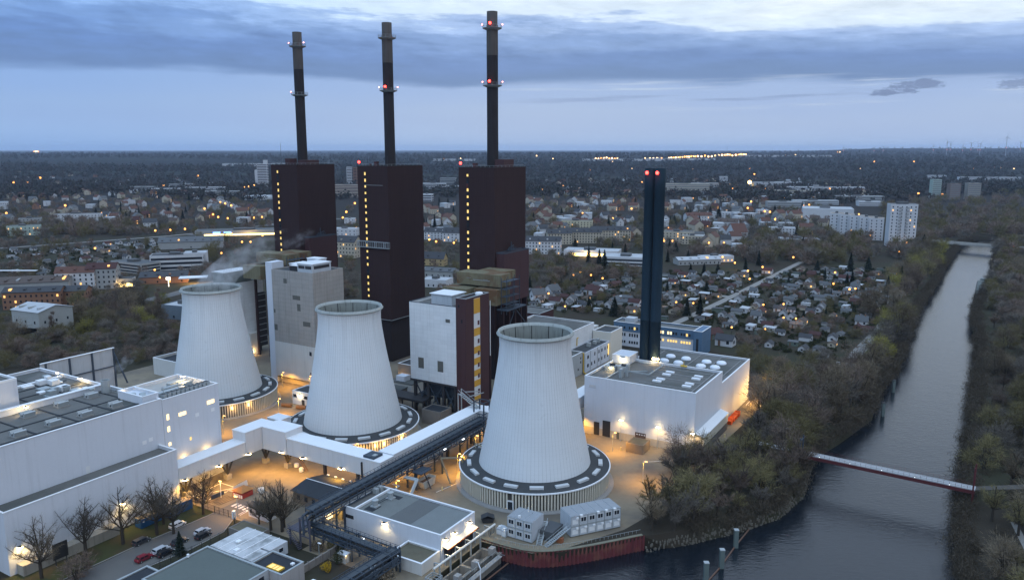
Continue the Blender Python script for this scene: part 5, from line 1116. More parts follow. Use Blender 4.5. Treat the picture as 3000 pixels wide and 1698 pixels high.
car('silver estate car between the red car and a black car', -170.6, 111.8, RT, CP['silver'], van=True)
car('black car parked on the right of the silver estate car', -168.4, 111.4, RT, CP['black'])
car('dark red car, nearest of the parked cars on the access road', -170.7, 107.2, RT, CP['red'])
car('dark estate car parked on the left verge under the bare trees', -179.0, 112.0, RT, CP['dark'], van=True)
car('dark car half hidden behind the small conifer', -170.4, 117.0, RT, CP['dark'])
car('dark car parked far along the side of the big white hall', -77.0, 332.5, R(20), CP['dark'])
p = bld('lamp_post', 'short white lamp post in the fenced yard just behind the gate', 'lamp post', -183.6, 140.6); b = M(p); b.tube((-183.6, 140.6, 0), (-183.6, 140.6, 5), .1); b.build('pole', COPE, p); M(p).box(-184, -183.2, 140.4, 140.8, 5, 5.2).build('lamp_head', LAMPD, p); light(p, 0, 0, 4.8, 4200, (1, .45, .08), spot=160)
p = bld('lamp_post', 'added street lamp post beside the gate pillar to light the access road', 'lamp post', -169.2, 134.6); b = M(p); b.tube((-169.2, 134.6, 0), (-169.2, 134.6, 6), .1); b.build('pole', STEELG, p); M(p).box(-170.2, -169.2, 134.4, 134.8, 6, 6.15).build('lamp_head', LAMPD, p); light(p, -1.0, 0, 5.9, 4200, (1, .46, .09), spot=160)  # added post, lights the road in place of a lamp farther off
r = bld('billboard', 'dark back of a board on posts between two bare street trees', 'board', -186.4, 95.6); M(r).box(-186.6, -186.3, 93.8, 97.4, 1.6, 5.6).build('panel', mat('dark_board', (.022, .022, .023), .8), r); b = M(r); b.box(-186.55, -186.35, 94.2, 94.4, 0, 1.6); b.box(-186.55, -186.35, 96.8, 97, 0, 1.6); b.build('post', DARKM, r)
# blue containers
for s_, t0, t1, h, lb in ((-187.2, 116.6, 123.2, 2.6, 'blue shipping container with a sandy roof beside the hall wall'), (-186.2, 124.4, 132, 2.9, 'taller blue container behind the first one, near the duct bridge')):
    r = bld('shipping_container', lb, 'container', s_, t0); b = M(r); b.box(s_ - 1.3, s_ + 1.3, t0, t1, .1, h); b.build('body', BLUEC, r)
    b = M(r)
    for i in range(int((t1 - t0) / .32)): b.box(s_ + 1.3, s_ + 1.34, t0 + .1 + i * .32, t0 + .24 + i * .32, .2, h - .12)
    b.build('corrugation', BLUEC, r); M(r).box(s_ - 1.25, s_ + 1.25, t0 + .05, t1 - .05, h + .003, h + .05).build('roof', mat('sandy_container_roof', (.36, .27, .17), .9, .2, .5), r)
    M(r).box(s_ + 1.341, s_ + 1.36, t0 + .6, t0 + 1.1, 1.6, 2.1).build('panel', COPE, r)
# guard house, gate, fence, sports frames
r = bld('gatehouse', 'small white gatehouse with a low roof under the bare trees beside the gate', 'gatehouse', -164, 138)
b = M(r); b.box(-167.4, -160, 136.8, 140, 0, 3.0); b.build('wall', WHITE, r); b = M(r); b.gable(-167.4, -160, 136.8, 140, 3.0, 3.7, 'x', .3, .12); b.build('roof', ROOFD, r); b = M(r); b.box(-167.35, -160.05, 138.2, 138.6, 3.0, 3.5); b.build('gable_wall', WHITE, r)
for x in (-166.9, -164.4, -162): win_front(r, x, x + .9, 1.2, 2.2, 136.8, GLASSD)
M(r).box(-159.98, -159.93, 137.6, 138.6, 1.0, 2.2).build('window', GLASSD, r)
def meshfence(label, pts, h=2.0, st=2.6, name='mesh_fence'):
    b = MB(pts[0][0], pts[0][1]); k = 0
    for a, c_ in zip(pts, pts[1:]):
        L = math.hypot(c_[0] - a[0], c_[1] - a[1]); n = max(1, int(L / st))
        for z in (.15, h * .5, h): b.bar((a[0], a[1], z), (c_[0], c_[1], z), .05)
        for i in range(n + 1): u = i / n; b.bar((a[0] + (c_[0] - a[0]) * u, a[1] + (c_[1] - a[1]) * u, 0), (a[0] + (c_[0] - a[0]) * u, a[1] + (c_[1] - a[1]) * u, h + .1), .09)
        for i in range(int(L / .5)): u = i * .5 / L; b.bar((a[0] + (c_[0] - a[0]) * u, a[1] + (c_[1] - a[1]) * u, .15), (a[0] + (c_[0] - a[0]) * u, a[1] + (c_[1] - a[1]) * u, h), .03)
    return solosite(name, b, DARKM, label, 'fence' if name != 'gate' else 'gate')
meshfence('dark wire fence left of the site gate along the verge', [(-188, 133.4), (-177.4, 133.3)]); meshfence('closed dark wire gate across the access road', [(-177.2, 133.3), (-170.2, 133.7)], 1.9, 1.75, 'gate')
meshfence('dark wire fence between the parked cars and the grey flat roofs', [(-169.4, 133.4), (-163.2, 129), (-163.0, 118), (-164.2, 104)], 1.9)
b = MB(-170, 133.8); b.box(-170.2, -169.4, 133.4, 134.2, 0, 2.2); solosite('gate_pillar', b, COPE, 'white gate control pillar at the right end of the wire gate', 'pillar')
b = MB(-184, 140); b.box(-184.6, -184.2, 137.9, 142.2, .3, 1.5); solosite('bike_rack_screen', b, mat('navy_sheet', (.03, .045, .08), .6), 'long low navy sheeted frame on the yard behind the gate', 'frame')
b = MB(-181, 138)
for k in range(5): b.bar((-183.6 + k * .9, 136.8, .12), (-183.2 + k * .9, 142.6, .12), .14, .1)
solosite('pipe_stack', b, mat('brown_bars', (.12, .09, .06), .8), 'rows of brown bars lying on the ground behind the wire fence', 'bars')
b = MB(-184.9, 147); b.add([(-186, 144.6, .1), (-183.6, 144.8, 1.6), (-184.2, 150.6, 1.7), (-186.6, 150.2, .2), (-183.2, 144.8, .1), (-183.7, 150.6, .1)], [(0, 1, 2, 3), (1, 4, 5, 2), (0, 4, 1), (3, 2, 5)]); solosite('tarpaulin', b, mat('white_sheet', (.5, .48, .44), .6), 'white tarpaulin over a heap beside the red pavilion', 'tarpaulin')
r = bld('pavilion', 'small red and white walled pavilion with an orange tent roof in the yard', 'pavilion', -179.5, 145)
b = M(r); b.box(-181.4, -177.4, 143, 147, 0, 1.4); b.build('wall', mat('red_fence_board', (.28, .035, .025), .7, .1, 1), r)
b = M(r); b.add([(-181.7, 142.7, 1.9), (-177.1, 142.7, 1.9), (-177.1, 147.3, 1.9), (-181.7, 147.3, 1.9), (-179.4, 145, 3.1)], [(0, 1, 4), (1, 2, 4), (2, 3, 4), (3, 0, 4), (3, 2, 1, 0)]); b.build('tent_roof', mat('orange_tent', (.36, .16, .05), .8), r)
b = M(r)
for i in range(5): b.box(-181.0 + i * .8, -180.5 + i * .8, 142.93, 142.99, .2, 1.2)
b.build('white_board', COPE, r)
b = MB(-176.4, 147); b.lathe([(1.1, 0), (1.1, .9), (.9, 1.2), (.01, 1.25)], 14, -176.6, 149.4); solosite('water_tank', b, mat('white_tank', (.55, .54, .5), .6), 'round white tank behind the red pavilion', 'tank')
for i, (s_, t_) in enumerate(((-194.6, 142), (-197, 138.6))):
    b = MB(s_, t_); b.box(s_ - .8, s_ + .8, t_ - .4, t_ + .4, 0, 1.5 + i * .3); solosite('concrete_block', b, WALLP, ['upright concrete block under the left arm of the duct bridge', 'smaller concrete block by the hall end under the duct bridge'][i], 'block')
for i, (s_, t_) in enumerate(((-177.6, 166.4), (-181.6, 168.2))):
    b = MB(s_, t_); b.lathe([(.7, 0), (.75, .3), (.75, 1.0), (.6, 1.2), (.01, 1.25)], 12, s_, t_); solosite('round_bin', b, COPE, ['round white bin beside the ladder under the duct bridge', 'second round white bin left of the first under the duct bridge'][i], 'bin')
b = MB(-180, 168)
for k in (0, .8):
    b.bar((-179.6, 167 + k, 4.4), (-176.2, 167 + k, .1), .14)
for i in range(8): b.bar((-179.6 + i * .43, 167, 4.4 - i * .54), (-179.6 + i * .43, 167.8, 4.4 - i * .54), .1)
solosite('ladder', b, mat('rust_steel', (.16, .08, .04), .8), 'rusty ladder leaning under the duct bridge', 'ladder')
r = bld('dark_roof_hall', 'low hall with a black two slope roof behind the bare trees', 'hall', -156, 156)
b = M(r); b.box(-163.4, -148.2, 149.6, 161.6, 0, 3.4); b.build('wall', mat('brown_hall_wall', (.17, .13, .095), .9, .2, .4), r); b = M(r); b.add([(-164, 148.8, 3.6), (-147.6, 148.8, 3.6), (-147.6, 155.4, 4.9), (-164, 155.4, 4.9), (-164, 162.3, 3.6), (-147.6, 162.3, 3.6)], [(0, 1, 2, 3), (3, 2, 5, 4), (0, 3, 4), (1, 5, 2)]); b.build('roof', ROOFB, r)
M(r).box(-164, -147.6, 155.3, 155.5, 4.9, 5.0).build('ridge_strip', COPE, r)
for x in range(-162, -148, 3): M(r).box(x - .5, x + .3, 162.2, 162.6, 3.65, 3.95).build('eaves_light', COPE, r); win_front(r, x, x + 1.2, 1.2, 2.6, 149.6, GLASSD)
light(r, 17.4, -6, 4, 1400, (1, .70, .28)); M(r).box(-147.9, -146.9, 146.4, 149, .1, 3.4).build('lit_doorway', LITW, r)
r = bld('lit_shed', 'brightly lit open bay between the black roofed hall and the pump house', 'bay', -144, 148); M(r).box(-146.8, -143.4, 148.2, 148.5, .02, 4.6).build('back_wall', mat('ochre_wall', (.34, .23, .09)), r); M(r).box(-147, -143.2, 148.1, 152, 4.603, 4.8).build('roof', ROOFB, r); light(r, 0, -1.8, 3.9, 420, (1, .76, .3))
# ================================================================== FOREGROUND BUILDINGS AT THE BOTTOM
r = bld('workshop', 'large flat grey-green roofed workshop at the bottom left', 'workshop', -143, 106)
flatroof(r, -154.6, -133.4, 96, 113.6, 5.2, mat('workshop_wall', (.36, .37, .38), .8, .1, .4), mat('grey_green_felt', (.095, .112, .105), .9, .12, .15, fine=.08), 0, .25, cope=STEELG)
for i in range(7): win_side(r, 97.4 + i * 2.2, 98.9 + i * 2.2, 2.2, 4.4, -133.4, GLASSD)
M(r).tube((-154.2, 107.8, 5.2), (-154.2, 107.8, 5.9), .3, n=10).build('roof_pipe', COPE, r)
r = bld('black_roof_shed', 'low shed with a black roof and pale edge in the bottom left corner', 'shed', -152, 97)
flatroof(r, -160.6, -154.75, 90, 101.4, 4.2, mat('workshop_wall', (.36, .37, .38)), ROOFB, 0, .25, cope=STEELG)
r = bld('portable_offices', 'row of joined portable cabins with a worn white roof behind the workshop', 'portable office', -147, 119)
wr = mat('worn_white_roof', (.44, .45, .46), .8, .25, .35, fine=.2, big=((.20, .21, .21), .16))
for i, (s0, s1, t0, t1) in enumerate(((-154.3, -151.4, 114.2, 125.4), (-151.3, -148.5, 114.2, 125.4), (-148.4, -145.6, 114.2, 125.4), (-145.5, -142.8, 114.2, 125.4), (-142.7, -139.9, 114.2, 119.2), (-142.7, -139.9, 119.9, 125.4))):
    o = M(r).box(s0, s1, t0, t1, 2.0, 5.0).build('cabin', GREYM, r); b = M(r); b.box(s0 - .06, s1 + .0, t0 - .05, t1 + .05, 5.003, 5.16); b.build('roof_sheet', wr, o)
    if i in (4, 5): win_side(r, (t0 + t1) / 2 - .2, (t0 + t1) / 2 + 1.3, 3.2, 4.4, s1, CABW); win_side(r, (t0 + t1) / 2 - .1, (t0 + t1) / 2 + 1.2, 3.3, 4.3, s1 + .06, GLASSD, 'pane', .03)
b = M(r)
for x in (-151.35, -148.45, -145.55, -142.75): b.box(x - .08, x + .08, 114.1, 125.5, 5.16, 5.28)
b.build('roof_seam', COPE, r); M(r).box(-154.2, -139.9, 114.3, 125.3, 0, 1.99).build('base', DARKM, r)
for x, y in ((-150, 119), (-147, 116)): M(r).box(x - .6, x + .6, y - .6, y + .6, 5.165, 5.45).build('rooflight', COPE, r)
r = bld('low_office', 'low building with a black roof and a lit yellow rooflight, right of the portable cabins', 'office', -134, 117)
flatroof(r, -139.7, -129.4, 113.7, 120.6, 4.9, mat('pinkish_render', (.34, .32, .31), .85, .1, .4, streak=.2), ROOFB, 0, .35, cope=STEELG)
b = M(r); b.box(-135.2, -131.4, 114.6, 116.4, 4.62, 4.95); o = b.build('rooflight', LITY, r); b = M(r); ring(b, -135.3, -131.3, 114.5, 116.5, .12, 4.61, 5.05); b.bar((-133.6, 114.6, 5.0), (-133.6, 116.4, 5.0), .1); b.bar((-132.6, 114.6, 5.0), (-132.6, 116.4, 5.0), .1); b.build('rooflight_frame', PIPEY, o)
M(r).box(-131.6, -130.8, 118.4, 119.2, 4.62, 5.0).build('roof_vent', COPE, r)
r = bld('flat_store', 'flat mossy roofed store behind the portable cabins under the trees', 'store', -157, 128)
flatroof(r, -162.4, -152.6, 126, 131, 2.6, mat('grey_brick', (.17, .155, .14)), mat('mossy_roof', (.11, .10, .07)), 0, .2, cope=None)
b = MB(-132.4, 128); b.box(-132.6, -132.2, 122.4, 134, 0, 1.9)
for i in range(6): b.box(-132.75, -132.05, 122.4 + i * 2.3, 122.6 + i * 2.3, 0, 2.05)
solosite('concrete_fence', b, mat('stained_concrete', (.22, .20, .18), .9, .3, .4, streak=.4), 'stained concrete panel wall beside the garden near the pipe rack', 'wall')
for s_, t_, h, lb in ((-133.6, 129.6, 4.4, 'grey lamp post with a white head in the small garden'),):
    p = bld('lamp_post', lb, 'lamp post', s_, t_); b = M(p); b.tube((s_, t_, 0), (s_, t_, h), .09); b.build('pole', STEELG, p); M(p).box(s_ - .2, s_ + .8, t_ - .2, t_ + .2, h, h + .15).build('lamp_head', COPE, p)
b = MB(-117, 131); b.tube((-118.4, 131.6, 1.3), (-114.6, 130.6, 1.3), 1.1, n=14); solosite('storage_tank', b, mat('white_tank', (.55, .54, .5)), 'white cylindrical tank lying under the pipe rack', 'tank')
r = bld('garden_hut', 'small lit roofed hut between the hedge and the pipe rack', 'hut', -128, 132); M(r).box(-129, -126.6, 131.4, 132.8, 0, 2.2).build('wall', WALLP, r); M(r).box(-129.2, -126.4, 131.2, 133, 2.203, 2.4).build('roof', COPE, r); light(r, 1.6, -.6, 2.2, 90, (1, .66, .25))
r = bld('boat_shed_roof', 'grey roofed shed at the bottom edge below the pipe rack', 'shed', -121, 118); flatroof(r, -125, -119, 108, 119, 2.6, GREYM, mat('mossy_roof', (.11, .10, .07)), 0, .2)
# mooring posts and boom in the river
for i, (x, y) in enumerate([S(-48.7, 196.5), S(-48.9, 184.2), S(-50.4, 176), (166, 328.8), (147, 297.8)]):
    b = MB(); b.box(-.55, .55, -.55, .55, -5, .9 if i < 3 else 1.4); o = solo('mooring_post', b, mat('green_mooring_post', (.10, .13, .125), .7, .2, .5), ['green-grey square mooring post, farthest along the dark boom', 'green-grey square mooring post, middle of the dark boom', 'green-grey mooring post at the bottom edge of the picture', 'dark mooring post standing alone, farther up the river', 'dark mooring post in the river just above the red footbridge'][i], 'mooring post', x, y)
    b = MB(); b.box(-.62, .62, -.62, .62, .903 if i < 3 else 1.403, 1.1 if i < 3 else 1.6); b.build('post_cap', STEELG if i < 3 else DARKM, o)
for pts, lb in (((S(-48.2, 208), S(-48.9, 196.4), S(-49.2, 184), S(-50.6, 168)), 'thin brown floating boom through the mooring posts'), ((S(-96.2, 158.2), S(-96.6, 148), S(-97, 140)), 'thin rusty boom running from the quay wall corner past the intake')):
    b = MB()
    for a, c_ in zip(pts, pts[1:]): b.tube((a[0], a[1], -3.85), (c_[0], c_[1], -3.85), .2)
    solo('floating_boom', b, mat('brown_boom', (.13, .075, .055), .8), lb, 'boom')
# red footbridge
r = thing('footbridge', 'slim footbridge with dark red sides crossing the river', 'footbridge', 92, 238, 0, 0)
A_, B_ = Vector((92.5, 238.2)), Vector((131.5, 211.2)); d = (B_ - A_).normalized(); n = Vector((-d.y, d.x)); Lb = (B_ - A_).length
def fb(u, k, z): p = A_ + d * u + n * k; return (p.x - 92, p.y - 238, z)
b = MB(); b.add([fb(-14, -1.6, 4.7), fb(Lb + 1, -1.6, 4.7), fb(Lb + 1, 1.6, 4.7), fb(-14, 1.6, 4.7), fb(-14, -1.6, 4.95), fb(Lb + 1, -1.6, 4.95), fb(Lb + 1, 1.6, 4.95), fb(-14, 1.6, 4.95)], [(3, 2, 1, 0), (4, 5, 6, 7), (0, 1, 5, 4), (1, 2, 6, 5), (2, 3, 7, 6), (3, 0, 4, 7)]); b.add([fb(Lb + 1, -1.5, 4.72), fb(Lb + 1, 1.5, 4.72), (58, -24.6, 4.72), (58, -27.6, 4.72), fb(Lb + 1, -1.5, 4.97), fb(Lb + 1, 1.5, 4.97), (58, -24.6, 4.97), (58, -27.6, 4.97)], [(0, 1, 2, 3), (7, 6, 5, 4), (0, 4, 5, 1), (1, 5, 6, 2), (2, 6, 7, 3), (3, 7, 4, 0)], 1); b.build('deck', [mat('grey_deck_planks', (.30, .305, .31), .9, .2, .5), mat('brown_deck_planks', (.06, .055, .048), .9, .2, .5)], r)
REDB = mat('dark_red_bridge_steel', (.085, .020, .022), .7, .2, .5)
b = MB()
for k in (-1.65, 1.65): b.bar(fb(-2, k, 4.2), fb(Lb + 1, k, 4.2), .22, 1.0)
b.build('girder', REDB, r)
b = MB()
for k in (-1.6, 1.6):
    for z in (5.4, 5.95): b.bar(fb(0, k, z), fb(Lb, k, z), .035)
    for i in range(int(Lb / 1.5) + 1): b.bar(fb(i * 1.5, k, 4.9), fb(i * 1.5, k, 5.95), .045)
b.build('railing', REDB, r)
for u, k0, m_ in ((0, 1, STEELB), (Lb + .5, 1, REDB)):
    b = MB()
    for k in (-1.8, 1.8): b.tube(fb(u, k, -3), fb(u, k, 11.5 if u > 1 else 10), .22)
    b.bar(fb(u, -1.8, 9), fb(u, 1.8, 9), .25); b.build('pylon', m_, r)
b = MB()
for u0, us in ((0, (9, 15)), (Lb + .5, (Lb - 9, Lb - 15))):
    for u in us:
        for k in (-1.8, 1.8): b.tube(fb(u0, k, 9.6), fb(u, k * .95, 5), .022, n=4)
b.build('stay_cable', DARKM, r)
for i in range(5): b = MB(); p = fb(6 + i * 9, -1.62, 5.0); b.ball(p[0], p[1], p[2], .09); b.build('deck_lamp', MATS['cool_lamp'], r)
# far road bridge
r = thing('road_bridge', 'low flat road bridge across the far end of the river', 'bridge', 470, 828, 0, 0)
A_, B_ = Vector((448, 848)), Vector((512, 778)); d = (B_ - A_).normalized(); n = Vector((-d.y, d.x)); Lb = (B_ - A_).length
def fb2(u, k, z): p = A_ + d * u + n * k; return (p.x - 470, p.y - 828, z)
b = MB(); b.add([fb2(-30, -6, 1.6), fb2(Lb + 20, -6, 1.6), fb2(Lb + 20, 6, 1.6), fb2(-30, 6, 1.6), fb2(-30, -6, 3), fb2(Lb + 20, -6, 3), fb2(Lb + 20, 6, 3), fb2(-30, 6, 3)], [(3, 2, 1, 0), (4, 5, 6, 7), (0, 1, 5, 4), (1, 2, 6, 5), (2, 3, 7, 6), (3, 0, 4, 7)]); b.build('deck', mat('bridge_concrete', (.30, .29, .27), .9), r)
b = MB()
for k in (-6.1, 6.1): b.bar(fb2(-30, k, 3.6), fb2(Lb + 20, k, 3.6), .2, .9)
b.build('parapet', mat('bridge_concrete', (.30, .29, .27)), r)
b = MB(); b.bar(fb2(2, 0, -2.5), fb2(2, .1, 1.6), 12, 3) if False else b.box(-20, -14, 10, 18, -6, 1.6); b.build('abutment', mat('bridge_concrete', (.3, .29, .27)), r)
for u, k, lb in ((6, -2.6, 'red tail lights of a car at the left end of the far bridge'), (Lb - 14, -2.4, 'red tail lights of a car near the right end of the far bridge'), (Lb - 8, 2.4, 'second car with tail lights lit at the right end of the far bridge')):
    p = fb2(u, k, 3); c_ = car(lb, 0, 0, math.atan2(d.y, d.x), CP['dark'], x=p[0] + 470, y=p[1] + 828); c_.location.z = 3.0
    b = MB(); b.box(-2.35, -2.2, -.8, .8, .6, .95); b.build('lit_tail_light', emit('tail_glow', (1, .05, .03), 8), c_)
# barge at the far right bank
r = thing('barge', 'dark covered barge moored at the right bank under the trees', 'barge', 353, 580, WZ, math.atan2(76, 47))
b = MB(); b.prism([(-42, -4.5), (36, -4.5), (42, -1), (42, 1), (36, 4.5), (-42, 4.5)], -.5, 1.6); b.build('hull', mat('dark_hull', (.025, .03, .03), .6), r); b = MB()
b.prism([(-38, -3.6), (30, -3.6), (30, 3.6), (-38, 3.6)], 1.603, 3.4); b.build('hold_cover', mat('green_grey_cover', (.09, .11, .105), .7, .2, .4, brick=(4, 50, .3, .5)), r); b = MB(); b.box(31, 36, -2.4, 2.4, 1.603, 4.4); o = b.build('wheelhouse', mat('grey_hatch', (.16, .18, .18), .7), r)
# ================================================================== TREES
rng = np.random.default_rng(11)
def foliage(name, col, var=.45):
    m = bpy.data.materials.new(name); m.use_nodes = True; nt = m.node_tree; b = nt.nodes['Principled BSDF']
    oi = nd(nt, 'ShaderNodeObjectInfo'); geo = nd(nt, 'ShaderNodeNewGeometry')
    k = mth(nt, 'ADD', 1 - var, mth(nt, 'MULTIPLY', oi.outputs['Random'], var * 1.3))
    k = mth(nt, 'MULTIPLY', k, mth(nt, 'ADD', .65, mth(nt, 'MULTIPLY', geo.outputs['Random Per Island'], .7)))
    vm = nd(nt, 'ShaderNodeVectorMath', operation='SCALE'); vm.inputs[0].default_value = col; nt.links.new(k, vm.inputs[3])
    nt.links.new(vm.outputs[0], b.inputs['Base Color']); b.inputs['Roughness'].default_value = 1.0; b.inputs['Specular IOR Level'].default_value = .03
    return m
BARK = mat('bark', (.050, .043, .036), .95, .3, 2, spec=.05)
TW = [foliage('twigs_brown', (.165, .132, .092)), foliage('twigs_grey', (.150, .132, .112)), foliage('twigs_olive', (.170, .146, .072)), foliage('twigs_red_brown', (.160, .120, .096)), foliage('twigs_yellow_green', (.21, .19, .05))]
NEEDLE = foliage('dark_needles', (.020, .030, .023)); IVY = foliage('ivy_leaves', (.022, .028, .016)); HEDGE = foliage('hedge_leaves', (.045, .050, .026)); BLOSSOM = foliage('pale_blossom', (.30, .30, .24), .2); FORS = foliage('forsythia_yellow', (.40, .25, .02), .2)
def tri_mesh(name, P, m):
    """P: (n,3,3) triangles"""
    n = len(P); me = bpy.data.meshes.new(name); me.vertices.add(3 * n); me.loops.add(3 * n); me.polygons.add(n)
    me.vertices.foreach_set('co', P.reshape(-1).astype(np.float32)); me.loops.foreach_set('vertex_index', np.arange(3 * n, dtype=np.int32))
    me.polygons.foreach_set('loop_start', np.arange(0, 3 * n, 3, dtype=np.int32))
    try: me.polygons.foreach_set('loop_total', np.full(n, 3, dtype=np.int32))
    except Exception: pass
    me.materials.append(m); me.update(calc_edges=True); return me
def slivers(c, d, L, w):
    """thin twig triangles at centres c along directions d"""
    n = len(c); d = d / (np.linalg.norm(d, axis=1, keepdims=True) + 1e-9)
    u = np.cross(d, rng.normal(size=(n, 3))); u /= (np.linalg.norm(u, axis=1, keepdims=True) + 1e-9)
    L = np.broadcast_to(L, (n,))[:, None]; w = np.broadcast_to(w, (n,))[:, None]
    return np.stack([c - d * L / 2 - u * w / 2, c - d * L / 2 + u * w / 2, c + d * L / 2], axis=1)
def leafs(c, s):
    n = len(c); a = rng.normal(size=(n, 3)); a /= np.linalg.norm(a, axis=1, keepdims=True); b_ = np.cross(a, rng.normal(size=(n, 3))); b_ /= np.linalg.norm(b_, axis=1, keepdims=True)
    s = np.broadcast_to(s, (n,))[:, None]; return np.stack([c - a * s * .5, c + a * s * .5, c + b_ * s * .8], axis=1)
def bare_tree(seed, H=11.0, R_=4.2, n=3000, trunk=.32, low=.28, spread=1.0, tw=.05, tl=1.1, depth=3):
    """recursive limbs, then fine twigs along the outer limbs"""
    rd = random.Random(seed); mb = MB(); tips = []
    def grow(p, d, L, r, lv):
        k = 3 if lv < 2 else 2; q = p
        for i in range(k):
            d2 = (d + Vector((rd.uniform(-.2, .2), rd.uniform(-.2, .2), rd.uniform(-.05, .16)))).normalized(); q2 = q + d2 * (L / k)
            ra, rb = r * (1 - .4 * i / k), r * (1 - .4 * (i + 1) / k)
            mb.tube(q, q2, ra, rb, n=6 if lv == 0 else 4 if lv < 3 else 3, cap=False)
            if lv >= 2: tips.append((q, q2))
            if lv < depth and (i > 0 or lv > 0):
                for _ in range(2 if lv < 2 else 2):
                    a = rd.uniform(0, 6.28); s = Vector((math.cos(a), math.sin(a), rd.uniform(.05, .7))).normalized(); nd_ = (d2 * .55 + s * spread).normalized(); grow(q2, nd_, L * rd.uniform(.5, .72), rb * .62, lv + 1)
            q, d = q2, d2
        if lv < depth: grow(q, d, L * .62, r * .55, lv + 1)
    base = Vector((0, 0, -.2)); mb.tube((0, 0, -.3), (0, 0, H * low), trunk * 1.25, trunk, n=8, cap=False)
    nb = rd.choice([5, 6, 7])
    for i in range(nb):
        a = 6.28 * i / nb + rd.uniform(-.4, .4); el = rd.uniform(.35, 1.1); d = Vector((math.cos(a) * math.cos(el), math.sin(a) * math.cos(el), math.sin(el)))
        grow(Vector((0, 0, H * low * rd.uniform(.75, 1.0))), d, R_ * rd.uniform(.75, 1.05), trunk * .5, 1)
    grow(Vector((0, 0, H * low)), Vector((0, 0, 1)), H * .36, trunk * .85, 1)
    T = np.array([[list(a), list(b_)] for a, b_ in tips]); idx = rng.integers(0, len(T), n); u = rng.random((n, 1))
    p = T[idx, 0] * (1 - u) + T[idx, 1] * u; d = T[idx, 1] - T[idx, 0]; d /= np.linalg.norm(d, axis=1, keepdims=True) + 1e-9
    d = d * .6 + rng.normal(size=(n, 3)) * .55 + np.array([0, 0, .15]); dn = d / np.linalg.norm(d, axis=1, keepdims=True); L = rng.uniform(.5, 1.3, n) * tl
    return mb, slivers(p + dn * L[:, None] * .45, dn, L, tw)
def thicket(seed, H=11, R_=4.6, n=2600, stems=4, base=.08, tw=.10, tl=1.5, clumps=26, flat=1.0):
    """many stemmed bank tree: twigs gathered in clumps of unequal size"""
    rd = random.Random(seed); mb = MB(); cl = []
    for i in range(clumps):
        a = rd.uniform(0, 6.28); z = rd.uniform(base, 1.0) ** .8; prof = math.sin(min(1, z * 1.15 + .12) * math.pi * .78) ** .6
        rr = R_ * prof * rd.random() ** .45; cl.append((rr * math.cos(a), rr * math.sin(a), z * H * .92, rd.uniform(.7, 1.7) * R_ / 4.2, rd.uniform(.4, 1.5)))
    for i in range(stems):
        a = rd.uniform(0, 6.28); p = Vector((math.cos(a) * .4, math.sin(a) * .4, -.3)); t = Vector((math.cos(a) * R_ * .35, math.sin(a) * R_ * .35, H * .8)); mb.tube(p, p + (t - p) * .5 + Vector((rd.uniform(-.3, .3), rd.uniform(-.3, .3), 0)), .22, .13, n=5, cap=False); mb.tube(p + (t - p) * .5, t, .13, .03, n=4, cap=False)
    for c in cl[:16]: mb.tube((c[0] * .25, c[1] * .25, c[2] * .45), (c[0], c[1], c[2]), .09, .02, n=3, cap=False)
    w = np.array([c[4] for c in cl]); w /= w.sum(); idx = rng.choice(len(cl), n, p=w); cc = np.array(cl)[idx]
    off = rng.normal(size=(n, 3)) * np.array([.75, .75, .62]) * cc[:, 3:4]; p = cc[:, :3] + off; p[:, 2] = np.maximum(p[:, 2], .2)
    d = off * .9 + p * np.array([.10, .10, .02]) + np.array([0, 0, .75]) + rng.normal(size=(n, 3)) * .45
    return mb, slivers(p, d, rng.uniform(.5, 1.3, n) * tl, tw)
def conifer(seed, H=13, R_=3.0, n=1500):
    rd = random.Random(seed); mb = MB(); mb.tube((0, 0, -.3), (0, 0, H * .9), .22, .05, n=6, cap=False)
    z = rng.random(n) ** 1.15; a = rng.random(n) * 6.283; lay = np.floor(z * 11) / 11; fr = z * 11 % 1
    rad = R_ * (1 - z) ** .85 * (.62 + .5 * (1 - fr)) * (1 + .22 * np.sin(a * 3 + seed) * np.cos(a * 5 + lay * 9)); rr = rad * rng.random(n) ** .45
    p = np.stack([rr * np.cos(a), rr * np.sin(a), .06 * H + z * H * .94 - rr * .18], axis=1)
    d = np.stack([np.cos(a), np.sin(a), -.25 + .5 * z], axis=1) + rng.normal(size=(n, 3)) * .35
    return mb, slivers(p, d, rng.uniform(.7, 1.5, n) * (.35 + .5 * (1 - z)) * 1.5, .38)
def shrub(seed, R_=1.4, H=1.6, n=420, leaf=.28):
    p = rng.normal(size=(n, 3)); p /= np.linalg.norm(p, axis=1, keepdims=True); p *= rng.random((n, 1)) ** .4; p = p * np.array([R_, R_, H / 2]) * (1 + .2 * np.sin(p[:, :1] * 5 + seed)) + np.array([0, 0, H / 2]); return leafs(p, leaf)
def mk(mb, P, m, nm):
    return mb.mesh(nm + '_trunk', BARK), tri_mesh(nm + '_crown', P, m)
STREET = [mk(*bare_tree(i, H=13.5, R_=4.8, n=4200, tw=.030, tl=1.2, trunk=.32), TW[i % 2], 'street') for i in range(3)]
BIG = [mk(*bare_tree(20 + i, H=15, R_=4.6, n=2600, tw=.04, tl=1.3, trunk=.34, low=.2, spread=.55), TW[0], 'tall') for i in range(2)]
BARE = [mk(*bare_tree(40 + i, H=12.5, R_=4.0, n=2600, tw=.075, tl=1.3, depth=2), TW[i % 4], 'bare') for i in range(4)]
THK = [mk(*thicket(60 + i, H=10.5 + i % 3, R_=4.8 + .4 * (i % 2), n=3000), TW[(0, 2, 3, 1, 2, 0)[i]], 'thicket') for i in range(6)]
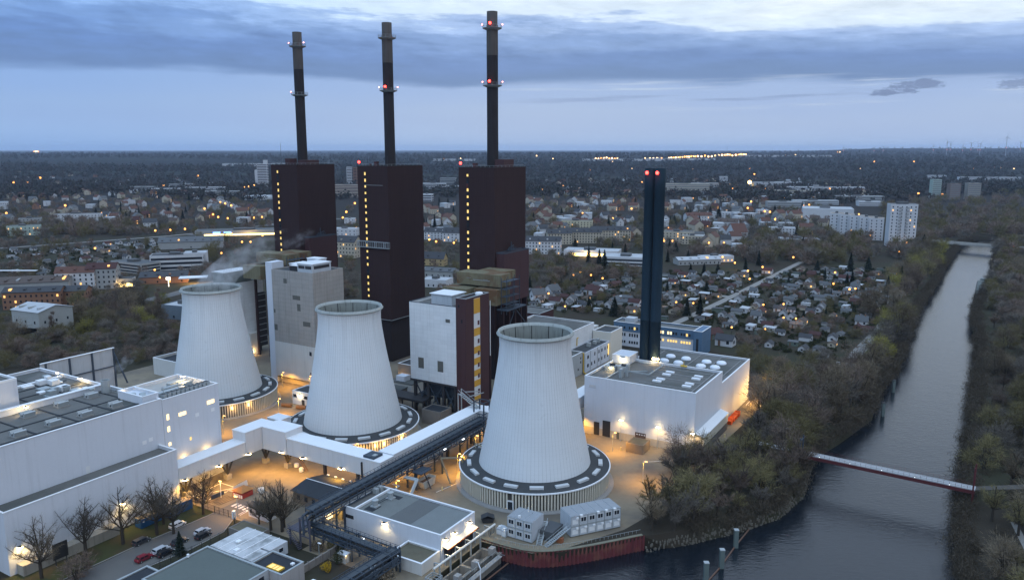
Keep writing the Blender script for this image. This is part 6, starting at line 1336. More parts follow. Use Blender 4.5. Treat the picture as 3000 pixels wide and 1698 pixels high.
THKS = [mk(*thicket(80 + i, H=8, R_=4.0, n=1500, tw=.13, tl=1.4), TW[(3, 0, 1, 2)[i]], 'scrub') for i in range(4)]
YEL = [mk(*thicket(90 + i, H=9, R_=4.4, n=2200), TW[4], 'willow') for i in range(2)]
POP = [mk(*thicket(95, H=17, R_=2.0, n=1900, clumps=24, stems=2), TW[3], 'poplar')]
CON = [mk(*conifer(i, H=(13, 15, 11, 12)[i], R_=(3.0, 2.7, 2.9, 4.4)[i]), NEEDLE, 'conifer') for i in range(4)]
def tree(proto, x, y, label, sc=1.0, rot=None, name='bare_tree', cat='tree', group=None, sz=1.0, z=0.0, rd=random.Random(77)):
    r = thing(name, label, cat, x, y, z, rd.uniform(0, 6.28) if rot is None else rot, group); r.scale = (sc, sc, sc * sz)
    for nm, me in (('trunk', proto[0]), ('crown', proto[1])):
        o = bpy.data.objects.new(nm, me); C.objects.link(o); o.parent = r
    return r
rt = random.Random(5)
for i, (s_, t_, sc, lb) in enumerate(((-183.9, 89.4, .95, 'bare street tree nearest the bottom left corner, beside the glowing wall lamp'), (-184.4, 100.6, .98, 'bare street tree second from the bottom left corner'), (-182.8, 109.4, 1.0, 'bare street tree in front of the middle wall lamp of the hall'),
        (-179.6, 116.9, .98, 'bare street tree with a dark trunk in front of the nearer blue container'), (-176.4, 119.6, .82, 'slimmer bare tree in front of the farther blue container'), (-179.1, 131.0, .80, 'slender bare tree standing alone by the wire fence and gate'), (-183.4, 121.6, .75, 'small bare tree between the two blue containers'))):
    tree(STREET[i % 3], *S(s_, t_), lb, sc * 1.2, group='bare street trees')
for i, (s_, t_, sc, lb) in enumerate(((-155.8, 134.2, .93, 'tall bare tree left in the clump behind the white gatehouse'), (-152.6, 135.2, .95, 'tall bare many limbed tree right in the clump behind the white gatehouse'), (-154, 137.2, .86, 'bare tree at the back of the clump behind the gatehouse'), (-161.2, 135, .55, 'thin young bare tree in front of the white gatehouse'))):
    tree(BIG[i % 2], *S(s_, t_), lb, sc * 1.1, group='bare trees behind the gatehouse')
tree(THKS[0], *S(-175.8, 93.2), 'spreading bare bush at the bottom edge between two street trees', .95, name='bush', cat='bush', sz=.8)
tree(CON[2], *S(-165.5, 113.6), 'small dark conifer between the parked cars and the grey workshop', .56, name='conifer')
for i, (s_, t_, sc, m_, lb) in enumerate(((-128.2, 126.6, 1.0, FORS, 'yellow flowering bush in the small garden'), (-128.4, 131, 1.35, HEDGE, 'dark clipped hedge bush beside the garden hut'), (-131, 134.5, 1.2, HEDGE, 'dark bush under the pipe rack corner'), (-134.8, 135.2, 1.1, TW[2], 'olive bush below the pipe rack stair tower'), (-112.6, 130, 1.6, TW[0], 'brown leafless bush in front of the low annexe'), (-137, 132.5, 1.2, TW[0], 'brown bush left of the garden lamp post'))):
    o = bpy.data.objects.new('bush', tri_mesh('bush', shrub(i, 1.4, 2.4, 700, .22), m_)); C.objects.link(o); x, y = S(s_, t_); o.location = (x, y, 0); o.scale = (sc,) * 3; tag(o, lb, 'bush')
# ---- riverside and woodland trees: individual, numbered along the place they stand in
def inpoly(x, y, P):
    c = False; j = len(P) - 1
    for i in range(len(P)):
        if (P[i][1] > y) != (P[j][1] > y) and x < (P[j][0] - P[i][0]) * (y - P[i][1]) / (P[j][1] - P[i][1]) + P[i][0]: c = not c
        j = i
    return c
def scatter(poly, n, mind, rd, tries=6000, avoid=()):
    xs = [p[0] for p in poly]; ys = [p[1] for p in poly]; out = []
    for _ in range(tries):
        if len(out) >= n: break
        x, y = rd.uniform(min(xs), max(xs)), rd.uniform(min(ys), max(ys))
        if not inpoly(x, y, poly) or inpoly(x, y, hole): continue
        if any((x - a) ** 2 + (y - b_) ** 2 < mind * mind for a, b_ in out): continue
        if any((x - a) ** 2 + (y - b_) ** 2 < d * d for a, b_, d in avoid): continue
        out.append((x, y))
    return out
def wood(poly, n, mind, protos, fmt, key, sc=(.8, 1.15), group=None, seed=1, avoid=(), name='bare_tree', sz=1.0):
    rd = random.Random(seed); pts = sorted(scatter(poly, n, mind, rd, avoid=avoid), key=key)
    for i, (x, y) in enumerate(pts): tree(rd.choice(protos), x, y, fmt % ordi(i), rd.uniform(*sc), name=name, group=group, sz=sz)
    return pts
P_ = lambda L: [S(*p) for p in L]
point = [(36, 191.5), (47, 196.6), (63, 203.6), (76.4, 211.6), (88, 225.6), (94.5, 240), (82, 246), (66, 240), (52, 233), (44, 218), (37, 206)]
wood(point, 52, 3.4, THK[:4] + BARE + BARE, 'bare bank tree on the wooded river point, %s rightwards from the quay', lambda p: p[0], (.62, 1.2), 'bare trees on the river point', 3, avoid=((54, 208, 3.5),))
for i, (x, y, lb) in enumerate(((53, 229, 'ivy clad tree trunk leaning left on the river point'), (59, 232, 'ivy clad tree trunk right of the leaning one on the river point'))):
    t_ = tree(BARE[i], x, y, lb, .95); o = bpy.data.objects.new('ivy', tri_mesh('ivy', leafs(rng.normal(size=(900, 3)) * np.array([.55, .55, 2.0]) + np.array([0, 0, 4.5]), .35), IVY)); C.objects.link(o); o.parent = t_
westA = [(92, 243), (96, 247), (106, 262), (118, 274), (141, 300), (158, 331), (168, 350), (160, 352), (148, 338), (128, 334), (112, 330), (106, 316), (100, 300), (92, 285), (86, 268), (82, 250)]
wood(westA, 62, 4.4, THK + BARE, 'bare tree in the dense west bank thicket above the footbridge, %s upstream', lambda p: p[1] + p[0] * .5, (.65, 1.4), 'bare trees on the west bank above the footbridge', 4)
westB = [(166, 358), (178, 364), (196, 390), (226, 442), (265, 509), (308, 575), (367, 670), (426, 764), (466, 828), (452, 838), (405, 770), (345, 672), (285, 580), (240, 512), (205, 450), (180, 402)]
wood(westB, 36, 9.5, THK + YEL[:1], 'bare tree lining the west bank beside the allotments, %s towards the far bridge', lambda p: p[1], (1.05, 1.6), 'bare trees lining the allotment bank', 6)
o = tree(THKS[1], 172, 363, 'pale blossoming bush on the west bank at the end of the gravel track', .8, name='blossom_bush', cat='bush'); o.children[1].data = tri_mesh('blossom', shrub(4, 3.6, 4.0, 1500, .3), BLOSSOM)
for i, (x, y) in enumerate(((228, 452), (276, 556))): tree(YEL[i], x, y, ['yellow green willow near the foot of the allotment bank', 'second yellow green willow farther up the allotment bank'][i], 1.25, name='willow')
eastA = [(101, 150), (113, 174), (130, 203), (159, 252), (191, 304), (225, 356), (248, 396), (275, 440), (320, 440), (270, 350), (235, 295), (195, 240), (165, 195), (145, 165), (130, 150)]
trail = [(122, 160), (134, 190), (150, 222), (172, 255), (210, 310), (262, 390)]
avt = [(a[0] + (b_[0] - a[0]) * u / 8, a[1] + (b_[1] - a[1]) * u / 8, 3.2) for a, b_ in zip(trail, trail[1:]) for u in range(8)]
wood(eastA, 92, 4.2, THK + BARE, 'bare tree on the near east bank opposite the plant, %s upstream', lambda p: p[1], (.6, 1.2), 'bare trees on the near east bank', 8, avoid=[(128 + k * 2.6, 213 - k * 1.3, 2.6) for k in range(-1, 6)])
eastB = [(262, 402), (296, 482), (333, 536), (394, 620), (462, 734), (510, 812), (560, 790), (500, 690), (430, 580), (370, 500), (320, 430)]
wood(eastB, 20, 13, THK, 'bare tree on the upper east bank towards the far bridge, %s upstream', lambda p: p[1], (.9, 1.3), 'bare trees on the upper east bank', 9)
westwood = [g(0, 1050), g(90, 1020), g(330, 985), g(520, 985), g(520, 900), g(400, 880), g(250, 880), g(120, 985), g(0, 1010)]
wood(westwood, 25, 10, THK + POP + YEL[1:], 'bare tree in the scrub wood behind the hall roof, %s from the left edge', lambda p: p[0], (.8, 1.15), 'bare trees behind the hall roof', 10)
# stands that read as one mass
def mass(name, pts, protos, sc, seed, zf=None):
    rd = np.random.default_rng(seed); out = []; 
    src = []
    for p in protos:
        me = p[1]; a = np.empty(len(me.vertices) * 3, np.float32); me.vertices.foreach_get('co', a); src.append(a.reshape(-1, 3, 3))
    for x, y, k, thin in pts:
        s = src[rd.integers(len(src))]
        if thin < 1: s = s[rd.permutation(len(s))[:int(len(s) * thin)]]
        a = rd.random() * 6.283; c_, s_ = math.cos(a), math.sin(a); q = s.copy(); f = k * sc
        if thin < 1:
            m_ = q.mean(axis=1, keepdims=True); q = m_ + (q - m_) * min(2.8, thin ** -.55)
        Rm = np.array([[c_, s_, 0], [-s_, c_, 0], [0, 0, 1]], np.float32); q = q @ Rm * f; q[..., 0] += x; q[..., 1] += y; q[..., 2] += (zf(x, y) if zf else 0); out.append(q)
    o = bpy.data.objects.new(name, tri_mesh(name, np.concatenate(out), protos[0][1].materials[0])); C.objects.link(o); o['kind'] = 'stuff'; return o
def h_far(x, y):
    t = min(1, max(0, (y - 2400) / 4200.)); h = 50 * t * t * (3 - 2 * t)
    q = x / max(y, 1); u = min(1, max(0, (q - .22) / .28)); h += (58 * u * u * (3 - 2 * u) + 8 * math.sin(x / 900) + 6 * math.sin(x / 390 + 1)) * math.exp(-((y - 11500) / 2600) ** 2)
    h += (5 * math.sin(x / 700 + y / 900) + 4 * math.sin(x / 1700 - y / 1300)) * t
    return h
# ================================================================== TOWN
def mcol(n, c, **k): return mat(n, c, .85, .12, .4, **k)
WH = mcol('house_white', (.45, .46, .48)); WB = mcol('house_beige', (.36, .325, .26)); WG = mcol('house_grey', (.27, .28, .28)); WW = mcol('cabin_wood', (.12, .075, .048)); WYE = mcol('house_ochre', (.33, .25, .13)); WBR = mcol('house_brick', (.20, .105, .065)); WGR = mcol('cabin_green', (.10, .13, .11))
RD = mcol('roof_slate', (.045, .047, .052)); RM_ = mcol('roof_maroon', (.055, .024, .022)); RR = mcol('roof_red_tile', (.095, .046, .034)); RG = mcol('roof_grey_felt', (.085, .09, .095)); RBN = mcol('roof_brown_tile', (.075, .055, .045)); RP = mcol('roof_pale_sheet', (.36, .38, .40))
LITO = emit('lit_orange_window', (1.0, .50, .12), 2.0)
for k_ in ('sodium_lamp',): pass
OCC = [(525, 705, 820, 1300), (775, 1000, 750, 1300), (1045, 1240, 480, 1300), (1340, 1540, 490, 1300), (790, 985, 480, 800), (1190, 1440, 800, 1300), (925, 1135, 870, 1300), (1450, 1690, 930, 1300), (1862, 1936, 490, 1100), (1690, 2210, 960, 1400), (760, 800, 760, 1200)]
def hidden(x, y, z=3):
    a, b_ = proj(x, y, z)
    return any(p0 < a < p1 and q0 < b_ < q1 for p0, p1, q0, q1 in OCC)
BUILT = []   # footprints (x, y, radius)
def free(x, y, r):
    return not inpoly(x, y, hole) and all((x - a) ** 2 + (y - b_) ** 2 > (r + c_) ** 2 for a, b_, c_ in BUILT)
def house_parts(w, d, h, rh, wall, roof, seed=0, flat=False, lit=False, fl=1):
    """list of (part name, mesh, label-free children) for a small house, ridge along x"""
    rd = random.Random(seed); P = []
    b = MB(); b.box(-w / 2, w / 2, -d / 2, d / 2, -.1, h)
    if not flat:
        for xx in (-w / 2, w / 2): b.add([(xx, -d / 2, h), (xx, d / 2, h), (xx, 0, h + rh - .05)], [(0, 1, 2) if xx > 0 else (2, 1, 0)])
    P.append(('wall', b.mesh('house_wall', wall)))
    b = MB()
    if flat: b.add([(-w / 2 - .3, -d / 2 - .3, h + .01), (w / 2 + .3, -d / 2 - .3, h + .01), (w / 2 + .3, d / 2 + .3, h + .3), (-w / 2 - .3, d / 2 + .3, h + .3), (-w / 2 - .3, -d / 2 - .3, h + .15), (w / 2 + .3, -d / 2 - .3, h + .15), (w / 2 + .3, d / 2 + .3, h + .45), (-w / 2 - .3, d / 2 + .3, h + .45)], [(3, 2, 1, 0), (4, 5, 6, 7), (0, 1, 5, 4), (1, 2, 6, 5), (2, 3, 7, 6), (3, 0, 4, 7)])
    else: b.gable(-w / 2, w / 2, -d / 2, d / 2, h, h + rh, 'x', .35, .14)
    P.append(('roof', b.mesh('house_roof', roof)))
    n = max(2, int(w / 2.6))
    for f in range(fl):
        z = .9 + f * 2.8
        for i in range(n):
            x = -w / 2 + (i + .5) * w / n
            if i == 0 and f == 0: b = MB(); b.box(x - .45, x + .45, -d / 2 - .05, -d / 2 + .02, 0, 2.0); P.append(('door', b.mesh('house_door', WW if wall is not WW else WGR)))
            else: b = MB(); b.box(x - .5, x + .5, -d / 2 - .05, -d / 2 + .02, z, z + 1.15); P.append(('window', b.mesh('house_window', LITO if lit and i == n - 1 else GLASSD)))
        for sx in (-1, 1):
            b = MB(); b.box(sx * w / 2 - .04, sx * w / 2 + .05, -.6, .6, z, z + 1.1) if sx > 0 else b.box(sx * w / 2 - .05, sx * w / 2 + .04, -.6, .6, z, z + 1.1); P.append(('window', b.mesh('house_window', GLASSD)))
    if not flat and rd.random() < .6: b = MB(); b.box(w * .2, w * .2 + .6, -.3, .3, h + rh * .5, h + rh + .7); P.append(('chimney', b.mesh('house_chimney', WBR)))
    return P
def place_parts(P, name, label, cat, x, y, rot, group=None, sc=1.0, z=0):
    r = thing(name, label, cat, x, y, z, rot, group); r.scale = (sc, sc, sc)
    for nm, me in P: o = bpy.data.objects.new(nm, me); C.objects.link(o); o.parent = r
    return r
CABT = []
for i, (w, d, h, rh, wall, roof, flat, lb) in enumerate(((6.2, 4.4, 2.4, 1.5, WH, RD, False, 'white garden cabin with a dark pitched roof'), (7.0, 4.8, 2.4, 1.3, WG, RG, False, 'grey garden cabin with a grey pitched roof'), (6.4, 4.6, 2.3, 1.5, WW, RM_, False, 'brown wooden cabin with a maroon roof'),
        (6.8, 4.2, 2.5, .5, WH, RP, True, 'white garden cabin with a pale flat roof'), (5.6, 4.2, 2.3, .5, WGR, RG, True, 'greenish garden shed with a flat grey roof'), (7.6, 5.0, 2.6, 1.9, WH, RM_, False, 'white garden house with a maroon roof'), (6.4, 4.4, 2.3, .5, WG, RD, True, 'low grey cabin with a black flat roof'),
        (7.2, 5.0, 2.4, 1.3, WB, RBN, False, 'beige cabin with a brown tiled roof'), (6.0, 5.2, 2.6, 2.4, WH, RG, False, 'white gabled cabin with a steep grey roof'), (6.6, 4.4, 2.4, .5, WW, RP, True, 'brown cabin with a pale sheet roof'))):
    CABT.append((house_parts(w, d, h, rh, wall, roof, i, flat, i in (5, 7)), lb))
PA = math.atan2(.83, .56)   # garden path direction
def cabins_in(poly, su, sv, where, seed, skip=.12):
    rd = random.Random(seed); cu, sn = math.cos(PA), math.sin(PA); uv = [(x * cu + y * sn, -x * sn + y * cu) for x, y in poly]
    u0, u1, v0, v1 = min(a for a, _ in uv), max(a for a, _ in uv), min(b_ for _, b_ in uv), max(b_ for _, b_ in uv); row = 0; v = v1; pl = []
    while v > v0:
        k = 0; u = u0 + rd.uniform(0, su)
        while u < u1:
            uu, vv = u + rd.uniform(-4, 4), v + rd.uniform(-5, 5); x, y = uu * cu - vv * sn, uu * sn + vv * cu; u += su * rd.uniform(.8, 1.2)
            if not inpoly(x, y, poly) or not free(x, y, 3.6) or hidden(x, y) or rd.random() < skip: continue
            if any(math.hypot(x - a, y - b_) < 7 for a, b_ in PATHPTS): continue
            P, lb = CABT[rd.choice([0, 0, 1, 2, 3, 4, 5, 6, 7, 8, 9, 6, 1])]
            place_parts(P, 'garden_cabin', '%s, %s in the %s row %s' % (lb, ordi(k), ordi(row), where), 'garden cabin', x, y, PA + rd.choice([0, math.pi / 2, math.pi, -math.pi / 2]) + rd.uniform(-.08, .08), 'garden cabins ' + where, rd.uniform(.72, 1.12)); BUILT.append((x, y, 3.6)); pl.append((x, y)); k += 1
        v -= sv; row += 1 if k else 0
    return pl
PATHPTS = [(a[0] + (b_[0] - a[0]) * u / 10, a[1] + (b_[1] - a[1]) * u / 10) for L in ([(88, 438), (124, 491), (162, 549), (185, 585), (230, 655), (262, 704)], [(150, 533), (132, 545), (112, 556)], [(152, 343), (172, 380), (200, 421)]) for a, b_ in zip(L, L[1:]) for u in range(10)]
# -------- named buildings (base centre measured on the photograph)
def block(px, py, w, d, h, rot, label, wall, roof, floors=3, cols=8, lit=.1, cat='building', name='apartment_block', pitched=0, bands=False, group=None, side=3, litm=None, glass=None):
    x, y = g(px, py); r = thing(name, label, cat, x, y, 0, rot, group); rd = random.Random(int(px * 7 + py)); BUILT.append((x, y + d * .3, max(w, d) * .5))
    b = MB(); b.box(-w / 2, w / 2, 0, d, 0, h)
    if pitched:
        for xx in (-w / 2, w / 2): b.add([(xx, 0, h), (xx, d, h), (xx, d / 2, h + pitched - .05)], [(0, 1, 2)])
    else: ring(b, -w / 2, w / 2, 0, d, .35, h + .003, h + .5)
    b.build('wall', wall, r); b = MB()
    if pitched: b.gable(-w / 2, w / 2, 0, d, h, h + pitched, 'x', .5, .2)
    else: b.box(-w / 2 + .36, w / 2 - .36, .36, d - .36, h + .004, h + .12)
    b.build('roof', roof, r)
    if pitched and w > 16:
        for i in range(int(w / 7)):
            xx = -w / 2 + (i + .5) * w / int(w / 7); b = MB(); b.box(xx - .7, xx + .7, d * .12, d * .4, h + .3, h + pitched * .24 + 1.3); b.build('dormer', rd.choice([wall, roof, LITO]) if rd.random() < .3 else roof, r)
    fh = (h - .6) / floors; me = {}
    def win(ms, loc, kind):
        if kind not in me: me[kind] = ms.mesh('block_window', {'g': glass or GLASSD, 'l': litm or LITO}[kind[-1]])
        o = bpy.data.objects.new('window' if not bands else 'window_band', me[kind]); C.objects.link(o); o.location = loc; o.parent = r
    for f in range(floors):
        z = .8 + f * fh
        if bands:
            L_ = rd.random() < lit; b = MB(); b.box(-w / 2 + .8, w / 2 - .8, -.05, .02, 0, fh * .5); win(b, (0, 0, z), 'bfg')
            b = MB(); b.box(-.02, .05, .8, d - .8, 0, fh * .5); win(b, (w / 2, 0, z), 'bs' + 'g')
        else:
            for i in range(cols): b = MB(); b.box(-.55, .55, -.05, .02, 0, min(1.5, fh * .55)); win(b, (-w / 2 + (i + .5) * w / cols, 0, z), 'f' + ('l' if rd.random() < lit else 'g'))
            for i in range(side): b = MB(); b.box(-.02, .05, -.5, .5, 0, min(1.4, fh * .5)); win(b, (w / 2, (i + .5) * d / side, z), 's' + ('l' if rd.random() < lit else 'g'))
    if not pitched:
        b = MB(); b.box(-w * .15, w * .05, d * .3, d * .7, h + .13, h + 2.2); b.build('roof_plant', RG, r)
    return r
SR = -SA
# right of the plant
sl = block(2640, 724, 26, 16, 44, R(-12), 'tall white slab apartment tower by the river with balconies', WH, RG, 13, 6, .12, 'apartment tower', 'apartment_tower', side=2)
b = MB()
for f in range(13):
    for xx in (-5, 1.5): b.box(xx, xx + 3.0, -1.3, -.06, .6 + f * 3.33, 1.6 + f * 3.33)
b.build('balconies', WG, sl)
b = MB()
for xx in (-6, -3, 0, 4): b.tube((xx, 8, 44), (xx, 8, 49), .12)
b.box(-6, 5, 5, 11, 44.5, 46.5); b.build('roof_aerial', RG, sl)
for i in range(5): block(2448 + i * 29, 690 + i * 3.5, 15, 15, 26 - i * .4, R(-25), ['stepped white apartment house, leftmost beside the slab tower row', 'second stepped white apartment house from the left of the row', 'third stepped white apartment house in the row', 'fourth stepped white apartment house in the row', 'stepped white apartment house touching the slab tower'][i], WH, mat('tan_roof', (.26, .20, .14), .9), 7, 3, .05, group='stepped white apartment houses', side=2)
block(2425, 640, 70, 50, 14, R(-18), 'large white hall with a low angular roof beyond the gardens', WH, RP, 1, 1, 0, 'hall', 'white_hall', bands=False, side=1)
block(2345, 748 - 30, 40, 20, 6, R(-10), 'pale flat school building among trees right of the church', WG, RP, 2, 8, .03, bands=True)
ch = block(2170, 700, 16, 22, 8, R(8), 'church with a tall white gable and a red tiled roof', WH, RR, 1, 2, 0, 'church', 'church', pitched=9, side=3)
for i, (px, py, w, h, lb) in enumerate(((1590, 745, 34, 13, 'white apartment house with a curved gable right of the right boiler house'), (1700, 712, 46, 12, 'long beige apartment row with a dark roof, left part'), (1790, 706, 44, 12, 'long beige apartment row behind the bright supermarket, right part'), (1640, 716, 26, 12, 'beige apartment house at the end of the long row'))):
    block(px, py, w, 12, h, R(-10 + 5 * i), lb, WH if i == 0 else WB, RD, 4, int(w / 3), .08, pitched=4)
block(1985, 712, 34, 14, 12, R(-14), 'stepped beige apartment block right of the twin stack', WB, RG, 4, 9, .12); block(2030, 716, 24, 14, 9, R(-14), 'lower wing of the stepped beige block right of the twin stack', WB, RP, 3, 7, .05)
block(1690, 668, 40, 14, 9, R(-8), 'pale yellow flat roofed school block above the long apartment row', mat('pale_yellow_render', (.42, .39, .28), .85), RG, 3, 10, .03)
sm = block(1730, 752, 52, 22, 5.5, R(-16), 'flat white roofed supermarket with a glowing front', WH, RP, 1, 1, 0, 'supermarket', 'supermarket', side=1)
b = MB(); b.box(-20, 18, -.12, -.06, .5, 3.4); b.build('lit_shopfront', emit('shopfront', (1, .68, .22), 5), sm); b = MB(); b.box(-23, 21, -3, -.2, 3.8, 4.2); b.build('canopy', RP, sm); light(sm, -4, -6, 4, 5000)
block(1835, 778, 44, 26, 7, R(-16), 'wide white flat roofed store right of the glowing supermarket', WH, RP, 2, 1, 0, 'store', 'store', bands=True, side=1)
block(2050, 775, 40, 12, 4.5, R(12), 'long low grey green nursery shed behind the gardens', WG, RP, 1, 10, 0, 'shed', 'shed', pitched=2); block(2105, 768, 30, 12, 5, R(12), 'low flat pale building right of the nursery shed', WH, RP, 1, 8, .1)
for px, py, w, h, wl, lb, lt in ((2010, 560, 110, 18, WB, 'long pale office slab far right of the twin stack', .1), (2065, 552, 70, 14, WG, 'grey office slab beside the far pale office slab', .05), (2120, 537, 22, 20, WH, 'far white cube building behind the office slabs', 0), (2250, 547, 90, 12, WH, 'far white row of flat blocks above the floodlit pitch', .02), (2310, 545, 70, 11, WH, 'far white flat block right of the floodlit pitch', .02), (2420, 560, 180, 10, WH, 'far long white factory roof beyond the large white hall', .05), (2520, 588, 90, 9, WG, 'far grey flat roofed works left of the greenish towers', .05), (2330, 570, 90, 9, WB, 'far beige lit flat building below the white row', .5),
        (2742, 580, 17, 38, mat('pale_green_render', (.30, .37, .33), .85), 'greenish high rise far right, left of two brown ones', .05), (2796, 585, 20, 32, mat('dull_brown_render', (.17, .13, .115), .9), 'brownish high rise far right, in the middle of three', .05), (2852, 585, 24, 33, mat('dull_beige_render', (.24, .225, .20), .9), 'beige high rise far right, rightmost of three', .05), (2745, 524, 60, 12, WH, 'far white flat building above the greenish high rise', 0), (2900, 528, 190, 10, WH, 'long white factory roof far right below the turbines', 0), (2300, 612, 60, 12, WG, 'grey clinic block left of the large white hall', .1), (2390, 600, 80, 8, RP, 'flat pale roofed depot above the large white hall', .2), (2550, 604, 40, 8, WH, 'white flat hall right of the large white hall', 0)):
    block(px, py, w, 18, h, R(-8), lb, wl, RP, max(2, int(h / 4)), 6, lt, bands=True, glass=mat('dull_far_glass', (.14, .155, .17), .6))
block(2050, 648, 38, 14, 8, R(10), 'white house group with a red roof right of the twin stack top', WH, RR, 2, 9, .1, pitched=4); block(2105, 640, 34, 12, 9, R(-20), 'white L shaped house behind dark pines', WH, RP, 3, 8, 0); block(2130, 668, 26, 14, 8, R(-25), 'white house with a brown roof right of the dark pines', WH, RBN, 2, 6, .1, pitched=4)
block(2275, 672, 40, 16, 8, R(-15), 'grey flat roofed block behind the bare grove', WG, RP, 3, 8, .03); block(2290, 690, 30, 14, 9, R(-15), 'white flat block half hidden by the bare grove', WH, RP, 3, 8, .05)
# between the boiler houses
block(1015, 578, 60, 24, 26, R(-12), 'beige stepped housing slab between the left and middle boiler houses', mat('pink_beige_render', (.40, .33, .28), .85), RG, 8, 6, .05, bands=True); block(1024, 545, 14, 14, 52, R(0), 'far white tower block left of the middle boiler house', WH, RG, 12, 3, .05, 'tower block', bands=True); block(1041, 545, 10, 14, 50, R(0), 'far brick red tower block beside the white one', WBR, RG, 12, 2, .3, 'tower block', bands=True)
block(1012, 755, 20, 14, 15, R(-20), 'old ornate beige tenement between the boiler houses', WB, RD, 4, 6, .1, pitched=5); block(1024, 655, 14, 10, 7, R(0), 'white house between the boiler houses', WH, RP, 2, 3, .2); block(1008, 690, 30, 14, 8, R(-8), 'low white building with hedge between the boiler houses', WH, RP, 2, 6, .1)
for px, py, w, h, lb in ((1270, 556, 60, 16, 'far white clinic with a red storey right of the middle boiler house'), (1320, 556, 40, 10, 'far white wing of the clinic right of the middle boiler house'), (1312, 540, 46, 18, 'far grey office slab right of the middle boiler house'), (1250, 590, 20, 14, 'white block just right of the middle boiler house')):
    block(px, py, w, 18, h, R(-6), lb, WH if 'grey' not in lb else WG, RP, max(2, int(h / 4)), 6, .1, bands=True)
block(1275, 702, 26, 12, 9, R(-12), 'white house with a dark mansard roof between the middle and right boiler houses', WH, RD, 3, 7, .12, pitched=4); block(1325, 708, 22, 12, 10, R(-12), 'white gabled house beside the right boiler house', WH, RD, 3, 5, .1, pitched=5)
block(1268, 778, 20, 10, 6.5, R(-16), 'yellow brick house with a slate roof between the boiler houses', WYE, RD, 2, 4, .0, 'house', 'brick_house', pitched=5); block(1275, 812, 30, 14, 5, R(-18), 'long grey roofed shed below the yellow brick house', WG, RG, 1, 6, 0, 'shed', 'shed', pitched=2); block(1270, 842, 20, 14, 5.5, R(-18), 'pale flat roofed outbuilding below the grey roofed shed', WH, RP, 1, 5, 0, 'shed', 'shed')
# left side
block(228, 648, 60, 12, 10, R(14), 'white office block with one long window row on the left', WH, RG, 3, 14, .02); block(70, 690, 34, 16, 11, R(24), 'pale green laboratory block at the left edge', mat('pale_green_render', (.30, .37, .33)), RG, 3, 8, .15); block(88, 660, 26, 16, 9, R(24), 'dark roofed laboratory wing at the left edge', WG, RD, 3, 6, .05)
block(440, 667, 16, 12, 7, R(20), 'white detached house with a slate roof left of the car park', WH, RD, 2, 4, .05, 'house', 'detached_house', pitched=4.5)
block(560, 728, 62, 30, 7, R(18), 'long grey green warehouse with a shallow roof beside the car park', WG, RG, 1, 1, 0, 'warehouse', 'warehouse', pitched=4, side=1)
block(520, 790, 42, 18, 12, R(16), 'modern white factory building with ribbon windows, central part', WH, RD, 3, 1, .1, 'factory', 'factory', bands=True, side=1); block(574, 786, 18, 16, 13, R(16), 'white end block of the modern factory', WH, RP, 1, 1, 0, 'factory', 'factory', side=1); block(370, 798, 40, 18, 8, R(-30), 'grey roofed left wing of the modern factory', WG, RG, 3, 1, 0, 'factory', 'factory', bands=True, side=1)
te = block(222, 850, 26, 12, 13, R(12), 'white tenement with a red roof and lit attic windows', WH, RR, 4, 7, .10, pitched=3.5); te = block(300, 846, 20, 12, 15, R(12), 'grey tenement with bay windows beside the red roofed one', WG, RM_, 4, 6, .10, pitched=3.5)
sh = block(352, 842, 18, 10, 6, R(14), 'corner shop with a glowing yellow front below the tenements', WG, RD, 1, 1, 0, 'shop', 'shop', side=1); b = MB(); b.box(-8.5, 8.5, -.1, -.05, .6, 3.2); b.build('lit_shopfront', MATS['shopfront'], sh); light(sh, 0, -4, 3, 1800)
b = MB(); b.box(-17, -12, -.3, -.05, .4, 2.8); b.build('red_shopfront', emit('red_sign', (1, .12, .05), 4), sh)
for px, py, w, h, lb in ((95, 905, 34, 11, 'old brick building with rows of white windows at the left'), (170, 898, 34, 10, 'dark brick building with chimneys right of the old brick one')): block(px, py, w, 13, h, R(10), lb, WBR, RD, 3, 11, .08, pitched=2.5)
block(50, 868, 64, 34, 9, R(20), 'big dark roofed shed with a white skylight strip at the left edge', WG, RBN, 1, 1, 0, 'shed', 'shed', pitched=2, side=1)
x, y = g(40, 845); b = MB(); b.box(x - 20, x + 12, y + 9, y + 12, 11.6, 11.9); solo('skylight_strip', b, ROOFW, 'white skylight strip on the big dark roof at the left edge', 'skylight')
vi = block(80, 985, 22, 20, 14, R(-24), 'pale grey villa with a blue grey roof behind the bare trees at the left', mat('pale_grey_villa', (.30, .31, .30), .9), RP, 2, 3, .12, 'villa', 'villa', pitched=2.5)
block(510, 935, 18, 22, 8, R(-20), 'blue grey shed with a pale roof left of the farthest cooling tower', mat('blue_grey_sheet', (.11, .14, .17), .7), RP, 1, 1, 0, 'shed', 'shed', side=1)
st = block(480, 830, 34, 20, 5, R(16), 'dark roofed petrol station building left of the farthest cooling tower', WBR, RD, 1, 4, .3, 'petrol station', 'petrol_station', pitched=3); b = MB(); b.box(12, 32, -12, -2, 4.6, 5.3); b.build('canopy', ROOFW, st); b = MB(); b.box(13, 31, -11, -3, 4.45, 4.58); b.build('canopy_light', emit('canopy_light', (1, .6, .28), 8), st); light(st, 22, -7, 4, 6000, (1, .62, .3)); b = MB(); b.box(4, 7, -16, -15.6, 5, 7); b.tube((5.5, -15.8, 0), (5.5, -15.8, 5), .2); b.build('lit_sign', emit('pale_sign', (1, .9, .7), 5), st)
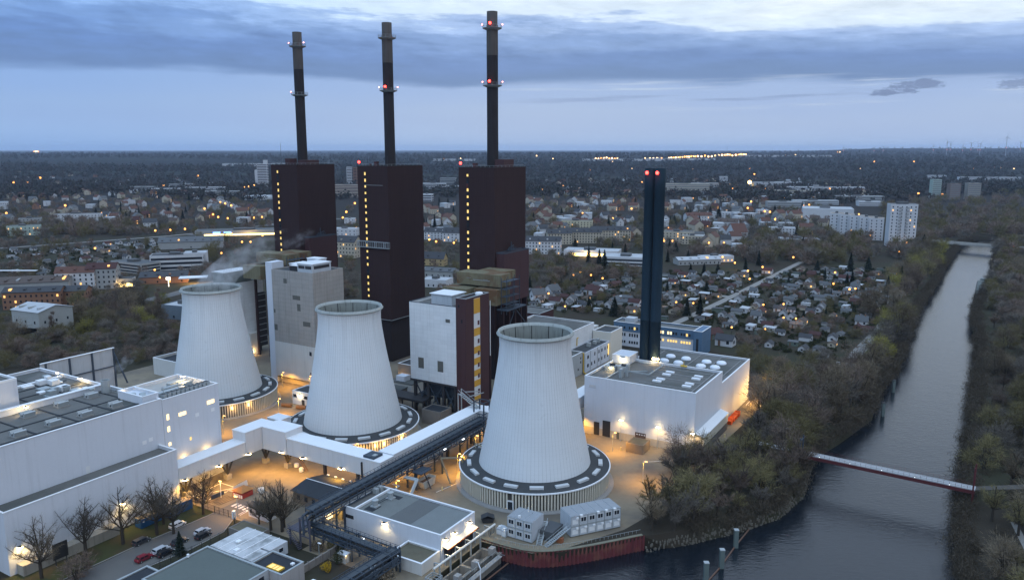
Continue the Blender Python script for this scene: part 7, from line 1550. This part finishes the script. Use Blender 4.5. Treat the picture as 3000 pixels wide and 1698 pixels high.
sp = block(730, 690, 120, 26, 6, R(14), 'long flat grey roofed supermarket with a glowing front left of the left boiler house', WG, RG, 1, 1, 0, 'supermarket', 'supermarket', side=1); b = MB(); b.box(-50, 55, -.2, -.08, .8, 2.6); b.build('lit_shopfront', MATS['shopfront'], sp); b = MB(); b.box(-40, -32, -.3, -.2, 3.6, 5.2); b.box(-28, -20, -.3, -.2, 3.6, 5.2); b.build('lit_sign', emit('blue_sign', (.15, .3, 1), 5), sp); light(sp, 0, -10, 5, 9000); light(sp, 40, 60, 8, 12000)
for i in range(9):
    px, py = 645 + i * 9.5, 592 + i * 4.4; x, y = g(px, py); place_parts(house_parts(9, 8, 5, 4, WH, RD, i, fl=2), 'terraced_house', 'white gabled terraced house in the slanting row, %s from the top' % ordi(i), 'house', x, y, R(-70), 'slanting row of white terraced houses'); BUILT.append((x, y, 6))
for i, (px, py, w, lb) in enumerate(((420, 560, 60, 'far low white block with flat roof, leftmost of the pale estate'), (480, 566, 70, 'second far pale flat block of the estate'), (530, 552, 60, 'far white flat block at the back of the pale estate'), (600, 562, 90, 'long far pale block right of the estate'), (650, 575, 70, 'far grey flat block near the arched halls'))): block(px, py, w, 16, 11, R(8), lb, WH if i % 2 else WG, RP, 3, 6, .03, bands=True)
for i, px in enumerate((735, 752, 770)):
    x, y = g(px, 585); b = MB(); b.lathe([(9, -22), (9, 22)], 14, 0, 0, 0, math.pi)
    vs = [(px_, z, py_) for px_, py_, z in b.v]; b.v = vs; b.lathe([(0, 0)], 3) if False else None
    o = solo('arched_hall', b, RP, ['pale arched greenhouse hall, left of three', 'pale arched greenhouse hall, middle of three', 'pale arched greenhouse hall, right of three'][i], 'hall', x, y, 0, R(-35)); BUILT.append((x, y, 14))
hr = block(770, 548, 26, 20, 62, R(6), 'far white high rise left of the left boiler house', WH, RG, 14, 4, .05, 'tower block', bands=True); b = MB(); b.box(3, 13, 5, 18, 62, 72); b.box(-20, -13.1, 2, 16, 0, 46); b.build('stair_core', WH, hr)
for i, (px, py, lb) in enumerate(((1150 + 900, 470, ''),)): pass
# -------- allotment gardens
RGARD = [g(*p) for p in ((1545, 858), (1700, 850), (1860, 800), (2110, 800), (2420, 790), (2640, 788), (2690, 805), (2655, 870), (2600, 950), (2530, 1030), (2470, 1075), (2360, 1060), (2230, 1010), (2090, 950), (1890, 932), (1740, 915), (1560, 905))]
cab1 = cabins_in(RGARD, 11.5, 12.5, 'of the allotments', 21, .10)
LGARD = [g(*p) for p in ((0, 735), (260, 722), (430, 705), (560, 700), (560, 740), (330, 790), (150, 815), (0, 800))]
cab2 = cabins_in(LGARD, 19, 20, 'of railway gardens', 22, .2)
# two larger houses of the gardens near the plant
for px, py, rt_, lb, k_ in ((1618, 862, R(40), 'white barrel roofed garden house nearest the right boiler house', 8), (1740, 862, R(-40), 'white garden house with a steep dark roof and big chimney', 5), (1575, 875, R(20), 'small white arched garden shed beside a car', 8), (2085, 990, R(30), 'brown wooden garden house behind the blue office', 2), (2125, 1010, R(-35), 'white garden house with a lamp on its gable behind the white hall', 0)):
    x, y = g(px, py)
    if free(x, y, 1): pass
    place_parts(CABT[k_][0], 'garden_house', lb, 'garden house', x, y, rt_, None, 1.45); BUILT.append((x, y, 6))
# -------- detached houses of the residential quarters
HT = []
for i, (w, d, h, rh, wall, roof, lb, lit) in enumerate(((11, 9, 5.4, 4, WH, RR, 'white detached house with a red tiled roof', 0), (10, 9, 5.2, 4.2, WH, RD, 'white detached house with a dark roof', 1), (12, 9, 5.4, 4, WB, RBN, 'beige detached house with a brown roof', 0), (11, 10, 5.8, 3.6, WG, RG, 'grey detached house with a grey roof', 1), (16, 10, 7, 1, WH, RP, 'pale flat roofed house', 0), (10, 8, 5, 4.4, WBR, RM_, 'brick detached house with a maroon roof', 1), (14, 10, 8, 4, WB, RR, 'beige apartment villa with a red roof', 1))):
    HT.append((house_parts(w, d, h, rh, wall, roof, i + 30, i == 4, lit == 1, 2), lb))
def houses_in(polypx, n, mind, where, seed):
    rd = random.Random(seed); cand = []
    xs = [p[0] for p in polypx]; ys = [p[1] for p in polypx]
    for _ in range(n * 30):
        if len(cand) >= n: break
        a, b_ = rd.uniform(min(xs), max(xs)), rd.uniform(min(ys), max(ys))
        if not inpoly(a, b_, polypx): continue
        x, y = g(a, b_)
        if hidden(x, y, 6) or not free(x, y, mind): continue
        cand.append((x, y)); BUILT.append((x, y, 7))
    cnt = {}
    for x, y in sorted(cand, key=lambda p: p[0] / p[1]):
        k = rd.randrange(len(HT)); cnt[k] = cnt.get(k, -1) + 1
        place_parts(HT[k][0], 'detached_house', '%s %s, %s from left' % (HT[k][1], where, ordi(cnt[k])), 'house', x, y, rd.uniform(0, 6.28), 'detached houses ' + where, rd.uniform(.9, 1.2))
    return cand
houses_in([(1545, 600), (1860, 590), (2300, 600), (2440, 640), (2400, 690), (2240, 690), (2150, 740), (1950, 700), (1545, 700)], 125, 6, 'right of the plant', 31)
houses_in([(1545, 530), (2440, 530), (2700, 590), (2440, 610), (1545, 598)], 85, 8, 'far right of the plant', 32)
houses_in([(0, 570), (480, 560), (790, 600), (790, 650), (430, 660), (0, 650)], 85, 7, 'left of the plant', 33)
houses_in([(0, 505), (560, 505), (660, 560), (0, 566)], 26, 12, 'far left of the plant', 34)
houses_in([(1132, 600), (1335, 600), (1335, 700), (1132, 700)], 14, 7, 'between the boiler houses', 35)
# -------- conifers among the houses
pts = []
rd = random.Random(8); regs = [[(1545, 590), (2440, 600), (2560, 780), (2600, 900), (2400, 1000), (1950, 900), (1545, 860)], [(0, 560), (790, 580), (790, 680), (0, 700)], [(1132, 590), (1335, 590), (1335, 690), (1132, 690)]]
for k, (rg_, n, wh) in enumerate(zip(regs, (84, 38, 10), ('right of the boiler houses', 'left of the boiler houses', 'between the middle and right boiler houses'))):
    L_ = []
    for _ in range(4000):
        if len(L_) >= n: break
        a, b_ = rd.uniform(min(p[0] for p in rg_), max(p[0] for p in rg_)), rd.uniform(min(p[1] for p in rg_), max(p[1] for p in rg_))
        if not inpoly(a, b_, rg_): continue
        x, y = g(a, b_)
        if hidden(x, y, 8) or not free(x, y, 2.2) or any(math.hypot(x - p, y - q) < 6 for p, q in PATHPTS): continue
        L_.append((x, y)); BUILT.append((x, y, 1.5))
    for i, (x, y) in enumerate(sorted(L_, key=lambda p: p[0] / p[1])): tree(rd.choice(CON), x, y, 'dark conifer among houses %s, %s from left' % (wh, ordi(i)), rd.uniform(.5, 1.05) * (.72 if y < 620 else 1.15), name='conifer', group='conifers ' + wh)
for px, py, sc, lb in ((1800, 925, 1.0, 'broad dark conifer in the gardens left of the twin stack'), (1770, 800, 1.5, 'tall dark conifer in front of the white store'), (1755, 790, 1.35, 'tall dark conifer left of the tallest one by the supermarket'), (1725, 905, .7, 'small round dark conifer among the garden cabins'), (2050, 920, .95, 'dark conifer beside the gravel garden path'), (2012, 925, .9, 'dark conifer left of the gravel garden path'), (1570, 740, 1.3, 'dark conifer right of the right boiler house'), (2638, 840, 1.2, 'tall dark conifer near the river end of the gardens'), (2600, 855, .9, 'twin dark conifer left of the tall one near the river'), (2490, 800, 1.3, 'dark conifer clump behind the gardens'), (2704, 740, 1.5, 'dark evergreen right of the white slab tower'), (2080, 640, 1.5, 'dark pine in the tall group right of the twin stack'), (2105, 645, 1.6, 'second dark pine in the tall group right of the twin stack')):
    x, y = g(px, py); tree(CON[3] if 'broad' in lb or 'pine' in lb or 'evergreen' in lb else CON[0], x, y, lb, sc, name='conifer')
# -------- bare tree masses, hedges, far woods (stuff)
def region(polypx, n, seed, r=3.0, zf=False, dens=None):
    rd = random.Random(seed); out = []; xs = [p[0] for p in polypx]; ys = [p[1] for p in polypx]
    for _ in range(n * 6):
        if len(out) >= n: break
        a, b_ = rd.uniform(min(xs), max(xs)), rd.uniform(min(ys), max(ys))
        if not inpoly(a, b_, polypx): continue
        x, y = g(a, b_)
        if y < 2600 and (not free(x, y, r) or any(math.hypot(x - p, y - q) < 5 for p, q in PATHPTS)): continue
        out.append((x, y, rd))
    return out
def th(y): return max(.10, min(1.0, (430.0 / y) ** 1.6))
pm = []
for poly, n, sd, k in (([(0, 640), (180, 650), (410, 640), (415, 690), (160, 700), (0, 700)], 90, 41, 1.25), ([(1545, 745), (1700, 770), (1860, 790), (1860, 815), (1700, 850), (1545, 850)], 80, 42, 1.0), ([(2170, 690), (2260, 680), (2540, 690), (2580, 760), (2380, 780), (2170, 770)], 120, 43, 1.5), ([(2580, 600), (3000, 560), (3000, 760), (2880, 740), (2760, 690), (2690, 760), (2620, 770)], 330, 44, 1.45), ([(2880, 740), (3000, 740), (3000, 1010), (2870, 860)], 90, 45, 1.1),
        ([(1545, 560), (2440, 570), (2560, 700), (2100, 760), (1900, 740), (1545, 700)], 620, 46, .95), ([(0, 560), (790, 570), (790, 690), (0, 690)], 480, 47, .95), ([(560, 690), (700, 690), (700, 800), (470, 830), (600, 760)], 30, 48, 1.0), ([(0, 700), (520, 700), (420, 900), (520, 980), (0, 1040)], 190, 49, .8), ([(990, 590), (1046, 590), (1046, 880), (990, 880)], 26, 50, .9), ([(1130, 590), (1340, 590), (1340, 860), (1150, 860)], 46, 51, .9), ([(0, 985), (520, 955), (560, 1010), (500, 1062), (0, 1080)], 110, 54, .75), ([(2150, 960), (2500, 1080), (2300, 1200), (2120, 1100)], 26, 52, .9), ([(1545, 850), (2640, 790), (2560, 1000), (2100, 950), (1560, 905)], 210, 53, .5)):
    for x, y, rd_ in region(poly, n, sd): pm.append((x, y, k * rd_.uniform(.7, 1.2), th(y) * .8))
mass('bare_wood', [p for i, p in enumerate(pm) if i % 3 == 0], THKS[:1], 1.05, 1); mass('bare_wood', [p for i, p in enumerate(pm) if i % 3 == 1], THKS[2:3], 1.05, 2); mass('bare_wood', [p for i, p in enumerate(pm) if i % 3 == 2], [THK[1]], .8, 3)
hd = []
rd = random.Random(3)
for x, y in cab1 + cab2:
    for _ in range(7):
        a = rd.uniform(0, 6.28); q = rd.uniform(5, 10); X, Y = x + q * math.cos(a), y + q * math.sin(a)
        if free(X, Y, .8) and not any(math.hypot(X - p, Y - q_) < 4 for p, q_ in PATHPTS): hd.append((X, Y, rd.uniform(.5, 1.1), .5))
SHR = [(None, tri_mesh('hedge', shrub(2, 1.8, 2.0, 300, .42), HEDGE))]
mass('garden_shrubs', hd, SHR, 1.0, 4)
# scrub overhanging the water along both banks
bs = []
rd = random.Random(12)
for L_, sg, i0 in ((LB, 1, 8), (RB[:-3], 1, 3)):
    for a, b_ in zip(L_[i0:], L_[i0 + 1:]):
        dx, dy = b_[0] - a[0], b_[1] - a[1]; l = math.hypot(dx, dy)
        for j in range(int(l / 1.3)):
            u = rd.random(); o_ = rd.uniform(-1.6, 3.0) * (1 if L_ is LB else 1); bs.append((a[0] + dx * u - dy / l * o_, a[1] + dy * u + dx / l * o_, rd.uniform(.6, 1.35), .8))
SCR = [(None, tri_mesh('scrub', slivers(rng.normal(size=(420, 3)) * np.array([1.2, 1.2, 1.0]) + np.array([0, 0, .6]), rng.normal(size=(420, 3)) * .6 + np.array([0, 0, .7]), rng.uniform(.5, 1.3, 420), .11), foliage('dead_scrub', (.075, .062, .046))))]
mass('bank_scrub', bs, SCR, 1.0, 14)
# broken stone along the waterline of the point
rk = MB(); 
for a, b_ in zip(LB[7:13], LB[8:14]):
    l = math.hypot(b_[0] - a[0], b_[1] - a[1])
    for j in range(int(l * 7)):
        u = rd.random(); dx, dy = (b_[0] - a[0]) / l, (b_[1] - a[1]) / l; o_ = rd.uniform(.4, 1.7); x, y = a[0] + dx * l * u + dy * o_, a[1] + dy * l * u - dx * o_; z = -(o_ / 2.2) * 7 - .0; q = rd.uniform(.1, .3)
        if z < -4.4: continue
        rk.box(x - q, x + q * rd.uniform(.4, 1), y - q, y + q * rd.uniform(.4, 1), z - .4, z + q * .7)
o = rk.build('bank_stones', mat('bank_stone', (.125, .115, .095), .95, .4, 1.5)); o['kind'] = 'stuff'
us = []
for poly, n in ((eastA, 160), (westA, 70), (point, 25), (eastB, 200)):
    for x, y in scatter(poly, n, .8, rd, 3000): us.append((x, y, rd.uniform(.6, 1.2), .8))
mass('undergrowth', us, SCR, 1.0, 15)
fw = []
for poly, n, sd, k in (([(0, 500), (3000, 490), (3000, 575), (2440, 600), (1545, 575), (790, 590), (0, 585)], 7500, 61, 1.0), ([(0, 462), (3000, 458), (3000, 505), (0, 512)], 6500, 62, 1.5)):
    for x, y, rd_ in region(poly, n, sd):
        if y > 2900 and x < -200 and math.sin(x / 620.0 + 2) + math.sin(y / 340.0 + x / 900.0) < -.9: continue
        if y < 2900 and math.sin(x / 95.0 + 1) + math.sin(y / 120.0 + x / 300.0) < -1.45: continue
        fw.append((x, y, k * rd_.uniform(.8, 1.3), max(.12, th(y) * .9)))
mass('far_wood', [p for i, p in enumerate(fw) if i % 2], [(None, tri_mesh('far_brown', leafs(np.concatenate([rng.normal(size=(150, 3)) * np.array([2.6, 2.6, 2.2]) + np.array([0, 0, 6])]), 1.6), foliage('far_wood_brown', (.090, .080, .074))))], 1.1, 5, h_far)
mass('far_wood', [p for i, p in enumerate(fw) if not i % 2], [(None, tri_mesh('far_green', leafs(rng.normal(size=(150, 3)) * np.array([2.2, 2.2, 3.0]) + np.array([0, 0, 6.5]), 1.5), foliage('far_wood_green', (.042, .046, .042))))], 1.1, 6, h_far)
# -------- far plateau and ridge
hm = MB(); NX, NY = 90, 70; ys = [2300 * (16.0 ** (j / (NY - 1))) for j in range(NY)]
hv = [((i / (NX - 1) - .5) * 1.5 * yy, yy, h_far((i / (NX - 1) - .5) * 1.5 * yy, yy) + (.02 if j else -.5)) for j, yy in enumerate(ys) for i in range(NX)]
hm.add(hv, [(j * NX + i, j * NX + i + 1, (j + 1) * NX + i + 1, (j + 1) * NX + i) for j in range(NY - 1) for i in range(NX - 1)]); structure('hills', hm, EARTH)
def on_far(px, py):
    """where the sight line through a measured point meets the far plateau"""
    u = (px - 1500) / 2300.0; v = (849 - py) / 2300.0; d = (u, _c + v * _s, -_s + v * _c); t = 2300.0
    while t < 30000 and 100 + d[2] * t > h_far(d[0] * t, d[1] * t): t *= 1.01
    return (d[0] * t, d[1] * t, h_far(d[0] * t, d[1] * t))
# -------- wind turbines
def turbine(px, hub_py, D, H, rad, label, a0):
    u = (px - 1500) / 2300.0; y = D; x = u * D * 1.0; z0 = h_far(x, y); v = (849 - hub_py) / 2300.0; hz = 100 + (-_s + v * _c) / (_c + v * _s) * D; x = u / (_c + v * _s) * D
    r = thing('wind_turbine', label, 'wind turbine', x, y, z0, 0, 'wind turbines on the horizon'); h = hz - z0
    TM = mat('turbine_grey', (.30, .33, .38), .6, .02, 1)
    b = MB(); b.tube((0, 0, -2), (0, 0, h), 2.6, 1.5, n=8); b.build('tower', TM, r); b = MB(); b.box(-2, 2, -5, 7, h - 2, h + 2); b.build('nacelle', TM, r)
    for k in range(3):
        a = a0 + k * 2.094; b = MB(); p = Vector((0, -6, h)); q = p + Vector((math.sin(a), 0, math.cos(a))) * rad; n = Vector((math.cos(a), 0, -math.sin(a)))
        w0 = 2.2; b.add([tuple(p + n * w0), tuple(p - n * w0 * .4), tuple(q), tuple(p + n * w0 + Vector((0, .8, 0))), tuple(p - n * w0 * .4 + Vector((0, .8, 0))), tuple(q + Vector((0, .4, 0)))], [(0, 1, 2), (5, 4, 3), (0, 2, 5, 3), (1, 0, 3, 4), (2, 1, 4, 5)]); b.build('blade', TM, r)
    b = MB(); b.ball(0, -2.6, h * .45, 2.2); b.build('obstruction_lamp', emit('faint_red_lamp', (1, .15, .12), 2.5), r)
TB = ((2951, 402, 6200, 52, 'nearest wind turbine, tallest at the right edge'), (2991, 418, 7000, 46, 'wind turbine cut by the right edge of the picture'), (2873, 421, 7000, 46, 'wind turbine right of a close pair'), (2866, 428, 8200, 44, 'small wind turbine behind the one right of the pair'), (2846, 420, 7000, 46, 'wind turbine in the middle of the right group'), (2821, 428, 8000, 44, 'smaller wind turbine left of the middle one'), (2776, 416, 6600, 46, 'wind turbine in a close pair left of the group'), (2785, 421, 7400, 44, 'second wind turbine of the close pair'), (2735, 428, 8000, 44, 'wind turbine left of the close pair'), (2588, 431, 8000, 44, 'lone wind turbine midway along the right horizon'), (2561, 434, 8600, 40, 'faint wind turbine left of the lone one'), (2471, 433, 8600, 40, 'leftmost faint wind turbine on the horizon'))
for i, (px, py, D, rr, lb) in enumerate(TB): turbine(px, py, D, 0, rr, lb, i * 1.3)
x, y, z = on_far(2130, 443); b = MB(); b.tube((0, 0, -5), (0, 0, 150), 7, 4, n=8); solo('chimney_stack', b, mat('far_chimney', (.10, .11, .13), .9), 'far thin chimney on the horizon behind the lit works', 'chimney', x, y, z)
# far works with long pale roofs
for i, (px, py, w, lb) in enumerate(((1830, 472, 500, 'far long pale lit works roof left of the twin stack on the plain'), (2000, 470, 420, 'far long pale works roof right of the twin stack top'), (2300, 460, 700, 'far long pale hall below the right horizon'), (1330, 472, 260, 'far pale hall between the boiler house chimneys'), (740, 487, 300, 'far pale hall left of the left boiler house'))):
    x, y, z = on_far(px, py); b = MB(); b.box(-w / 2, w / 2, 0, 60, -4, 12); o = solo('far_works', b, WH, lb, 'works', x, y, z, R(2)); b = MB(); b.box(-w / 2 - 1, w / 2 + 1, -1, 61, 12.01, 13); b.build('roof', RP, o)
# -------- street lamps and far lights
lampm = {}; LASTLAMP = [None]
def slamp(x, y, z, rad, m_, label, group, h=6.0):
    key = (rad, m_.name, h)
    if key not in lampm:
        b = MB(); b.ball(0, 0, h, rad); c_ = MB(); c_.tube((0, 0, 0), (0, 0, h), .09, n=5); lampm[key] = (c_.mesh('lamp_pole', DARKM), b.mesh('lamp_globe', m_))
    r = thing('street_lamp', label, 'street lamp', x, y, z, 0, group)
    LASTLAMP[0] = r
    for nm, me in zip(('pole', 'globe'), lampm[key]): o = bpy.data.objects.new(nm, me); C.objects.link(o); o.parent = r
LO = emit('town_lamp_orange', (1.0, .40, .07), 4.5); LW2 = emit('town_lamp_warm', (1.0, .62, .28), 6)
def lamps(lst, where, m_, k=1.0, h=6.0):
    for i, (px, py) in enumerate(sorted(lst)):
        x, y = g(px, py); d = math.hypot(x, y); slamp(x, y, 0, max(.42, .0011 * d) * k, m_, 'glowing street lamp %s, %s from left' % (where, ordi(i)), 'street lamps ' + where, h)
        if i % 3 == 0: light(SC.objects[-1].parent if False else LASTLAMP[0], 0, 0, h - .8, 900 * (d / 500) ** 1.2, (1, .50, .14), rad=.5)
lamps([(1607, 885), (1680, 828), (1700, 820), (1731, 828), (1765, 838), (1935, 905), (1980, 912), (2030, 915), (2190, 815), (2195, 840), (2233, 803), (2323, 773), (2294, 918), (2440, 855), (2445, 820), (2504, 870), (2487, 872), (2294, 960), (2330, 963), (2235, 920), (2632, 755), (2662, 706), (2655, 728), (2240, 995), (2142, 990), (1655, 925), (2120, 690), (2116, 772), (2152, 790)], 'among the allotments', LO)
lamps([(1660, 712), (1678, 700), (1706, 636), (1742, 617), (1795, 652), (1850, 622), (1935, 632), (1945, 722), (1970, 722), (1935, 668), (1958, 682), (2030, 590), (2076, 728), (2120, 728), (2190, 620), (2240, 630), (2255, 632), (2200, 600), (2352, 612), (2370, 610), (2180, 640), (2270, 655), (2296, 590), (2410, 598), (2515, 640), (2548, 705), (1880, 540), (2145, 560), (2240, 560), (1590, 560), (1650, 552), (2210, 515), (2430, 560), (2690, 575), (2760, 578), (2830, 580)], 'in the quarter right of the boiler houses', LO)
lamps([(456, 690), (500, 688), (543, 685), (640, 648), (668, 652), (700, 652), (724, 650), (745, 650), (768, 648), (646, 602), (660, 606), (678, 612), (700, 618), (720, 622), (585, 615), (600, 622), (625, 640), (455, 812), (280, 745), (290, 808), (325, 805), (118, 526), (40, 540), (80, 540), (20, 636), (85, 672), (300, 636), (192, 612), (505, 570), (480, 550), (580, 520), (715, 555), (730, 553), (745, 550), (710, 725), (680, 700), (735, 725), (770, 705), (650, 760), (470, 835)], 'in the quarter at the left', LO)
lamps([(1044, 682), (1042, 690), (1005, 650), (1015, 632), (1040, 605), (1258, 718), (1278, 724), (1290, 702), (1330, 728)], 'between the boiler houses', LO, 1.1)
for i, (px, py) in enumerate(((2195, 556),)):
    x, y = g(px, py); r = thing('sports_floodlight', 'brilliant floodlight over a lit pitch far right of the twin stack', 'floodlight', x, y, 0); b = MB(); b.tube((0, 0, 0), (0, 0, 18), .3); b.build('mast', DARKM, r); b = MB(); b.ball(0, 0, 19, 4.2); b.build('lamp_head', LAMPO, r); light(r, 0, -6, 18, 60000)
rd = random.Random(6); FL = []
for px, py in [(1745 + i * 8, 470 + rd.uniform(-2, 2)) for i in range(9)] + [(1890, 470), (1904, 470), (1914, 470), (1925, 469), (1938, 470)] + [(1960 + i * 6.5, 469 - i * .5 + rd.uniform(-1, 1)) for i in range(14)] + [(2055 + i * 10, 464 - i * .5 + rd.uniform(-2, 2)) for i in range(14)] + [(2115 + i * 8, 458 + rd.uniform(-1.5, 1.5)) for i in range(9)] + [(100 + i * 4, 446) for i in range(4)] + [(545 + i * 7, 484) for i in range(5)] + [(1572, 462), (1620, 471), (2300, 459), (2330, 459), (2453, 449), (2460, 449), (1880, 486), (1905, 485), (1300, 471), (1480, 480), (1500, 480), (1350, 470)] + [(rd.uniform(1545, 3000), rd.uniform(480, 505)) for _ in range(26)] + [(2850, 502), (2912, 500), (2933, 500), (2954, 500), (2978, 500)]: FL.append((px, py))
for i, (px, py) in enumerate(sorted(FL)):
    x, y, z = on_far(px, py) if py < 482 else (*g(px, py), 0.0); d = math.hypot(x, y); slamp(x, y, z, round(.0007 * d * (1.5 if 1740 < px < 2180 and py < 475 else 1.0), 1), LW2 if i % 3 else LO, 'far yard light on the dark plain, %s from the left' % ordi(i), 'far lights on the plain', 12.0)
# cars on the car park, left
for i in range(6):
    x, y = g(445 + i * 3.4, 706 + i * 6.5); car('white van in the slanting row by the grey green warehouse, %s from the back' % ordi(i), 0, 0, R(20), CP['white'], x=x, y=y, van=True, L=5.4, h=2.2)
for px, py, lb, p in ((1560, 879, 'white car beside the small arched garden shed', 'white'), (2070, 922, 'silver car parked at the gravel garden path', 'silver'), (2071, 889, 'silver car under the round tree by the garden path', 'silver'), (2145, 858, 'silver car on the garden car park lane', 'silver'), (2160, 855, 'dark car on the garden car park lane', 'dark'), (2455, 1068, 'silver car by the track at the near end of the gardens', 'silver')):
    x, y = g(px, py); car(lb, 0, 0, PA + .3, CP[p], x=x, y=y)
# pale quay at the far right bank
b = MB(); b.bar((0, 0, -1.6), (52, 88, -1.6), 1.2, 5.2); solo('quay_wall_far', b, mat('sandy_quay', (.30, .22, .14), .9), 'pale sandy quay wall at the far right bank above the barge', 'quay wall', 392, 632)['o'] = 0
# -------- steam
def steam(name, label, pts, m_dens, col=(.85, .88, .95), seed=0):
    """a drifting plume: a chain of fat rings skinned as one closed mesh, filled with uneven vapour"""
    b = MB(); n = 10; k = len(pts); vs = []
    for i, (x, y, z, r_) in enumerate(pts):
        for j in range(n): a = 2 * math.pi * j / n; vs.append((x + r_ * math.cos(a), y + r_ * math.sin(a) * .8, z + r_ * .5 * math.sin(a)))
    fs = [(i * n + j, i * n + (j + 1) % n, (i + 1) * n + (j + 1) % n, (i + 1) * n + j) for i in range(k - 1) for j in range(n)] + [tuple(range(n - 1, -1, -1)), tuple(range((k - 1) * n, k * n))]
    b.add(vs, fs); m = bpy.data.materials.new(name); m.use_nodes = True; nt = m.node_tree; nt.nodes.remove(nt.nodes['Principled BSDF']); out = nt.nodes['Material Output']
    v = nd(nt, 'ShaderNodeVolumePrincipled'); tc = nd(nt, 'ShaderNodeTexCoord'); f = noise(nt, tc.outputs['Object'], m_dens[1], 4, .6)
    nt.links.new(mth(nt, 'MULTIPLY', sstep(nt, f, .40, .80), m_dens[0]), v.inputs['Density']); v.inputs['Color'].default_value = col + (1,); nt.links.new(v.outputs[0], out.inputs['Volume'])
    o = solo(name, b, m, label, None); o['kind'] = 'stuff'; return o
x, y = S(-257.3, 199)
steam('steam', '', [(x - 2, y, 44, 7), (x, y, 47, 9), (x + 4, y + 1, 52, 8), (x + 12, y + 3, 58, 8.5), (x + 21, y + 6, 62, 9), (x + 29, y + 9, 65, 8), (x + 36, y + 11, 67, 4)], (.20, .12), (.98, .98, 1.0))
x, y = S(-220.5, 131.1); steam('steam', '', [(x, y, 32.5, .9), (x + 1.4, y + .8, 33.8, 1.5), (x + 3.4, y + 2, 35.6, 2.2), (x + 6, y + 3, 38, 2.4), (x + 8, y + 4, 40, 1.0)], (.22, .45))
x, y = g(20, 1010); steam('steam', '', [(x - 16, y, 3, 2), (x - 8, y, 5, 4), (x, y + 1, 6, 4.5), (x + 7, y + 2, 6.5, 3.5), (x + 13, y + 3, 7, 1.5)], (.20, .2))
# ================================================================== HAZE
b = MB(); b.box(-36000, 36000, -260, 40000, -9, 262); hz = b.mesh('haze', [])
m = bpy.data.materials.new('haze'); m.use_nodes = True; nt = m.node_tree; nt.nodes.remove(nt.nodes['Principled BSDF']); out = nt.nodes['Material Output']
v = nd(nt, 'ShaderNodeVolumePrincipled'); v.inputs['Color'].default_value = (.62, .76, 1.0, 1); v.inputs['Density'].default_value = 3.2e-5; nt.links.new(v.outputs[0], out.inputs['Volume'])
hz.materials.clear(); hz.materials.append(m); o = bpy.data.objects.new('haze', hz); C.objects.link(o); o['kind'] = 'stuff'
for m in bpy.data.materials:   # small glowing meshes are seen directly; their light comes from the lamps beside them
    try: m.cycles.emission_sampling = 'NONE'
    except Exception: pass
cnt = {}
for o in SC.objects:
    if o.parent is None and 'category' in o: cnt.setdefault(o.name.split('.')[0], []).append(o)
for k_, L_ in cnt.items():
    if len(L_) > 2:
        for o in L_:
            if 'group' not in o: o['group'] = {'parked_car': 'parked cars', 'lamp_post': 'lamp posts of the plant', 'bush': 'garden bushes', 'stair': 'stairs'}.get(k_, k_.replace('_', ' ') + ('es' if k_[-1] in 'sh' else 's'))
for o in SC.objects:
    if 'o' in o: del o['o']
